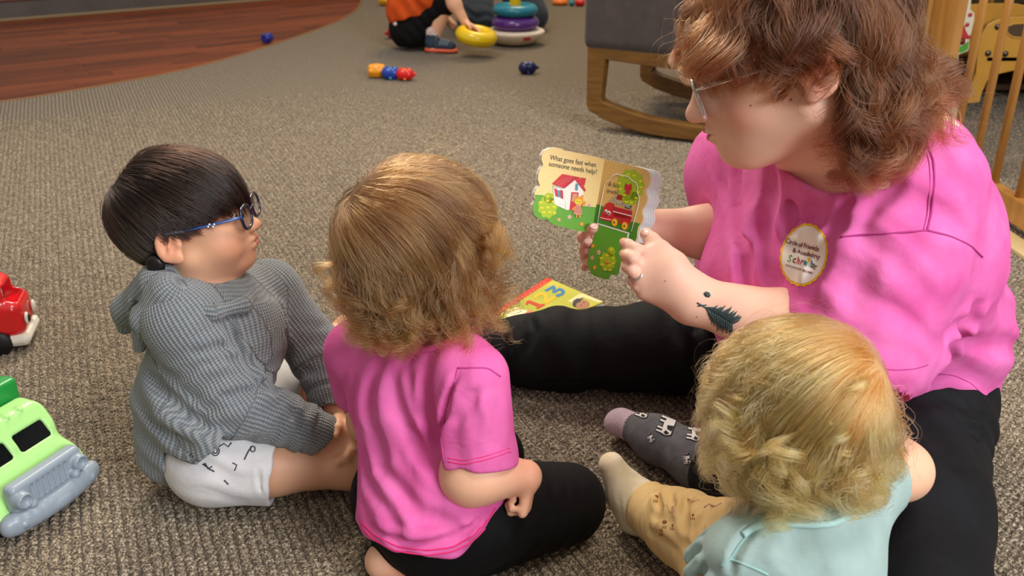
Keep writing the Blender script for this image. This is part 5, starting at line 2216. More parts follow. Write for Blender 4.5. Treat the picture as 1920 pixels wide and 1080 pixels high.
    g.u(Cone(pel, hn, 0.12, 0.10), Cone(hn, kn_, 0.095, 0.060), Cone(kn_ + V(0, 0, -0.03), an, 0.050, 0.034), k=0.03)
    g.u(Cone(pel, hf, 0.12, 0.09), Cone(hf, kf, 0.082, 0.050), Cone(kf, af, 0.046, 0.034), Cone(af, af + V(-0.02, 0.06, 0.02), 0.03, 0.025), k=0.03)
    toe = A(1168, 786, 1.20)
    toe[2] = 0.036
    g.u(Cone(an, toe, 0.030, 0.013), k=0.01)

    def red(P):
        l = h.inv(P)
        a = np.exp(-(((l[:, 0] - 0.06) / 0.02) ** 2 + ((np.abs(l[:, 1]) - 0.045) / 0.018) ** 2 + ((l[:, 2] + 0.045) / 0.02) ** 2)) * 0.5
        b = np.exp(-(((l[:, 0] + 0.008) / 0.02) ** 2 + ((np.abs(l[:, 1]) - 0.078) / 0.01) ** 2 + ((l[:, 2] + 0.024) / 0.03) ** 2)) * 0.6
        c = 0
        for f_ in fing + ff:
            c = c + np.exp(-np.sum((P - f_[3]) ** 2, 1) / 0.012 ** 2) * 0.45
        return a + b + c
    body = blob('body', g, (-0.30, 0.62, 0.0), (0.80, 1.52, 0.82), 0.0027, skin_adult, root, attr={'red': red})
    face_parts(h, body, 'adult', brow='#6a3c20', lip='#b4645c', iris='#4a5a60')
    bv = bvh_of(body)
    nail = mat('nail', '#e8b8a8', 0.25, 0.6)
    for f_, o in ((ff[0], (1114, 424)), (ff[1], (1103, 452)), (ff[2], (1103, 470)), (ff[3], (1103, 492)), (th, (1211, 436))):
        c = hit(bv, o[0], o[1], 0.0002)
        if c is None:
            continue
        r_ = bv.find_nearest(Vector(c))
        n_ = np.array(r_[1])
        d_ = nrm(f_[3] - f_[2])
        d_ = nrm(d_ - n_ * np.dot(d_, n_))
        MB().ball(c, (0.0058, 0.0044, 0.0012), 14, 8, np.stack([d_, np.cross(n_, d_), n_])).build('nail', nail, body)
    # ring
    m_ = fing[2][0] * 0.45 + fing[2][1] * 0.55
    d_ = nrm(fing[2][1] - fing[2][0])
    _, s_, u_ = frame_from(d_)
    MB().torus(m_, 0.0098, 0.0011, 28, 8, np.stack([s_, u_, d_])).build('ring', mat('silver', '#c9c9c9', 0.2, metal=1.0), body)
    # tattoo lines on the forearm
    ink = mat('tattoo_ink', '#2e3f42', 0.6)
    tb = MB()

    def inkline(pts, r):
        q = []
        for i in range(len(pts) - 1):
            for k in range(4):
                t = k / 4
                q.append((pts[i][0] * (1 - t) + pts[i + 1][0] * t, pts[i][1] * (1 - t) + pts[i + 1][1] * t))
        q.append(pts[-1])
        P3 = [hit(bv, x, y, -0.0003) for x, y in q]
        P3 = [p for p in P3 if p is not None]
        if len(P3) > 2:
            tb.tube(P3, r if not hasattr(r, '__len__') else list(np.interp(np.linspace(0, 1, len(P3)), np.linspace(0, 1, len(r)), r)), 6)
    inkline([(1307, 568), (1318, 574), (1334, 584), (1356, 600), (1372, 612)], [0.0012, 0.0011, 0.0009, 0.0006])
    inkline([(1308, 574), (1325, 572)], 0.0009)
    rs = np.random.RandomState(4)
    ax0, ax1 = V(1322, 576), V(1374, 608)
    per = nrm(V(-(ax1 - ax0)[1], (ax1 - ax0)[0]))
    for i in range(15):
        t = 0.04 + 0.92 * i / 14
        c = ax0 * (1 - t) + ax1 * t
        w = 6 + 24 * math.sin(min(1, t * 1.15) * 2.3) * (0.8 + 0.3 * rs.rand())
        for s in (-1, 1):
            e = c + per * s * w * 0.9 + (ax1 - ax0) / 60 * (8 + 5 * rs.rand())
            m1 = (c + e) / 2 + (ax1 - ax0) / 60 * 2
            inkline([tuple(c), tuple(m1), tuple(e)], [0.0013, 0.0017, 0.0004])
            m2 = c * 0.5 + e * 0.5 + per * 2 + V(3, 1)
            inkline([tuple(m1), tuple(m2 + per * s * 4)], [0.0013, 0.0004])
    inkline([(1321, 549), (1325, 552), (1331, 556)], [0.0022, 0.0032, 0.0020])
    inkline([(1323, 556), (1330, 549)], [0.0016, 0.0022, 0.0012])
    tb.build('tattoo', ink, body)
    for x, y, r_ in ((1247, 527, 0.0009), (1307, 594, 0.0011), (1483, 187, 0.0016), (1408, 198, 0.0012)):
        c = hit(bv, x, y)
        if c is not None:
            MB().ball(c, r_ * 0.8, 8, 6).build('mole', mat('mole', '#9a5a44', 0.6), body)

    # ---- trousers
    tr = Sdf(0.03)
    tr.u(Cone(pel + V(0, 0, 0.06), pel, 0.138, 0.145, (fwd, 0.95)))
    tr.u(Cone(pel, hn, 0.14, 0.112), Cone(hn, V(0.458, 0.89, 0.108), 0.112, 0.094), Cone(V(0.458, 0.89, 0.108), kn_, 0.092, 0.070), k=0.03)
    tr.u(Cone(kn_ + V(0, 0, -0.03), an + nrm(kn_ - an) * 0.05, 0.070, 0.046), k=0.02)
    tr.u(Cone(pel, hf, 0.14, 0.100), Cone(hf, kf, 0.094, 0.062), Cone(kf, af, 0.060, 0.046), k=0.04)
    tr.isect(Box_((0, 0, 0.5), (5, 5, 0.497)), k=0.002)
    for pts, w, dep in (
            ([A(1340, 530, 1.3), A(1300, 600, 1.3), A(1310, 690, 1.28)], 0.010, 0.006),
            ([A(1400, 560, 1.3), A(1350, 620, 1.28), A(1340, 680, 1.26)], 0.010, 0.005),
            ([A(990, 590, 1.35), A(1000, 620, 1.3), A(980, 680, 1.28)], 0.008, 0.004),
            ([A(930, 600, 1.35), A(950, 650, 1.3), A(945, 700, 1.28)], 0.008, 0.004),
            ([A(950, 715, 1.27), A(1060, 715, 1.27), A(1200, 718, 1.27), A(1320, 716, 1.27)], 0.003, 0.002),
            ([A(1720, 740, 1.0), A(1790, 770, 1.0), A(1840, 830, 1.0)], 0.012, 0.008),
            ([A(1700, 780, 1.0), A(1770, 830, .95), A(1810, 900, .9)], 0.014, 0.005),
            ([A(1750, 730, 1.05), A(1820, 770, 1.03), A(1855, 800, 1.03)], 0.008, 0.006)):
        tr.crease(relax(tr, pts), w, dep)
    tr.folds(A(1780, 760, 1.05), 0.10, (0.3, 0.8, 0.5), 0.05, 0.004, 1.0)
    tr.folds(A(1080, 640, 1.3), 0.20, (1, 0.1, 0.25), 0.07, 0.0030, 0.8)
    tr.folds(A(1380, 600, 1.25), 0.10, (0.9, 0.3, 0.3), 0.04, 0.004, 0.8)
    blob('trousers', tr, (-0.30, 0.60, 0.0), (0.80, 1.52, 0.34), 0.0038, cloth('black_twill', '#0a0a0c', '#121216', 700, 0.2, 0.75, 0.12), root)

    # ---- socks: grey with little cows and a lilac toe
    sk = Sdf(0.02)
    mid = an * 0.45 + toe * 0.55
    sk.u(Cone(an + nrm(kn_ - an) * 0.07, an, 0.040, 0.038), Cone(an, mid, 0.038, 0.032), Cone(mid, toe, 0.032, 0.019), Ell(toe + V(-0.006, 0.004, -0.004), (0.020, 0.018, 0.016)))
    sk.isect(Box_((0, 0, 0.5), (5, 5, 0.497)), k=0.002)
    ks = blob('sock', sk, (0.08, 0.98, 0.0), (0.36, 1.26, 0.12), 0.003, [cloth('sock_grey', '#55555a', '#67676b', 1100, 0.5, fade=(60, 0.2)), cloth('sock_toe', '#b39aa6', '#c4afb8', 1200, 0.5, fade=(200, 0.2))], root)
    dt = nrm(toe - mid)
    lim = A(1182, 788, 1.18) @ dt
    mi = [1 if (np.array(p.center) @ dt) > lim else 0 for p in ks.data.polygons]
    ks.data.polygons.foreach_set('material_index', mi)
    bs = bvh_of(ks)

    def patch(poly, m, par, name, off=0.0006):
        drape(name, bs, [poly], off, m, par)
    wh, bk, pk = mat('cow_white', '#dcd8d4', 0.9), mat('cow_black', '#121214', 0.9), mat('cow_pink', '#b77f80', 0.9)

    def cow(cx, cy, s, a, q=1):
        ca, sa = math.cos(R(a)), math.sin(R(a))

        def T(l):
            return [(cx + s * (x * ca - y * sa), cy + s * (x * sa + y * ca)) for x, y in l]
        patch(T([(-13, -9), (10, -10), (14, -3), (13, 6), (-2, 8), (-13, 6)]), bk, ks, 'cow_print', 0.0005)
        patch(T([(-11.5, -7.5), (9, -8.5), (12.5, -3), (11.5, 4.5), (-2, 6.5), (-11.5, 4.5)]), wh, ks, 'cow_print', 0.0010)
        for x in (-10, -4.5, 5, 10):
            patch(T([(x - 2.3, 4), (x + 2.3, 4), (x + 2.3, 14), (x - 2.3, 14)]), bk, ks, 'cow_print', 0.0005)
            patch(T([(x - 1.2, 3), (x + 1.2, 3), (x + 1.2, 13), (x - 1.2, 13)]), wh, ks, 'cow_print', 0.0011)
        patch(T([(-3, -8), (5, -8), (4, -1), (-1, 1)]), bk, ks, 'cow_print', 0.0014)
        patch(T([(8, -6), (12, -3), (10, 2), (6, 0)]), bk, ks, 'cow_print', 0.0014)
        patch(T([(-20, -7), (-12, -8), (-12, 2), (-17, 4), (-22, 0)]), bk, ks, 'cow_print', 0.0008)
        patch(T([(-21, -3), (-17, -4), (-16, 1), (-20, 2)]), pk, ks, 'cow_print', 0.0013)
    cow(1207, 771, 1.05, 106)
    cow(1252, 800, 1.35, 112)
    cow(1305, 812, 1.2, 100)
    cow(1222, 822, 0.5, 60)
    cow(1290, 862, 0.6, 80)
    k2 = Sdf(0.02).u(Cone(af + V(0.04, 0, 0), af, 0.040, 0.037), Cone(af, af + V(-0.025, 0.065, 0.025), 0.036, 0.030))
    k2.isect(Box_((0, 0, 0.5), (5, 5, 0.497)), k=0.002)
    blob('sock', k2, (-0.30, 1.30, 0.0), (-0.10, 1.52, 0.14), 0.004, MATS.get('x') or mat('sock_grey_plain', '#5c5c60', 0.9), root)

    # ---- T-shirt
    ts = Sdf(0.03)
    back = -fwd
    ts.u(Cone(neck + V(0.02, 0, -0.03), che + V(0.0, 0, 0), 0.080, 0.136, (lat, 1.0)))
    ts.u(Cone(che, bel, 0.136, 0.150), Cone(bel, pel + V(0, 0, 0.0), 0.150, 0.158), k=0.04)
    ts.u(Ell(V(0.465, 1.07, 0.39), (0.115, 0.14, 0.12)), k=0.05)
    ts.u(Cone(neck + V(0.01, -0.02, -0.02), sn + V(-0.005, 0.0, -0.006), 0.072, 0.072), Cone(neck + V(0, 0.02, -0.03), sf, 0.075, 0.075), k=0.05)
    # chest, hanging forward
    ts.u(Ell(V(0.335, 1.06, 0.33), (0.10, 0.12, 0.10)), k=0.06)
    ts.u(Ell(V(0.40, 1.10, 0.24), (0.12, 0.14, 0.10)), k=0.06)
    hemz = 0.085
    hn_ = nrm(V(0.10, -0.10, 1))
    ts.cut(Half(V(0.62, 1.05, 0.105), hn_), k=0.005)
    # sleeves
    dn = nrm(en - sn)
    sbn = sn + (en - sn) * 0.98
    a1 = Sdf(0.02).u(Cone(sn, sn + (en - sn) * 0.45, 0.074, 0.084), Cone(sn + (en - sn) * 0.45, sbn, 0.084, 0.082))
    a1.u(Cone(sbn, A(1690, 665, 0.93), 0.07, 0.045), k=0.03)
    cutn = nrm(V(-0.55, 0.05, -0.85))
    a1.cut(Half(sbn + cutn * 0.030, -cutn), k=0.003)
    a1.cut(Cone(sbn - dn * 0.0, sbn + dn * 0.10, 0.066, 0.085), k=0.002)
    ts.u(a1, k=0.022)
    df = nrm(wf - ef)
    sbf = A(1326, 432, 1.162)
    dff = nrm(sbf - sf)
    a2 = Sdf(0.02).u(Cone(sf, ef + V(0.02, 0, 0), 0.075, 0.070), Cone(ef + V(0.02, 0, 0), sbf, 0.070, 0.066))
    a2.cut(Half(sbf, -df), k=0.003)
    a2.cut(Cone(sbf + df * 0.030, sbf + df * 0.08, 0.054, 0.058), k=0.002)
    ts.u(a2, k=0.02)
    # neck opening
    ncd = nrm(h.p(-0.03, 0, -0.08) - neck)
    ts.cut(Cone(neck - ncd * 0.035, neck + ncd * 0.10, 0.066, 0.105), k=0.004)
    for pts, w, dep in (
            ([A(1455, 345, .95), A(1440, 420, .95), A(1450, 500, .95), A(1470, 570, .95)], 0.010, 0.008),
            ([A(1500, 340, .95), A(1480, 400, .95), A(1490, 450, .95)], 0.009, 0.006),
            ([A(1380, 290, 1.1), A(1385, 380, 1.1), A(1395, 470, 1.1), A(1400, 560, 1.1)], 0.009, 0.012),
            ([A(1345, 330, 1.2), A(1360, 400, 1.15), A(1372, 480, 1.12)], 0.007, 0.002),
            ([A(1600, 370, .9), A(1570, 430, .88), A(1540, 500, .87), A(1505, 570, .87)], 0.008, 0.012),
            ([A(1680, 210, .9), A(1625, 270, .9), A(1590, 310, .9), A(1560, 380, .9)], 0.009, 0.010),
            ([A(1660, 300, .9), A(1620, 330, .9), A(1590, 380, .9)], 0.008, 0.005),
            ([A(1700, 330, .9), A(1650, 370, .9), A(1600, 440, .88)], 0.008, 0.004),
            ([A(1840, 560, 1.0), A(1800, 620, 1.0), A(1775, 680, 1.0), A(1745, 720, 1.0)], 0.010, 0.012),
            ([A(1845, 600, 1.05), A(1800, 610, 1.05), A(1770, 640, 1.0)], 0.008, 0.005),
            ([A(1845, 650, 1.05), A(1810, 640, 1.05), A(1775, 660, 1.0)], 0.008, 0.005),
            ([A(1500, 620, .86), A(1560, 650, .86), A(1620, 680, .86)], 0.010, 0.003),
            ([A(1640, 480, .86), A(1600, 540, .86), A(1590, 600, .86)], 0.012, 0.003)):
        ts.crease(relax(ts, pts), w, dep)
    ts.folds(A(1600, 330, .92), 0.11, (0.55, 0.2, 0.8), 0.050, 0.0042, 0.9, 0.4)
    ts.folds(A(1430, 430, 1.0), 0.13, (0.95, -0.3, 0.0), 0.055, 0.0045, 0.7, 0.9)
    ts.folds(A(1620, 560, .86), 0.12, (0.5, 0.1, 0.85), 0.035, 0.0016, 1.0, 0.9)
    ts.folds(A(1820, 660, 1.05), 0.10, (0.1, 0.5, 0.9), 0.045, 0.0050, 0.9, 0.2)
    ts.folds(A(1790, 300, 1.0), 0.10, (0.6, 0.5, 0.5), 0.050, 0.0016, 0.9, 0.2)
    tso = blob('shirt', ts, (0.16, 0.74, 0.05), (0.78, 1.42, 0.64), 0.0036, pink_big, root)
    bt = bvh_of(tso)
    sm = mat('seam_pink_dark', '#a82f78', 0.9)
    seam('seam', bt, [(1672, 192), (1700, 225), (1735, 262), (1750, 300), (1752, 340), (1746, 400), (1738, 432)], 0.0013, sm, tso, 0.0)
    seam('seam', bt, [(1665, 196), (1692, 228), (1727, 265), (1742, 300), (1744, 340), (1739, 400), (1731, 432)], 0.0005, sm, tso, 0.0003)
    seam('seam', bt, [(1575, 445), (1620, 440), (1680, 437), (1738, 432)], 0.0012, sm, tso, 0.0)
    seam('seam', bt, [(1738, 432), (1780, 442), (1820, 460), (1842, 482)], 0.0012, sm, tso, 0.0)
    seam('stitching', bt, [(1640, 690), (1680, 694), (1715, 692), (1740, 684)], 0.0006, sm, tso, 0.0)
    seam('stitching', bt, [(1755, 700), (1790, 704), (1820, 718), (1843, 740)], 0.0006, sm, tso, 0.0)
    seam('collar', bt, [(1478, 268), (1486, 290), (1505, 302), (1540, 309), (1580, 300)], 0.0048, mat('collar_pink_large', '#cf4a97', 0.9), tso, 0.0)

    # round logo patch printed on the chest
    yel, wht = mat('logo_yellow', '#f0c21c', 0.7), mat('logo_white', '#efe6dc', 0.75)
    cx, cy, rx, ry = 1508, 478, 44, 59
    rot = R(12)

    def lp(u, v):
        x, y = u * rx, v * ry
        return (cx + x * math.cos(rot) - y * math.sin(rot), cy + x * math.sin(rot) + y * math.cos(rot))

    def disc(scale, m, name, off, scal=False):
        NR, NA = 10, 72
        vs, fs = [], []
        c = hit(bt, cx, cy, off)
        vs.append(c)
        for i in range(1, NR + 1):
            for k in range(NA):
                a = 2 * math.pi * k / NA
                rr = scale * i / NR * (1 + (0.022 * math.cos(a * 24) if scal and i == NR else 0))
                p = hit(bt, *lp(rr * math.cos(a), rr * math.sin(a)), off)
                vs.append(p if p is not None else vs[-1])
        for k in range(NA):
            fs.append((0, 1 + k, 1 + (k + 1) % NA))
        for i in range(NR - 1):
            for k in range(NA):
                a_ = 1 + i * NA
                fs.append((a_ + k, a_ + NA + k, a_ + NA + (k + 1) % NA, a_ + (k + 1) % NA))
        return MB().add(vs, fs).build(name, m, tso)
    disc(1.0, yel, 'logo_border', 0.0006, True)
    disc(0.91, wht, 'logo', 0.0011)
    inkr = mat('logo_maroon', '#7c2438', 0.8)

    def put_text(s, px, py, size, m, ang=9, sx=1.0):
        cu = bpy.data.curves.new('lettering', 'FONT')
        cu.body = s
        cu.size = 1.0
        cu.offset = 0.018
        cu.align_x = 'LEFT'
        cu.resolution_u = 2
        to = bpy.data.objects.new('tmp', cu)
        C.objects.link(to)
        bpy.context.view_layer.update()
        me = bpy.data.meshes.new_from_object(to.evaluated_get(bpy.context.evaluated_depsgraph_get()))
        bpy.data.objects.remove(to)
        bm_ = bmesh.new()
        bm_.from_mesh(me)
        bmesh.ops.triangulate(bm_, faces=list(bm_.faces))
        ca, sa = math.cos(R(ang)), math.sin(R(ang))
        for v in bm_.verts:
            x, y = v.co.x * size * sx, -v.co.y * size
            p = hit(bt, px + x * ca - y * sa, py + x * sa + y * ca, 0.0018)
            if p is not None:
                v.co = p
        bm_.to_mesh(me)
        bm_.free()
        return link('lettering', me, m, tso, False)
    put_text('Circle of Friends', 1473, 456, 13.5, inkr, 13, 0.70)
    put_text('& Academy', 1485, 474, 13.5, inkr, 13, 0.85)
    for ch, x, y, c_ in (('S', 1477, 491, '#6f9a3a'), ('c', 1486, 493, '#5a3a2c'), ('h', 1493, 495, '#c8304c'), ('r', 1501, 497, '#c8304c'), ('e', 1507, 498, '#2f9a9a'), ('i', 1515, 500, '#d8a020'), ('b', 1518, 501, '#3a5a9a'), ('e', 1520.5, 502, '#6f7a3a'), ('r', 1525, 505, '#8a4a5a')):
        put_text(ch, x, y, 17, mat('logo_' + c_, c_, 0.8), 13, 0.85)
    put_text('CENTER FOR PEDIATRIC DEVELOPMENT', 1474, 499, 5.2, inkr, 17, 0.55)

    # ---- hair
    def cut(l):
        a = np.arctan2(l[:, 1], l[:, 0])
        xx = l[:, 0] - 0.40 * np.clip(-l[:, 2] - 0.035, 0, 0.2)
        face = l[:, 2] - np.interp(xx, [-.24, -.040, -.028, .004, .018, .034, .05, .07, .10, .16], [-.40, -.28, .000, .008, -.030, -.022, -.010, .002, .012, .02]) + 0.005 * np.sin(a * 9)
        w = h.p(l)
        low = w[:, 2] - np.interp(w[:, 0], [.20, .36, .41, .48, .50, .56], [.505, .510, .550, .575, .64, .75]) + 0.008 * np.sin(w[:, 1] * 160)
        return np.minimum(face, low)

    def roots(l):
        return l[:, 2] - np.interp(l[:, 0], [-.12, -.03, 0, .02, .05, .07, .09], [-.060, -.060, -.020, .010, .030, .045, .055])
    cap = hair_cap(body, h, mat('hair_cap_auburn', '#4a2a18', 0.6), roots, 0.003)
    colf = Grid(Sdf(0.02).u(scalp_sdf(h), Cone(h.p(-0.03, 0, -0.06), neck, 0.064, 0.070), ts, k=0.004), h.O - 0.34, h.O + 0.26, 0.006)
    W = (-0.020, -0.004, 0.092)

    def comb(l, d):
        s = np.where(l[:, 1] > 0, 1.0, -1.0)
        near = np.exp(-d / 0.05)
        return np.stack([0.35 * (l[:, 0] > 0.01) * near, s * 0.6 * near, np.zeros(len(l))], 1)
    make_hair(cap, h, hm_auburn, 15000, W, cut, (0.18, 0.30), seed=31, h0=0.006, hvar=0.018, stick=0.20, gravity=0.6, swirl=0.0,
              clumps=150, clump=0.93, roots=roots, collide=colf, jitter=0.0006, rad=0.00026, curl_r=0.014, curl_wl=0.085, curl_from=0.10, fly=0.04, coil=0.3, comb=comb, steps=26, down=(0.05, -0.05, -1))
    make_hair(cap, h, hm_auburn, 300, W, cut, (0.18, 0.28), seed=33, h0=0.015, hvar=0.02, stick=0.0, gravity=0.5, swirl=0.0,
              clumps=180, clump=0.2, roots=roots, collide=colf, jitter=0.0012, rad=0.00008, curl_r=0.016, curl_wl=0.08, curl_from=0.2, fly=0.14, comb=comb, steps=24)

    # ---- glasses, clear plastic
    clear = mat('clear_plastic', '#b9b4b2', 0.12, 0.6, trans=0.75)
    gl = empty('glasses', h.p(0.09, 0, 0))
    gl.parent = root
    gl.matrix_parent_inverse = world_of(root).inverted()
    fm = MB()
    for s in (-1, 1):
        ring = []
        for a in np.linspace(0, 2 * math.pi, 33)[:-1]:
            ca, sa = math.cos(a), math.sin(a)
            yy = 0.0235 * np.sign(ca) * abs(ca) ** 0.7
            zz = 0.0205 * np.sign(sa) * abs(sa) ** 0.7
            ring.append(h.p(0.101 - 0.12 * abs(0.031 * s + yy) * 0.5 + 0.1 * (zz), s * 0.031 + yy, -0.022 + zz))
        fm.tube(ring, 0.0024, 8, closed=True)
        MB().add(ring + [h.p(0.0985, s * 0.031, -0.022)], [(i, (i + 1) % 32, 32) for i in range(32)]).build('lens', MATS['lens'], gl)
    fm.tube([h.p(0.0995, -0.009, -0.014), h.p(0.106, 0, -0.010), h.p(0.0995, 0.009, -0.014)], 0.0024, 8)
    fm.build('frame', clear, gl)
    for s in (-1, 1):
        MB().tube([h.p(0.097, s * 0.055, -0.010), h.p(0.090, s * 0.0615, -0.008), h.p(0.045, s * 0.071, -0.005), h.p(0.0, s * 0.079, -0.002), h.p(-0.02, s * 0.078, -0.012)], [0.003, 0.0032, 0.0025, 0.0023, 0.0022], 8, flat=0.6).build('temple', clear, gl)
        MB().box(h.p(0.083, s * 0.0625, -0.0068), (0.008, 0.004, 0.005), h.M, 0.0006).build('hinge', mat('hinge', '#8d8785', 0.3, metal=0.8), gl)
    return root


woman()
# ------------------------------------------------------------------ board book in her hands
def flat_poly(mb, pts, lift, n):
    mb.prism([p + n * lift for p in pts], 0.00025, n)


class Page:
    """a flat page through three anchor points; px coordinates are laid out on it"""

    def __init__(s, o, a, b):
        s.O = o
        n = nrm(np.cross(a - o, b - o))
        if np.dot(n, V(0, 0, H) - o) < 0:
            n = -n
        s.n = n

    def p(s, x, y, lift=0.0):
        d = ray(x, y)
        O = V(0, 0, H)
        t = np.dot(s.O + s.n * 0 - O, s.n) / np.dot(d, s.n)
        return O + d * t + s.n * lift


def cr(pts):
    """points read in the enlarged crop -> picture points"""
    return [(960 + x / 2.7, 260 + y / 2.7) for x, y in pts]


def circ(cx, cy, rx, ry, n=14, a0=0, wob=0, k=8):
    return [(cx + rx * (1 + wob * math.cos(k * a)) * math.cos(a + a0), cy + ry * (1 + wob * math.cos(k * a)) * math.sin(a + a0)) for a in np.linspace(0, 2 * math.pi, n + 1)[:-1]]


def text_on(page, s, px, py, size, ang, m, parent, lift, sx=1.0):
    cu = bpy.data.curves.new('lettering', 'FONT')
    cu.body = s
    cu.size = 1.0
    cu.resolution_u = 3
    to = bpy.data.objects.new('tmp', cu)
    C.objects.link(to)
    bpy.context.view_layer.update()
    me = bpy.data.meshes.new_from_object(to.evaluated_get(bpy.context.evaluated_depsgraph_get()))
    bpy.data.objects.remove(to)
    ca, sa = math.cos(R(ang)), math.sin(R(ang))
    for v in me.vertices:
        x, y = v.co.x * size * sx, -v.co.y * size
        v.co = page.p(px + x * ca - y * sa, py + x * sa + y * ca, lift)
    return link('lettering', me, m, parent, False)


def book():
    so, st = A(1110, 432, 1.128), A(1134, 298, 1.150)
    L = Page(so, st, A(1003, 395, 1.112))
    Rr = Page(so, st, A(1205, 445, 1.085))
    root = empty('board_book', so, 'open board book with scalloped edges, red-roofed house and red fire truck, held by the woman', 'book')
    mats = {k: mat('print_' + k, c, 0.35, 0.5, coat=0.3) for k, c in dict(
        cream='#ecd08a', cream2='#f3e0ac', green='#5c9f2c', green2='#4a8a2a', lime='#a3bd1e', yellow='#ecd42a', red='#cc2230', red2='#a5141f',
        white='#efe9e0', brown='#4e3222', orange='#e8912e', pink='#e59a96', grey='#b9b6ae', tan='#dfb56a', dark='#2b211c', lilac='#e8b4b4', blue='#5a8ca8').items()}
    card = mat('card_white', '#e9ecee', 0.6)

    def put(page, name, m, polys, lift, parent):
        mb = MB()
        for pl in polys:
            mb.prism([page.p(x, y, lift) for x, y in pl], 0.0003, page.n)
        return mb.build(name, mats[m] if isinstance(m, str) else m, parent)

    left = cr([(470, 105), (430, 93), (380, 82), (330, 72), (292, 64), (268, 62), (250, 50), (225, 45), (195, 47), (165, 60), (151, 84), (150, 110), (158, 132), (142, 155), (134, 180), (132, 210), (142, 236), (124, 252), (115, 275), (113, 298), (118, 312), (106, 336), (105, 365), (113, 388), (133, 404), (160, 409), (178, 408), (190, 424), (215, 436), (250, 446), (300, 458), (350, 470), (408, 480)])
    lp = MB().prism([L.p(x, y) for x, y in left], 0.0022, L.n).build('page', mats['cream'], root)
    for k in range(1, 4):
        MB().prism([L.p(x - 0.2 * k, y + 0.2 * k) - L.n * 0.0024 * k for x, y in left], 0.0020, L.n).build('page', card, root)
    put(L, 'grass', 'green', [cr([(116, 283), (150, 285), (180, 292), (240, 312), (300, 330), (360, 340), (424, 347), (408, 480), (350, 470), (300, 458), (250, 446), (215, 436), (190, 424), (178, 408), (160, 409), (133, 404), (113, 388), (105, 365), (106, 336), (118, 312)])], 0.0003, lp)
    dots = []
    for i in range(17):
        for j in range(14):
            x, y = 160 + i * 21 + (j % 2) * 10, 75 + j * 17 + i * 4.5
            if y < 285 + 0.2 * (x - 150) - 8 and 165 < x < 462 - (y - 100) * 0.16 and not (205 < x < 375 and 180 < y) and y > 62 + (x - 200) * 0.16:
                dots.append(cr(circ(x, y, 3.0, 3.0, 6)))
    put(L, 'dots', 'cream2', dots, 0.0002, lp)
    # bush
    put(L, 'bush', 'lime', [cr(circ(180, 345, 48, 55, 48, 0, 0.08, 9)), cr(circ(188, 300, 28, 26, 24, 0, 0.05, 7))], 0.0005, lp)
    put(L, 'leaf', 'yellow', [cr(circ(x, y, 9, 5, 8, a)) for x, y, a in ((145, 322, .6), (180, 315, -1), (208, 318, .4), (150, 350, 0), (180, 348, 1), (212, 345, -.6), (160, 372, .4), (190, 372, -.7), (215, 375, .4), (182, 292, .2))], 0.0008, lp)
    # house
    put(L, 'house_wall', 'white', [cr([(205, 238), (262, 248), (270, 358), (232, 340), (214, 330)]), cr([(262, 248), (318, 208), (362, 268), (345, 345), (322, 362), (272, 360)])], 0.0006, lp)
    put(L, 'house_side', 'grey', [cr([(205, 236), (262, 246), (266, 290), (210, 275)])], 0.0007, lp)
    put(L, 'house_side', 'white', [cr([(209, 246), (262, 256), (267, 340), (214, 322)])], 0.0009, lp)
    put(L, 'roof', 'red', [cr([(202, 228), (254, 178), (340, 195), (312, 202), (262, 250)]), cr([(312, 196), (340, 194), (374, 264), (366, 266), (318, 208), (266, 250), (262, 246)]), cr([(348, 196), (374, 200), (366, 236), (352, 222)])], 0.0011, lp)
    put(L, 'roof_line', 'pink', [cr([(220 + k * 13, 216 - k * 4), (222 + k * 13, 216 - k * 4), (238 + k * 13, 238 - k * 6), (236 + k * 13, 238 - k * 6)]) for k in range(7)], 0.0013, lp)
    put(L, 'window', 'blue', [cr([(222, 258), (248, 263), (251, 300), (227, 292)])], 0.0012, lp)
    put(L, 'shutter', 'red', [cr([(213, 250), (225, 254), (231, 294), (219, 290)]), cr([(243, 258), (256, 262), (258, 304), (246, 300)])], 0.0014, lp)
    put(L, 'window', 'blue', [cr([(322, 225), (333, 228), (331, 262), (318, 258)])], 0.0013, lp)
    put(L, 'door', 'red', [cr([(300, 270), (336, 272), (330, 350), (290, 362)])], 0.0012, lp)
    put(L, 'door_panel', 'pink', [cr([(306, 277), (330, 278), (322, 318), (299, 318)])], 0.0014, lp)
    # a small yellow kitten in a striped dress
    put(L, 'kitten', 'orange', [cr(circ(335, 314, 25, 21, 18)), cr([(314, 302), (314, 284), (328, 296)]), cr([(342, 294), (358, 282), (358, 304)]), cr([(352, 336), (368, 316), (374, 324), (356, 346)]), cr([(320, 380), (328, 380), (328, 396), (320, 396)]), cr([(336, 382), (344, 382), (344, 398), (336, 398)]), cr([(318, 340), (300, 356), (306, 364), (322, 350)])], 0.0017, lp)
    put(L, 'kitten_face', 'yellow', [cr(circ(335, 318, 18, 14, 14))], 0.0019, lp)
    put(L, 'kitten_eye', 'dark', [cr(circ(328, 316, 2.4, 3, 8)), cr(circ(343, 318, 2.4, 3, 8)), cr([(334, 323), (338, 323), (336, 326)])], 0.0022, lp)
    put(L, 'dress', 'pink', [cr([(320, 334), (346, 336), (354, 380), (334, 386), (306, 378)])], 0.0020, lp)
    put(L, 'dress_stripe', 'red', [cr([(318 - k * 3, 342 + k * 9), (349 + k, 346 + k * 9), (349 + k, 348 + k * 9), (318 - k * 3, 344 + k * 9)]) for k in range(4)], 0.0022, lp)
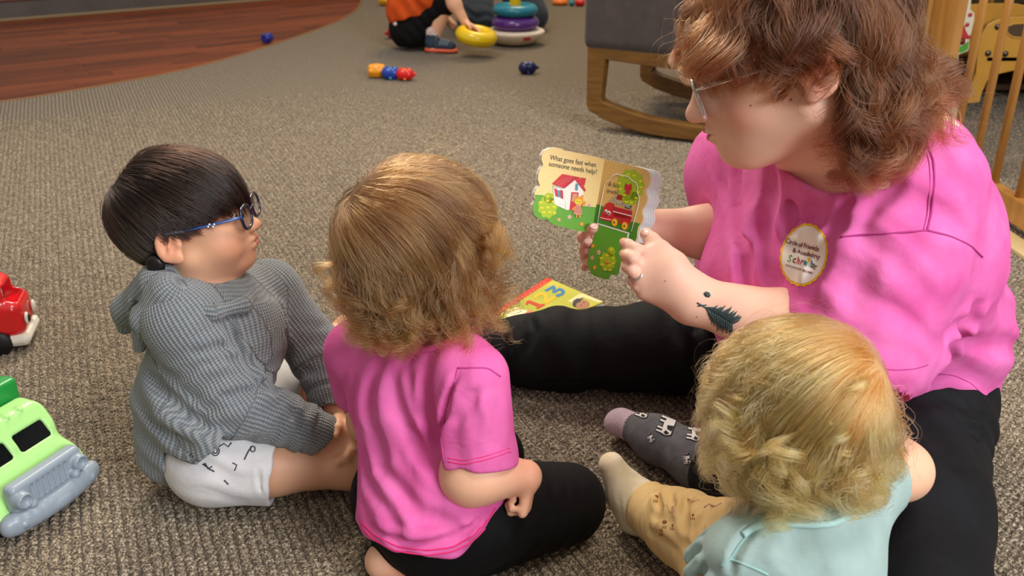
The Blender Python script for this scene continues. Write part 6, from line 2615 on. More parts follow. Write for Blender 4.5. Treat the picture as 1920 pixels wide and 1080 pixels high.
    for x, y, c, c2 in ((392, 336, 'lilac', 'orange'), (290, 396, 'lilac', 'orange'), (237, 410, 'pink', 'yellow'), (352, 432, 'orange', 'yellow')):
        put(L, 'flower', c, [cr(circ(x, y, 9, 9, 20, 0, 0.25, 5))], 0.0006, lp)
        put(L, 'flower_centre', c2, [cr(circ(x, y, 3.4, 3.4, 8))], 0.0009, lp)
    text_on(L, 'What goes fast when', 1030.5, 299, 13.2, 9.5, mats['dark'], lp, 0.0005, 0.78)
    text_on(L, 'someone needs help?', 1028.5, 311, 13.2, 10, mats['dark'], lp, 0.0005, 0.80)

    right = cr([(470, 105), (530, 120), (600, 135), (660, 150), (680, 158), (690, 172), (698, 200), (692, 232), (676, 255), (676, 275), (684, 300), (676, 330), (660, 352), (656, 372), (662, 400), (655, 425), (640, 445), (634, 470), (632, 500), (622, 525), (600, 520), (540, 500), (408, 480)])
    for k in range(5, 0, -1):
        q = [((x + 2.6 * k) if x > 1180 else x, y + 0.55 * k) for x, y in right]
        MB().prism([Rr.p(x, y) - Rr.n * 0.0027 * k for x, y in q], 0.0020, Rr.n).build('page', card, root)
    rp_ = MB().prism([Rr.p(x, y) for x, y in right], 0.0022, Rr.n).build('page', mats['tan'], root)
    put(Rr, 'grass', 'green2', [cr([(424, 330), (470, 345), (600, 418), (648, 430), (640, 445), (634, 470), (632, 500), (622, 525), (600, 520), (540, 500), (408, 480)])], 0.0003, rp_)
    dots = []
    for i in range(12):
        for j in range(14):
            x, y = 478 + i * 19 + (j % 2) * 9, 120 + j * 17 + i * 4
            if x < 670 - (y - 150) * 0.1 and y < 330 + (x - 430) * 0.4:
                dots.append(cr(circ(x, y, 2.6, 2.6, 6)))
    put(Rr, 'dots', 'cream', dots, 0.0002, rp_)
    # tree
    put(Rr, 'tree', 'lime', [cr(circ(600, 235, 68, 78, 60, 0, 0.06, 10)), cr(circ(600, 300, 44, 36, 30, 0, 0.05, 8))], 0.0006, rp_)
    put(Rr, 'leaf', 'yellow', [cr(circ(x, y, 9, 5, 8, a)) for x, y, a in ((590, 180, -1), (620, 188, 1.2), (560, 190, -.8), (652, 215, 1.3), (655, 245, .2), (640, 270, -.4), (545, 225, 1), (550, 255, .4), (580, 320, .3), (605, 325, -.3), (570, 285, 1.2), (630, 300, -.8))], 0.0009, rp_)
    # the window frame of the slide-out tab
    fr_ = [(435, 425), (450, 340), (468, 250), (476, 222), (500, 208), (512, 188), (532, 180), (560, 186), (590, 192), (606, 210), (628, 222), (640, 245), (636, 270), (648, 300), (640, 345), (625, 400), (606, 470)]
    mb = MB()
    mb.tube([Rr.p(*cr([q])[0], 0.0012) for q in fr_], 0.00055, 6)
    mb.build('tab_outline', mats['white'], rp_)
    text_on(Rr, 'A fire', 1140, 349, 12, 11, mats['dark'], rp_, 0.0006, 0.78)
    text_on(Rr, 'truck!', 1137.5, 361, 12, 11, mats['dark'], rp_, 0.0006, 0.78)
    # red kitten in the tree, ladder and engine
    put(Rr, 'kitten', 'red', [cr(circ(590, 250, 19, 17, 16)), cr([(574, 240), (576, 224), (588, 236)]), cr([(594, 236), (606, 226), (608, 244)]), cr([(580, 264), (600, 268), (596, 284), (576, 278)])], 0.0012, rp_)
    put(Rr, 'kitten_eye', 'dark', [cr(circ(584, 250, 2.2, 2.8, 8)), cr(circ(597, 253, 2.2, 2.8, 8))], 0.0015, rp_)
    put(Rr, 'engine', 'red', [cr([(478, 330), (492, 322), (520, 332), (516, 372), (600, 392), (612, 356), (600, 424), (592, 440), (540, 428), (470, 414), (446, 402), (462, 360)]), cr([(516, 342), (610, 366), (606, 412), (512, 392)])], 0.0010, rp_)
    put(Rr, 'engine_stripe', 'white', [cr([(514, 366), (608, 390), (607, 394), (513, 370)]), cr([(448, 398), (505, 410), (505, 413), (448, 401)])], 0.0013, rp_)
    put(Rr, 'engine_ladder', 'grey', [cr([(498, 312), (536, 282), (539, 286), (502, 318)]), cr([(498, 312), (604, 338), (603, 342), (498, 317)]), cr([(512, 298), (606, 352), (604, 356), (509, 303)])] + [cr([(520 + 14 * k, 322 + 3.4 * k), (523 + 14 * k, 322 + 3.4 * k), (530 + 14 * k, 336 + 3.4 * k), (527 + 14 * k, 336 + 3.4 * k)]) for k in range(6)], 0.0014, rp_)
    put(Rr, 'engine_ladder', 'dark', [cr([(576, 332), (608, 340), (604, 358), (574, 350)])], 0.0012, rp_)
    put(Rr, 'engine_box', 'red2', [cr([(536, 282), (562, 288), (558, 312), (532, 306)])], 0.0014, rp_)
    put(Rr, 'engine_rail', 'dark', [cr([(522 + 11 * k, 350 + 2.8 * k), (524 + 11 * k, 350 + 2.8 * k), (524 + 11 * k, 362 + 2.8 * k), (522 + 11 * k, 362 + 2.8 * k)]) for k in range(8)], 0.0014, rp_)
    put(Rr, 'engine_window', 'white', [cr(circ(478, 368, 8, 10, 12)), cr(circ(494, 376, 8, 11, 12))], 0.0014, rp_)
    put(Rr, 'engine_eye', 'dark', [cr(circ(477, 371, 4, 5, 10)), cr(circ(493, 379, 4, 5, 10)), cr([(472, 386), (482, 388), (478, 394)])], 0.0017, rp_)
    put(Rr, 'wheel', 'orange', [cr(circ(522, 424, 16, 21, 20)), cr(circ(573, 442, 16, 21, 20))], 0.0014, rp_)
    put(Rr, 'wheel', 'yellow', [cr(circ(521, 424, 11, 15, 18)), cr(circ(572, 442, 11, 15, 18))], 0.0017, rp_)
    put(Rr, 'hub', 'brown', [cr(circ(521, 424, 5, 7, 12)), cr(circ(572, 442, 5, 7, 12)), cr(circ(549, 416, 7, 10, 12))], 0.0020, rp_)
    # tab slid out below
    tab = cr([(438, 428), (600, 478), (596, 500), (580, 560), (566, 620), (552, 672), (536, 690), (518, 690), (506, 684), (500, 694), (494, 712), (470, 710), (430, 698), (404, 684), (400, 664), (386, 640), (385, 615), (400, 560)])
    tb = MB().prism([Rr.p(x, y, 0.0030) for x, y in tab], 0.0018, Rr.n, 0.0003).build('tab', mats['green'], root)
    put(Rr, 'tab_edge', 'white', [cr([(438, 426), (600, 476), (598, 482), (437, 432)]), cr([(592, 480), (600, 480), (582, 560), (556, 676), (548, 676), (574, 560)])], 0.0034, tb)
    put(Rr, 'bush', 'lime', [cr(circ(490, 620, 40, 46, 48, 0, 0.10, 9)), cr(circ(508, 572, 20, 26, 24, 0, 0.08, 7))], 0.0034, tb)
    put(Rr, 'leaf', 'yellow', [cr(circ(x, y, 9, 5, 8, a)) for x, y, a in ((460, 604, .4), (488, 590, -.6), (510, 560, 1), (520, 604, .4), (462, 636, .2), (500, 640, -.7), (505, 664, .5), (478, 662, .2), (520, 630, -.8))], 0.0037, tb)
    put(Rr, 'critter', 'orange', [cr(circ(489, 626, 10, 10, 12))], 0.0040, tb)
    put(Rr, 'critter_eye', 'dark', [cr(circ(485, 630, 2.5, 2.5, 8)), cr(circ(494, 632, 2.5, 2.5, 8))], 0.0043, tb)
    for x, y, c, c2 in ((416, 542, 'orange', 'yellow'), (446, 575, 'lilac', 'orange'), (412, 603, 'pink', 'yellow'), (425, 652, 'orange', 'yellow')):
        put(Rr, 'flower', c, [cr(circ(x, y, 9, 11, 20, 0, 0.25, 5))], 0.0035, tb)
        put(Rr, 'flower_centre', c2, [cr(circ(x, y, 3.2, 3.8, 8))], 0.0038, tb)


book()


# ------------------------------------------------------------------ counting book on the carpet
def counting_book():
    z = 0.016

    def q(x, y, l=0.0):       # crop 1920/260 = 7.385 wide
        return Zp(900 + x / 7.385, 500 + y / 7.385, z + l)
    a, b_, c_ = q(930, 150), q(95, 690), q(1710, 490)
    d_ = b_ + (c_ - a)
    root = empty('counting_book', V(*(a * 0.5 + d_ * 0.5)[:2], 0), 'yellow-green 1 2 3 book with a red zigzag spine, lying beyond the black trouser leg', 'book')
    n = V(0, 0, 1)
    d2 = a + (b_ - a) * 1.0 + (c_ - a) * 1.0
    w1 = a + (c_ - a) * 0.95
    outline = [a, b_, b_ + (c_ - a) * 0.60, a + (c_ - a) * 1.0]
    MB().prism([p - n * 0.003 for p in outline], 0.010, n).build('pages', mat('card_white', '#e9ecee'), root)
    cv = MB().prism(outline, 0.0028, n).build('cover', mat('cover_lime', '#bfb743', 0.5, noise=(14, '#9fa636', 0.2), spec=0.2), root)

    def put(name, m, polys, lift):
        mb = MB()
        for pl in polys:
            mb.prism([q(x, y, lift) for x, y in pl], 0.0003, n)
        return mb.build(name, m, cv)
    red = mat('cover_red', '#d42c18', 0.5, spec=0.2)
    put('spine', red, [[(930, 150), (1005, 180), (240, 672), (95, 690)]], 0.0003)
    zz = []
    for k in range(13):
        t = 0.10 + k * 0.062
        x0, y0 = 955 + (150 - 955) * t, 165 + (690 - 165) * t
        zz.append([(x0 + 30, y0 - 4), (x0 + 36, y0 - 4), (x0 + 2, y0 + 26), (x0 - 4, y0 + 26)])
        zz.append([(x0 + 2, y0 - 6), (x0 + 8, y0 - 6), (x0 + 30, y0 + 14), (x0 + 24, y0 + 14)])
    put('zigzag', mat('cover_salmon', '#ee7a62', 0.4), zz, 0.0006)
    put('spine_label', mat('cover_salmon', '#ee7a62', 0.4), [[(330, 572), (345, 588), (200, 668), (165, 668)]], 0.0007)
    put('numeral', mat('cover_one', '#c2361c', 0.5, 0.2), [[(628, 520), (640, 478), (682, 462), (840, 520), (880, 512), (905, 530), (800, 584), (770, 572), (800, 556), (672, 502), (664, 530)]], 0.0006)
    put('numeral', mat('cover_two', '#e8b01e', 0.5, 0.2), [[(738, 438), (770, 384), (840, 350), (910, 362), (940, 410), (936, 452), (1020, 402), (1050, 430), (920, 514), (878, 494), (888, 440), (880, 402), (846, 390), (806, 408), (786, 442)]], 0.0006)
    put('numeral', mat('cover_three', '#2f74a0', 0.5, 0.2), [[(890, 324), (1020, 254), (1050, 286), (1046, 320), (1100, 290), (1160, 312), (1182, 352), (1150, 392), (1075, 420), (1048, 400), (1056, 384), (1120, 366), (1130, 344), (1096, 330), (1030, 368), (994, 350), (1010, 320), (1000, 302), (930, 342)]], 0.0006)
    sk = mat('cover_skin', '#8a4426', 0.4)
    put('face', mat('cover_table', '#e0c48a', 0.4), [[(1210, 480), (1370, 380), (1420, 372), (1700, 480), (1640, 500), (1420, 420), (1300, 500)]], 0.0005)
    put('face', sk, [circ(1410, 520, 110, 62, 22)], 0.0007)
    put('face', mat('print_dark', '#2b211c'), [[(1280, 530), (1290, 470), (1340, 440), (1430, 436), (1400, 462), (1380, 490), (1340, 500), (1326, 545), (1310, 560)], circ(1400, 534, 11, 6, 8), circ(1440, 494, 9, 5, 8)], 0.0010)
    rb = mat('cover_rabbit', '#f0dcb0', 0.4)
    put('rabbit', rb, [[(350, 670), (400, 640), (470, 610), (560, 592), (640, 600), (680, 622), (610, 660), (520, 700), (460, 724), (400, 700)], circ(415, 616, 34, 18, 10, 0.4), circ(505, 582, 34, 24, 12, -0.6)], 0.0006)
    put('rabbit', mat('cover_rose', '#d8785a'), [circ(508, 582, 16, 11, 10), circ(418, 618, 16, 6, 8, 0.5), [(625, 640), (660, 605), (720, 600), (740, 625), (650, 660)]], 0.0009)
    put('rabbit', mat('print_dark', '#2b211c'), [circ(535, 634, 9, 6, 8), circ(565, 614, 9, 6, 8)], 0.0010)


counting_book()
# ------------------------------------------------------------------ toys and furniture
def rbox(fr, c, h, r):
    return Box_(fr.p(*c), np.asarray(h) * fr.s, fr.M, r * fr.s)


def green_truck():
    hr_, hl_ = Zp(143, 842, 0.082), Zp(37, 913, 0.082)      # the two headlamps
    sc_ = np.linalg.norm(hr_ - hl_) / 0.104
    lf = nrm(hr_ - hl_)
    o_ = (hr_ + hl_) / 2
    fr = Fr(V(o_[0], o_[1], 0.0), math.degrees(math.atan2(-lf[0], lf[1])), 0, 0, sc_)
    print('truck scale', sc_, fr.O)
    root = empty('toy_truck', fr.p(-0.1, 0, 0), 'lime and green toy truck with grey grille and bumper, in the lower left', 'toy truck')
    lo, hi = fr.O - V(0.42, 0.20, 0.0), fr.O + V(0.16, 0.42, 0.26)
    cab = Sdf(0.012)
    cab.u(rbox(fr, (-0.045, 0, 0.070), (0.036, 0.066, 0.024), 0.014))            # hood
    cab.u(rbox(fr, (-0.045, 0, 0.050), (0.036, 0.080, 0.020), 0.014))            # wings
    for s in (-1, 1):
        cab.u(fr.ell((-0.055, s * 0.068, 0.052), (0.046, 0.020, 0.034)), k=0.012)
    cab.u(rbox(fr, (-0.098, 0, 0.096), (0.038, 0.080, 0.051), 0.016), k=0.014)     # cabin
    cab.u(rbox(fr, (-0.115, 0, 0.05), (0.035, 0.07, 0.03), 0.01))
    # sloping windscreen face
    nW = nrm(V(0.80, 0, 0.60) @ fr.M)
    cab.cut(Half(fr.p(-0.064, 0, 0.108), -nW), k=0.006)
    for s in (-1, 1):
        cab.cut(Box_(fr.p(-0.066, s * 0.0350, 0.112), V(0.008, 0.0280, 0.0150) * sc_, np.stack([nW, fr.M[1], np.cross(nW, fr.M[1])]), 0.004), k=0.002)
        cab.cut(rbox(fr, (-0.104, s * 0.085, 0.105), (0.022, 0.01, 0.020), 0.005), k=0.002)
        for k in range(2):
            cab.u(fr.ell((-0.096, s * (0.020 + 0.024 * k), 0.146), (0.008, 0.004, 0.004)), k=0.003)
        cab.cut(Cone(fr.p(-0.060, s * 0.09, 0.026), fr.p(-0.060, s * 0.055, 0.026), 0.036, 0.036), k=0.003)
    cab.u(fr.ell((-0.096, 0, 0.146), (0.008, 0.004, 0.004)), k=0.003)
    cab.crease([fr.p(-0.055, -0.022, 0.096), fr.p(-0.018, -0.024, 0.09)], 0.002, 0.0015)
    cab.crease([fr.p(-0.055, 0.022, 0.096), fr.p(-0.018, 0.024, 0.09)], 0.002, 0.0015)
    cab.crease([fr.p(-0.022, -0.026, 0.091), fr.p(-0.032, -0.014, 0.093), fr.p(-0.032, 0.014, 0.093), fr.p(-0.022, 0.026, 0.091)], 0.002, -0.0015)
    cab.cut(rbox(fr, (-0.09, 0, 0.012), (0.2, 0.05, 0.016), 0.002), k=0.003)
    cb = blob('cab', cab, lo, hi, 0.0026, mat('truck_lime', '#a9dc86', 0.32, 0.5), root)
    for s in (-1, 1):
        MB().box(fr.p(-0.071, s * 0.0350, 0.108), (0.004 * sc_, 0.058 * sc_, 0.032 * sc_), np.stack([nW, fr.M[1], np.cross(nW, fr.M[1])]), 0.001).build('window', mat('window_black', '#0d0f10', 0.15, 0.6), cb)
    MB().box(fr.p(-0.104, 0, 0.105), (0.05 * sc_, 0.146 * sc_, 0.04 * sc_), fr.M, 0.002).build('cabin_interior', mat('window_black', '#0d0f10'), cb)
    # grille and bumper
    gr = Sdf(0.004)
    gr.u(rbox(fr, (-0.016, 0, 0.068), (0.012, 0.064, 0.024), 0.008))
    for i in range(7):
        y = -0.030 + i * 0.010
        gr.cut(Cone(fr.p(-0.002, y, 0.056), fr.p(-0.004, y, 0.078), 0.0032, 0.0032), k=0.002)
    for i in range(6):
        y = -0.025 + i * 0.010
        gr.u(Cone(fr.p(-0.005, y, 0.055), fr.p(-0.007, y, 0.079), 0.0024, 0.0024), k=0.002)
    for s in (-1, 1):
        gr.u(Cone(fr.p(-0.010, s * 0.052, 0.069), fr.p(-0.001, s * 0.052, 0.069), 0.0125, 0.0115), k=0.003)
        gr.cut(fr.ell((0.006, s * 0.052, 0.069), (0.006, 0.009, 0.009)), k=0.002)
        gr.u(Cone(fr.p(-0.006, s * 0.040, 0.055), fr.p(0.001, s * 0.040, 0.055), 0.0070, 0.0065), k=0.002)
    grey = mat('truck_grey', '#8f9aa6', 0.35, 0.5)
    blob('grille', gr, lo, hi, 0.0018, grey, root)
    bp = Sdf(0.006)
    for i in range(12):
        a, b_ = -0.078 + 0.013 * i, -0.078 + 0.013 * (i + 1)
        xf = lambda y: 0.004 - 2.2 * y * y
        bp.u(Cone(fr.p(xf(a), a, 0.036), fr.p(xf(b_), b_, 0.036), 0.0105, 0.0105, (V(0, 0, 1), 1.3)), k=0.004)
    bp.u(rbox(fr, (-0.016, 0, 0.036), (0.014, 0.074, 0.012), 0.004), k=0.01)
    bp.u(fr.ell((0.015, 0, 0.036), (0.004, 0.016, 0.008)), k=0.002)
    for s in (-1, 1):
        bp.u(fr.ell((0.006, s * 0.062, 0.036), (0.005, 0.006, 0.006)), k=0.001)
    blob('bumper', bp, lo, hi, 0.002, grey, root)
    bk = mat('tyre_black', '#0e0e10', 0.5)
    for x in (-0.055, -0.20):
        for s in (-1, 1):
            ax = np.stack([fr.M[0], fr.M[2], fr.M[1]])
            w = MB().lathe(fr.p(x, s * 0.066, 0.031), [(a * sc_, b_ * sc_) for a, b_ in [(0.0, -0.014), (0.022, -0.014), (0.029, -0.012), (0.031, -0.006), (0.031, 0.006), (0.029, 0.012), (0.022, 0.014), (0.0, 0.014)]], 28, ax).build('wheel', bk, root)
            MB().lathe(fr.p(x, s * 0.081, 0.031), [(0, -0.002), (0.016, -0.002), (0.017, 0.001), (0.0, 0.002)], 20, ax).build('hub', grey, w)
    bed = Sdf(0.01)
    bed.u(rbox(fr, (-0.212, 0, 0.110), (0.062, 0.086, 0.062), 0.014))
    bed.u(rbox(fr, (-0.148, 0, 0.132), (0.010, 0.084, 0.040), 0.006))
    for k in range(3):
        bed.crease([fr.p(-0.20 - 0.03 * k, -0.07, 0.149), fr.p(-0.20 - 0.03 * k, 0.07, 0.149)], 0.003, 0.002)
    bed.cut(rbox(fr, (-0.22, 0, 0.020), (0.10, 0.2, 0.035), 0.004), k=0.004)
    blob('load_box', bed, lo, hi, 0.003, mat('truck_green', '#1f8a3c', 0.3, 0.5), root)
    MB().box(fr.p(-0.14, 0, 0.036), (0.26 * sc_, 0.07 * sc_, 0.016 * sc_), fr.M, 0.003).build('chassis', mat('truck_dark', '#1b5c2c', 0.4), root)


green_truck()


def red_bus():
    fr = Fr(Zp(35, 662, 0.0) + V(-0.012, 0, 0), 4)
    fr.O = Zp(58, 660, 0.0)
    fr.O[2] = 0
    fr = Fr(fr.O, 14)
    root = empty('toy_bus', fr.p(-0.08, 0.03, 0), 'red toy bus with white base and blue seat, behind the green truck', 'toy bus')
    lo, hi = fr.O - V(0.26, 0.08, 0.0), fr.O + V(0.06, 0.18, 0.18)
    b = Sdf(0.01)
    b.u(rbox(fr, (-0.092, 0.045, 0.062), (0.090, 0.045, 0.036), 0.020))
    b.u(rbox(fr, (-0.100, 0.045, 0.092), (0.078, 0.042, 0.044), 0.026))
    for s in (-1, 1):
        b.cut(rbox(fr, (-0.068, 0.045 + s * 0.045, 0.096), (0.022, 0.016, 0.019), 0.008), k=0.003)
        b.cut(rbox(fr, (-0.128, 0.045 + s * 0.045, 0.096), (0.026, 0.016, 0.019), 0.008), k=0.003)
    b.cut(rbox(fr, (-0.030, 0.045, 0.104), (0.02, 0.030, 0.018), 0.008), k=0.003)
    b.cut(rbox(fr, (-0.105, 0.045, 0.135), (0.050, 0.026, 0.02), 0.01), k=0.004)
    b.cut(rbox(fr, (-0.105, 0.045, 0.100), (0.064, 0.034, 0.036), 0.012), k=0.003)
    bd = blob('body', b, lo, hi, 0.0026, mat('bus_red', '#d4141c', 0.22, 0.6, coat=0.3), root)
    MB().box(fr.p(-0.095, 0.045, 0.024), (0.196, 0.098, 0.022), fr.M, 0.009).build('base', mat('bus_white', '#e3ddd0', 0.35), root)
    s_ = Sdf(0.008).u(rbox(fr, (-0.080, 0.045, 0.075), (0.012, 0.026, 0.022), 0.006), rbox(fr, (-0.130, 0.045, 0.075), (0.012, 0.026, 0.022), 0.006), rbox(fr, (-0.10, 0.045, 0.062), (0.05, 0.028, 0.006), 0.004))
    blob('seat', s_, lo, hi, 0.003, mat('bus_blue', '#2c55b8', 0.4), root)
    ax = np.stack([fr.M[0], fr.M[2], fr.M[1]])
    for x in (-0.048, -0.150):
        for s in (-1, 1):
            w = MB().lathe(fr.p(x, 0.045 + s * 0.045, 0.023), [(0, -0.008), (0.020, -0.008), (0.023, -0.004), (0.023, 0.004), (0.020, 0.008), (0, 0.008)], 26, ax).build('wheel', mat('tyre_black', '#0e0e10'), root)
    MB().ball(fr.p(0.0015, 0.018, 0.060), (0.004, 0.009, 0.012), 14, 10, fr.M).build('headlight', mat('bus_lamp', '#e8e2d6', 0.3), bd)
    MB().ball(fr.p(0.0045, 0.018, 0.060), (0.003, 0.006, 0.008), 14, 10, fr.M).build('headlight_centre', mat('tyre_black', '#0e0e10'), bd)
    MB().ball(fr.p(0.0015, 0.072, 0.060), (0.004, 0.009, 0.012), 14, 10, fr.M).build('headlight', mat('bus_lamp', '#e8e2d6', 0.3), bd)


red_bus()


# ---- small clip-together toys
def bead(name, p, col, r, yaw, label, kind='ribs', col2=None, group=None, nub=None):
    """a small ribbed toy segment lying on its side"""
    f = Fr(V(p[0], p[1], r), yaw)
    m = mat('toy_' + col, col, 0.3, 0.5)
    g = Sdf(0.004)
    if kind == 'ribs':
        g.u(f.ell((0, 0, 0), (r * 1.05, r * 0.92, r * 0.98)))
        for k in range(6):
            a = math.pi * k / 3
            g.u(Cone(f.p(-r * 0.75, math.cos(a) * r * 0.5, math.sin(a) * r * 0.5), f.p(r * 0.75, math.cos(a) * r * 0.5, math.sin(a) * r * 0.5), r * 0.42, r * 0.42), k=0.004)
    else:
        g.u(Cone(f.p(-r * 0.55, 0, 0), f.p(r * 0.55, 0, 0), r * 0.85, r * 0.85))
        g.u(Cone(f.p(-r * 0.4, 0, 0), f.p(-r * 0.4, 0, 0) + V(0, 0, 1e-4), r * 0.98, r * 0.98), Cone(f.p(r * 0.45, 0, 0), f.p(r * 0.45, 0, 0) + V(0, 0, 1e-4), r * 0.96, r * 0.96), k=0.004)
    if nub:
        g.u(Cone(f.p(r, 0, 0), f.p(r * 1.75, 0, 0), r * 0.42, r * 0.16), k=0.006)
    o = blob(name, g, f.O - r * 2.4, f.O + r * 2.4, 0.0034, m, None)
    tag(o, label, 'toy', group)
    if col2:
        for a in (0.5, 2.2, 3.9, 5.4):
            MB().ball(f.p(0.1 * r, math.cos(a) * r * 0.90, math.sin(a) * r * 0.90), r * 0.24, 12, 8).build('dot', mat('toy_' + col2, col2, 0.3), o)
    return o


G1 = 'clip-together bead toys strewn on the carpet'
bead('bead_toy', Zp(707, 146), '#e8971a', 0.030, 5, 'orange-yellow ribbed bead at the left end of the three-bead row on the carpet', 'ribs', None, G1)
bead('bead_toy', Zp(733, 149), '#1d3f9e', 0.027, -6, 'blue bead with light dots in the middle of the three-bead row', 'drum', '#3aa0c8', G1)
bead('bead_toy', Zp(760, 151), '#cf1f1a', 0.026, -8, 'red pointed bead with orange dots at the right end of the three-bead row', 'drum', '#f08a1e', G1, True)
bead('bead_toy', Zp(989, 139), '#10184e', 0.027, 4, 'dark navy bead alone on the carpet left of the rocking chair', 'drum', '#24489a', G1, True)
bead('bead_toy', Zp(502, 81), '#1c2680', 0.026, 70, 'blue bead alone on the reddish wood floor', 'ribs', None, G1)
bead('bead_toy', Zp(740, 72), '#b8201a', 0.028, 200, 'red bead on the carpet behind the squatting child', 'drum', None, G1, True)
bead('bead_toy', Zp(722, 11), '#e8a21a', 0.030, 150, 'yellow bead at the top edge, above the squatting child', 'ribs', None, G1, True)
tag(MB().torus(Zp(1050, 4, 0.018), 0.032, 0.018, 32, 14).build('toy_ring', mat('ring_orange', '#e8791a', 0.3)), 'orange toy ring at the top edge left of the rocking chair', 'toy')
tag(MB().ball(Zp(1072, 6, 0.018), 0.018, 20, 14).build('toy_ball', mat('ring_teal', '#1c7f9c', 0.3)), 'teal toy ball between the orange ring and the red bead at the top edge', 'toy')
bead('bead_toy', Zp(1087, 12), '#cf1f1a', 0.022, 0, 'red bead at the top edge beside the rocking chair', 'drum', None, G1)


# ---- ring stacker
def stacker():
    o = Zp(966, 74, 0.0)
    o[1] -= 0.15
    o[0] = (966 - 960) / F * (o[1] * CT + H * ST)
    root = empty('ring_stacker', o, 'white rocking base with a yellow post carrying a purple and a teal ring', 'toy')
    prof = [(0.0, 0.0), (0.055, 0.001), (0.100, 0.014), (0.132, 0.040), (0.144, 0.058), (0.146, 0.064), (0.140, 0.072), (0.10, 0.075), (0, 0.075)]
    MB().lathe(o, prof, 48, np.array([[1, 0, 0], [0, 0.95, 0], [0, 0, 1]])).build('rocking_base', mat('stack_white', '#e8dccb', 0.35), root)
    # label on the rim
    a = -math.pi / 2 + 0.42
    lb = MB().box(o + V(0.136 * math.cos(a), 0.132 * math.sin(a), 0.048), (0.036, 0.008, 0.017), np.stack([V(-math.sin(a), math.cos(a), 0), V(math.cos(a), math.sin(a), -0.45) / 1.1, V(math.cos(a) * .41, math.sin(a) * .41, 0.91)]), 0.001)
    lb.build('label', mat('stack_label', '#b8383a', 0.4), root)
    MB().lathe(o + V(0, 0, 0.07), [(0.030, 0), (0.028, 0.10), (0.024, 0.22), (0.018, 0.236), (0, 0.24)], 28).build('post', mat('stack_yellow', '#e8c21a', 0.3), root)
    tag(MB().torus(o + V(0, 0, 0.107), 0.080, 0.038, 48, 18, squash=0.82).build('toy_ring', mat('ring_purple', '#5a2a86', 0.22, 0.6)), 'purple ring lowest on the yellow post of the stacker', 'toy ring')
    tag(MB().torus(o + V(0, 0, 0.167), 0.076, 0.034, 48, 18, squash=0.82).build('toy_ring', mat('ring_teal', '#1c7f9c', 0.22, 0.6)), 'teal ring on top of the purple one on the stacker', 'toy ring')
    # yellow ring in the child's hand, tilted against the base
    c = A(893, 67, 4.36)
    c[2] = max(c[2], 0.062)
    x = nrm(V(1, 0.05, -0.16))
    y = nrm(np.cross(V(0.14, -0.10, 1), x))
    tag(MB().torus(c, 0.063, 0.034, 44, 16, ax=np.stack([x, y, np.cross(x, y)])).build('toy_ring', mat('ring_yellow', '#e8c60c', 0.25, 0.6)), 'yellow ring tilted in the squatting child\'s hand beside the stacker', 'toy ring')


stacker()


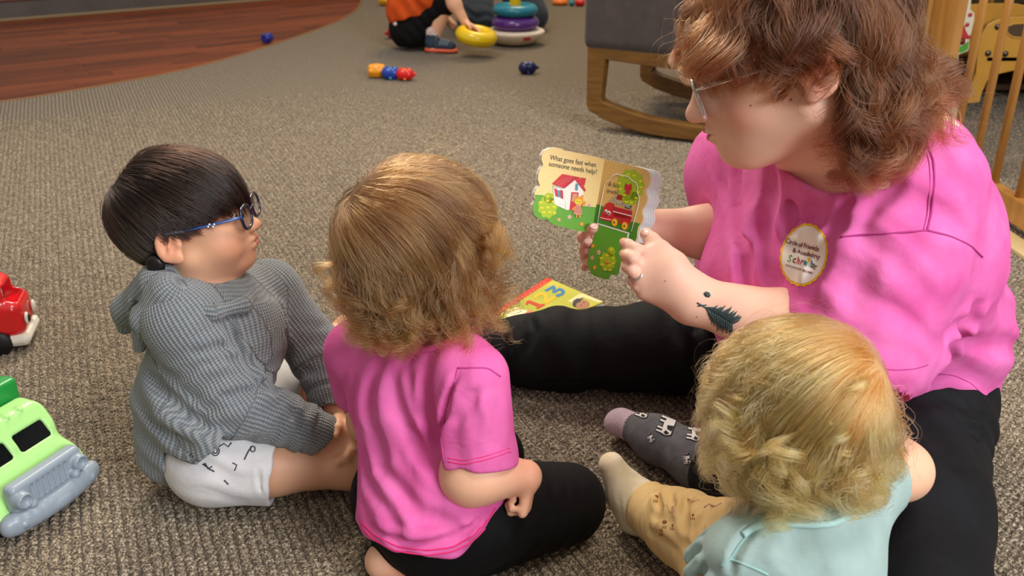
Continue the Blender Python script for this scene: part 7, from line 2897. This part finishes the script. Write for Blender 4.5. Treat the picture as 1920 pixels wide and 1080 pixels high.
# ---- child squatting at the back
def far_child():
    root = empty('person', V(*Zp(800, 90)[:2], 0), 'small child in an orange top and black trousers squatting beside the ring stacker', 'person')
    Y0 = 4.50
    g = Sdf(0.03)
    sh_ = Zp(815, 98, 0.0)
    pel = A(772, 52, Y0 + 0.05)
    kneeR, ankR = A(838, -6, Y0 - 0.02), A(812, 72, Y0 - 0.02)
    chest = A(790, -20, Y0 + 0.03)
    neck = A(815, -75, Y0)
    g.u(Cone(pel, chest, 0.085, 0.085), Cone(chest, neck, 0.07, 0.04), k=0.05)
    hh = Fr(A(832, -128, Y0 - 0.02), -20, -35, 0, 1.0)
    g.u(head_sdf(hh))
    g.u(Cone(pel, kneeR, 0.070, 0.048), Cone(kneeR, ankR, 0.045, 0.030), k=0.02)
    kneeL, ankL = A(815, 10, Y0 + 0.16), A(786, 66, Y0 + 0.12)
    ankL[2] = 0.06
    g.u(Cone(pel, kneeL, 0.066, 0.046), Cone(kneeL, ankL, 0.044, 0.03), k=0.02)
    shd = A(832, -40, Y0 - 0.05)
    el = A(852, 8, Y0 - 0.08)
    wr = A(872, 42, 4.40)
    g.u(Cone(chest, shd, 0.06, 0.036), Cone(shd, el, 0.036, 0.032), Cone(el, wr, 0.031, 0.020), k=0.02)
    g.u(hand(wr, V(0.7, -0.3, -0.35), V(0.1, -0.5, -0.9), (-0.6, -0.6, 0.2), 0.62, (10, 20, 15), child=True), k=0.01)
    shl, ell = A(770, -40, Y0 + .16), A(800, 0, Y0 + 0.22)
    g.u(Cone(chest, shl, 0.05, 0.034), Cone(shl, ell, 0.034, 0.03), Cone(ell, A(850, 48, 4.52), 0.028, 0.018), k=0.02)
    body = blob('body', g, (-0.70, 4.1, 0.0), (0.0, 4.9, 0.95), 0.006, skin_pale, root)
    face_parts(hh, body)
    cap = hair_cap(body, hh, mat('hair_cap_brown', '#6f4c2c'), lambda l: l[:, 2] - np.interp(l[:, 0], [-.12, -.02, 0, .03, .05, .09], [-.06, -.05, .0, .01, .03, .05]), 0.012, 0.005)
    tr = Sdf(0.03)
    tr.u(Cone(pel + V(0, 0, 0), A(776, 20, Y0 + .04), 0.108, 0.10), Cone(pel, kneeR, 0.090, 0.062), Cone(kneeR, kneeR + (ankR - kneeR) * 0.12, 0.058, 0.056), k=0.03)
    tr.u(Cone(pel, kneeL, 0.085, 0.06), Cone(kneeL, ankL, 0.058, 0.042), k=0.03)
    tr.isect(Box_((0, 0, 0.5), (9, 9, 0.48)), k=0.004)
    tr.folds(pel + V(0.06, -0.08, 0.02), 0.10, (0.7, 0, 0.6), 0.05, 0.004, 1.0)
    t_ = blob('trousers', tr, (-0.70, 4.2, 0.0), (-0.1, 4.9, 0.6), 0.006, black_knit, root)
    st = Sdf(0.03).u(Cone(A(792, 14, Y0 - 0.06), A(822, 12, Y0 - 0.075), 0.035, 0.03))
    st = Sdf(0.02).u(tr).isect(Half(A(790, 40, Y0 - 0.1), V(0.35, 0, -1)), k=0.002)
    top = Sdf(0.03)
    top.u(Cone(A(768, 18, Y0 + 0.04), chest, 0.112, 0.115), Cone(chest, neck, 0.105, 0.06), Cone(chest, shd + V(-0.02, 0, 0), 0.09, 0.062), Cone(chest, shl, 0.085, 0.055), k=0.04)
    top.cut(Half(A(770, 33, Y0 - 0.08), nrm(V(-0.30, 0.1, 1))), k=0.004)
    top.folds(A(780, 10, Y0 - 0.08), 0.14, (0.8, 0, 0.5), 0.07, 0.005, 1.0)
    blob('shirt', top, (-0.75, 4.2, 0.1), (0.0, 4.9, 0.9), 0.006, cloth('orange_cotton', '#c9491a', '#d65a22', 500), root)
    # white shorts edge peeping out
    MB().ball(A(744, 42, Y0 + 0.01), (0.020, 0.05, 0.020), 16, 10).build('vest_hem', mat('vest_white', '#dcd6d2', 0.9), root)
    sk = Sdf(0.01).u(Cone(ankR + V(0, 0, 0.03), ankR + V(0.0, 0, -0.045), 0.036, 0.036))
    blob('sock', sk, ankR - 0.12, ankR + 0.1, 0.005, mat('sock_white', '#dcd8d6', 0.9, noise=(60, '#c9a0a0', 0.12)), root)
    for q, yaw in ((Zp(828, 99, 0.0), -8), (V(*A(787, 84, 4.72)[:2], 0), -10)):
        f = Fr(q, yaw)
        sh = Sdf(0.012)
        sh.u(f.cone((-0.045, 0, 0.040), (0.045, 0, 0.032), 0.030, 0.024), f.cone((-0.045, 0, 0.05), (-0.040, 0, 0.075), 0.032, 0.032))
        sh.cut(f.cone((-0.040, 0, 0.06), (-0.036, 0, 0.13), 0.026, 0.030), k=0.003)
        sh.isect(Half(f.p(0, 0, 0.016), V(0, 0, -1)), k=0.003)
        s_ = blob('shoe', sh, f.O - 0.12, f.O + 0.12, 0.004, mat('shoe_navy', '#1f2c3e', 0.7, noise=(160, '#35465c', 0.1)), root)
        so = Sdf(0.01).u(f.cone((-0.048, 0, 0.014), (0.050, 0, 0.012), 0.034, 0.029, ((0, 0, 1), 0.42)))
        so.isect(Half(f.p(0, 0, 0.001), V(0, 0, -1)), k=0.002)
        blob('sole', so, f.O - 0.12, f.O + 0.12, 0.004, mat('sole_orange', '#d9603c', 0.6), s_)
        lc = MB()
        for k in range(4):
            x = 0.002 + k * 0.011
            lc.tube([f.p(x, -0.018, 0.062 - k * 0.002), f.p(x + 0.006, 0, 0.068 - k * 0.003), f.p(x, 0.018, 0.062 - k * 0.002)], 0.0018, 5)
            lc.tube([f.p(x - 0.004, -0.030, 0.038), f.p(x, -0.018, 0.062 - k * 0.002)], 0.0015, 5)
        lc.build('laces', mat('laces_grey', '#9fb0bb', 0.7), s_)


far_child()


def jeans_person():
    root = empty('person', V(*Zp(893, 50)[:2], 0), 'person in dark jeans kneeling behind the ring stacker, only the legs in view', 'person')
    g = Sdf(0.05)
    k_, a_ = A(893, 36, 4.95), A(878, 30, 5.35)
    k_[2] = 0.085
    a_[2] = 0.06
    hip = A(885, -60, 5.25)
    k2 = k_ + V(0.28, 0.15, 0)
    torso = hip + V(0.10, -0.05, 0.42)
    dn = mat('denim_dark', '#232b35', 0.85, sheen=0.2, noise=(14, '#36424f', 0.25), bump=(300, 0.3, 0.002))
    g.u(Cone(hip, k_, 0.12, 0.088), Cone(k_, a_ + V(0, 0.05, 0), 0.085, 0.06), Cone(hip + V(.2, 0, 0), k2, 0.12, 0.088), Cone(k2, k2 + V(0, 0.38, -0.02), 0.085, 0.06), Cone(hip, hip + V(0.2, 0, 0), 0.13, 0.13))
    g.isect(Box_((0, 0, 0.5), (9, 9, 0.495)), k=0.003)
    g.folds(A(895, 36, 4.8), 0.14, (0.2, 0, 1), 0.045, 0.006, 1.0)
    blob('jeans', g, (-0.55, 4.6, 0.0), (0.35, 5.75, 0.62), 0.009, dn, root)
    b = Sdf(0.05).u(Cone(hip + V(.1, 0, .05), torso, 0.13, 0.14), Cone(torso, torso + V(-0.20, -0.12, -0.25), 0.06, 0.045), Cone(torso, torso + V(0.22, -0.1, -0.25), 0.06, 0.045), Cone(torso, torso + V(0, 0, 0.16), 0.07, 0.05), Ell(torso + V(0, -0.02, 0.30), (0.085, 0.1, 0.12)))
    blob('body', b, (-0.75, 4.6, 0.3), (0.5, 5.75, 1.6), 0.012, mat('shirt_grey', '#5a6068', 0.9), root)


jeans_person()


# ---- rocking chair
def rocking_chair():
    f0 = A(1100, 205, 2.98)
    root = empty('rocking_chair', V(0.50, 3.05, 0), 'rocking armchair with dark brown-grey upholstery on a curved wooden sled base', 'chair')
    wood_m = mat('oak_honey', '#7d5726', 0.42, 0.5, noise=(10, '#5e3e1a', 0.25, (1, 1, 9)))
    Yl, Yr = 3.02, 2.82

    def W(x, y):
        t = (x - 1100) / 260.0
        return A(x, y, Yl + (Yr - Yl) * t)
    bot = [(1099, 196), (1104, 208), (1130, 224), (1170, 240), (1210, 251), (1250, 258), (1300, 264), (1350, 267), (1400, 268), (1450, 266), (1500, 258)]
    top = [(1500, 236), (1450, 242), (1400, 243), (1350, 241), (1300, 236), (1250, 228), (1210, 220), (1170, 207), (1140, 196), (1126, 188)]
    fr_o = bot + top + [(1134, 112), (1200, 122), (1300, 136), (1480, 158), (1480, 130), (1300, 108), (1200, 96), (1101, 84)]
    P3 = [W(x, y) for x, y in fr_o]
    nv = nrm(np.cross(W(1400, 200) - W(1100, 200), V(0, 0, 1)))
    if nv[1] > 0:
        nv = -nv
    MB().prism(P3, 0.045, nv, 0.004).build('side_frame', wood_m, root)
    # second side frame behind, darker in the shade
    off = -nv * 0.52
    MB().prism([p + off for p in P3], 0.045, nv, 0.004).build('side_frame', wood_m, root)
    q = W(1330, 250)
    for x in (1330,):
        a = W(x, 236 if x > 1200 else 214)
        MB().box((a + off / 2) + V(0, 0, 0.018), (0.045, 0.50, 0.022), np.stack([nrm(np.cross(nv, V(0, 0, 1))), nv, V(0, 0, 1)]), 0.003).build('stretcher', wood_m, root)
    dk = mat('rocker_dark', '#2b1710', 0.4)  # for the dark bowed piece that stands as the far-side rocker
    rb = [W(x, y) - nv * 0.30 for x, y in ((1205, 118), (1225, 132), (1260, 150), (1310, 168), (1380, 180), (1380, 140), (1300, 124))]
    MB().prism(rb, 0.05, nv, 0.004).build('far_rocker', dk, root)
    up = mat('upholstery_taupe', '#3b3231', 0.9, sheen=0.25, noise=(26, '#463c3a', 0.2), bump=(500, 0.3, 0.001))
    g = Sdf(0.02)
    xa = nrm(np.cross(nv, V(0, 0, 1)))
    if xa[0] < 0:
        xa = -xa
    c0 = W(1092, 80)
    c1 = W(1420, 125)
    ln = np.linalg.norm((c1 - c0)[:2])
    ax = np.stack([xa, -nv, V(0, 0, 1)])
    cen = c0 + xa * ln / 2 - nv * 0.28 + V(0, 0, 0.17)
    g.u(Box_(cen, (ln / 2, 0.29, 0.19), ax, 0.03))
    g.u(Box_(cen + xa * ln * 0.42 + V(0, 0, 0.35), (0.09, 0.29, 0.42), ax, 0.05), k=0.03)
    g.cut(Box_(cen + V(0, 0, 0.20) - xa * 0.05, (ln / 2 - 0.06, 0.18, 0.13), ax, 0.02), k=0.02)
    up_o = blob('upholstery', g, cen - 0.85, cen + 0.95, 0.010, up, root)
    seat = Sdf(0.02).u(Box_(cen + V(0, 0, 0.15) - xa * 0.04, (ln / 2 - 0.04, 0.17, 0.07), ax, 0.04))
    blob('seat_cushion', seat, cen - 0.6, cen + 0.6, 0.012, up, root)
    # foot of the frame touches the carpet
    return root


rocking_chair()


# ---- wooden gate with dowels
def gate():
    p0, p1 = Zp(1866, 448, 0.0), Zp(1920, 486, 0.0)
    gd = nrm(p1 - p0)                  # along the gate, towards the camera
    gn = V(-gd[1], gd[0], 0)
    if gn[1] < 0:
        gn = -gn                        # away from the camera
    pine = mat('pine_varnished', '#c48d4c', 0.32, 0.5, coat=0.3, noise=(6, '#a8712f', 0.25, (6, 6, 0.8)))
    thr = MB().box(p0 + gd * 0.0 + V(0, 0, 0.006) + gn * 0.02, (3.2, 0.055, 0.012), np.stack([gd, gn, V(0, 0, 1)]), 0.003).build('trim_4', mat('threshold_pine', '#dcc594', 0.4, noise=(8, '#cdb27c', 0.25, (1, 1, 1))), None, False)
    thr['kind'] = 'structure'
    base = p0 + gn * 0.075

    def onplane(px, py, d=0.0):
        dr = ray(px, py)
        t = np.dot(base + gn * d - V(0, 0, H), gn) / np.dot(dr, gn)
        return V(0, 0, H) + dr * t
    root = empty('gate', V(base[0], base[1], 0), 'varnished wooden gate with round dowels behind the woman', 'gate')
    ax = np.stack([gd, gn, V(0, 0, 1)])
    rb = onplane(1905, 425)
    MB().box(V(rb[0], rb[1], 0.050) - gd * 0.35, (1.5, 0.032, 0.062), ax, 0.004).build('bottom_rail', pine, root)
    MB().box(V(rb[0], rb[1], 0.86) - gd * 0.35, (1.5, 0.032, 0.055), ax, 0.004).build('top_rail', pine, root)
    for px, py in ((1823, 109), (1864, 136), (1895, 203), (1912, 365)):
        q = onplane(px, py)
        MB().tube([V(q[0], q[1], 0.07), V(q[0], q[1], 0.85)], 0.0105, 14).build('dowel', pine, root)
    s0 = onplane(1864, 136)
    s1 = onplane(1823, 109)
    stp = np.linalg.norm((s0 - s1)[:2])
    q = onplane(1912, 365)
    for k in range(1, 4):
        MB().tube([V(*(q + gd * stp * k)[:2], 0.07), V(*(q + gd * stp * k)[:2], 0.85)], 0.0105, 14).build('dowel', pine, root)
    # the two flat posts of the frame
    a0, a1 = onplane(1757, 60), onplane(1799, 60)
    for (xa_, xb_, dd) in ((1750, 1794, 0.0), (1703, 1742, 0.03)):
        a0, a1 = onplane(xa_, 60, dd), onplane(xb_, 60, dd)
        c = (a0 + a1) / 2
        MB().box(V(c[0], c[1], 0.45), (np.linalg.norm((a1 - a0)[:2]), 0.035, 0.90), ax, 0.004).build('post', pine, root)
    return base, gd, gn


GB, GD, GN = gate()


def behind_gate():
    ply = mat('plywood_yellow', '#c99438', 0.35, 0.5, coat=0.25, noise=(12, '#b8842c', 0.25))
    Yc = 3.15

    def q(x, y, Y=Yc):       # crop factor 2.16, x offset 1620
        return A(1620 + x / 2.16, y / 2.16, Y)
    root = empty('toddler_chair', V(*q(560, 300)[:2], 0), 'yellow plywood toddler chair with a handle slot, behind the gate dowels', 'chair')
    bmx = bmesh.new()
    n = V(0, -1, 0)
    outer = [(412, 420), (425, 370), (452, 300), (462, 200), (476, 140), (500, 100), (540, 78), (600, 68), (700, 64), (800, 64), (880, 80), (920, 120), (940, 200), (960, 300), (990, 420), (930, 420), (905, 360), (870, 310), (800, 290), (700, 284), (600, 288), (540, 302), (500, 328), (480, 372), (468, 415)]
    bd = Sdf(0.0)
    MBo = MB().prism([q(x, y) for x, y in outer], 0.022, n, 0.003)
    o = MBo.build('side_panel', ply, root)
    MB().prism([q(x, y) + V(0, 0.0, 0) - n * 0.30 for x, y in outer], 0.022, n, 0.003).build('side_panel', ply, root)
    # handle slot: a dark plate paints the shade of its hole, rim around it
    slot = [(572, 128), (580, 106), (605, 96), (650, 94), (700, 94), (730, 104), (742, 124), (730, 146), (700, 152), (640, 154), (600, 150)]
    MB().prism([q(x, y) + n * 0.0008 for x, y in slot], 0.002, n).build('handle_slot', mat('slot_shade', '#4a3418', 0.7), o)
    rim = [q(x, y) + n * 0.001 for x, y in slot]
    MB().tube(rim, 0.003, 8, closed=True).build('slot_rim', ply, o)
    for x, y in ((502, 216), (572, 218), (541, 108)):
        MB().ball(q(x, y) + n * 0.002, (0.010, 0.005, 0.010), 14, 8).build('bolt', mat('bolt_steel', '#55504a', 0.3, metal=0.9), o)
    c = q(700, 240)
    MB().box(c - n * 0.15, (0.34, 0.30, 0.02), None, 0.004).build('seat', ply, root)
    # shelf unit in the back
    br = mat('shelf_brown', '#5a3a1c', 0.6, noise=(5, '#4a2e16', 0.3))
    sr = empty('shelf_unit', V(1.45, 3.75, 0), 'brown open wooden shelf unit full of toys behind the gate', 'shelf')
    MB().box((1.55, 3.95, 0.42), (1.5, 0.02, 0.84), None, 0.003).build('back_panel', mat('shelf_back', '#4a3a18', 0.7), sr)
    for z in (0.035, 0.135, 0.284, 0.54, 0.82):
        MB().box((1.60, 3.74, z), (1.4, 0.40, 0.020), None, 0.003).build('shelf_board', br, sr)
    for x in (0.90, 1.64, 2.30):
        MB().box((x, 3.74, 0.42), (0.022, 0.40, 0.84), None, 0.003).build('side_panel', br, sr)
    for x in (1.76, 1.90, 2.04):
        MB().tube([V(x, 3.56, 0.30), V(x, 3.56, 0.53)], 0.011, 12).build('rod', mat('pine_varnished', '#c48d4c'), sr)
    # wooden toys, printed panels with red, white and green
    white, green, red, sage_ = mat('toy_panel_white', '#d8cfb8', 0.4), mat('toy_panel_green', '#4f9a2c', 0.4), mat('toy_panel_red', '#b8242c', 0.4), mat('toy_panel_pane', '#8f9880', 0.2)

    def toyhouse(x0, y0, x1, y1, Y, label, trim, low):
        a, b_ = A(x0, y1, Y), A(x1, y0, Y)
        w, h_ = b_[0] - a[0], b_[2] - a[2]
        c_ = V((a[0] + b_[0]) / 2, Y, (a[2] + b_[2]) / 2)
        r_ = empty('toy_house', V(c_[0], c_[1], a[2]), label, 'toy')
        MB().box(c_, (w, 0.10, h_), None, 0.006).build('box', white, r_)
        for i in (-1, 1):
            f_ = MB()
            cc = c_ + V(i * w * 0.23, -0.052, h_ * 0.12)
            f_.box(cc, (w * 0.36, 0.006, h_ * 0.52), None, 0.002)
            fo = f_.build('window_frame', trim, r_)
            MB().box(cc + V(0, -0.004, 0), (w * 0.26, 0.004, h_ * 0.38), None, 0.001).build('pane', sage_, fo)
            MB().box(cc + V(0, -0.007, 0), (w * 0.02, 0.003, h_ * 0.38), None, 0.001).build('glazing_bar', trim, fo)
        MB().box(c_ + V(0, -0.053, -h_ * 0.36), (w * 0.98, 0.006, h_ * 0.24), None, 0.002).build('printed_base', low, r_)
        rs = np.random.RandomState(int(x0))
        for k in range(7):
            MB().ball(c_ + V((rs.rand() - .5) * w * 0.9, -0.054, (rs.rand() - .5) * h_ * 0.9), (0.008, 0.003, 0.008), 10, 6).build('printed_apple', red, r_)
    toyhouse(1610, -40, 1720, 27, 3.66, 'white toy house with red window frames, upper one beside the gate posts', red, red)
    toyhouse(1600, 30, 1714, 100, 3.64, 'white toy house with a green base and red dots, below the red-framed one', white, green)
    # slim activity panel between post and dowel
    pr_ = empty('activity_panel', V(*A(1808, 100, 3.05)[:2], 0), 'tall white wooden activity panel with a red flower and green base behind the gate', 'toy')
    out = [(372, 272), (372, 0), (372, -40), (440, -40), (432, 40), (448, 52), (448, 80), (430, 160), (424, 206), (402, 216), (384, 222), (382, 262)]
    po = MB().prism([q(x, y, 3.05) for x, y in out], 0.020, n, 0.003).build('panel', white, pr_)
    MB().prism([q(x, y, 3.05) + n * 0.001 for x, y in ((374, 214), (374, 196), (400, 184), (426, 164), (420, 200), (400, 212))], 0.002, n).build('printed_grass', green, po)
    MB().prism([q(x, y, 3.05) + n * 0.001 for x, y in circ(392, 142, 26, 40, 20, 0, 0.15, 6)], 0.002, n).build('printed_flower', red, po)
    MB().ball(q(388, 165, 3.05) + n * 0.008, 0.012, 14, 10).build('knob', mat('knob_maroon', '#5a1a1c', 0.4), po)
    for x, y in ((424, 150), (430, 60), (400, 8), (418, 100)):
        MB().ball(q(x, y, 3.05) + n * 0.001, (0.007, 0.002, 0.007), 10, 6).build('printed_apple', red, po)
    # grey rounded panel low behind the post
    tag(MB().prism([A(1774, 250, 2.9), A(1774, 165, 2.9), A(1784, 170, 2.9), A(1794, 190, 2.9), A(1798, 215, 2.9), A(1796, 250, 2.9)], 0.02, n, 0.003).build('puzzle_board', mat('board_cream', '#c9bfa0', 0.5)), 'small cream puzzle board low behind the gate post', 'toy')


behind_gate()
bpy.context.view_layer.update()
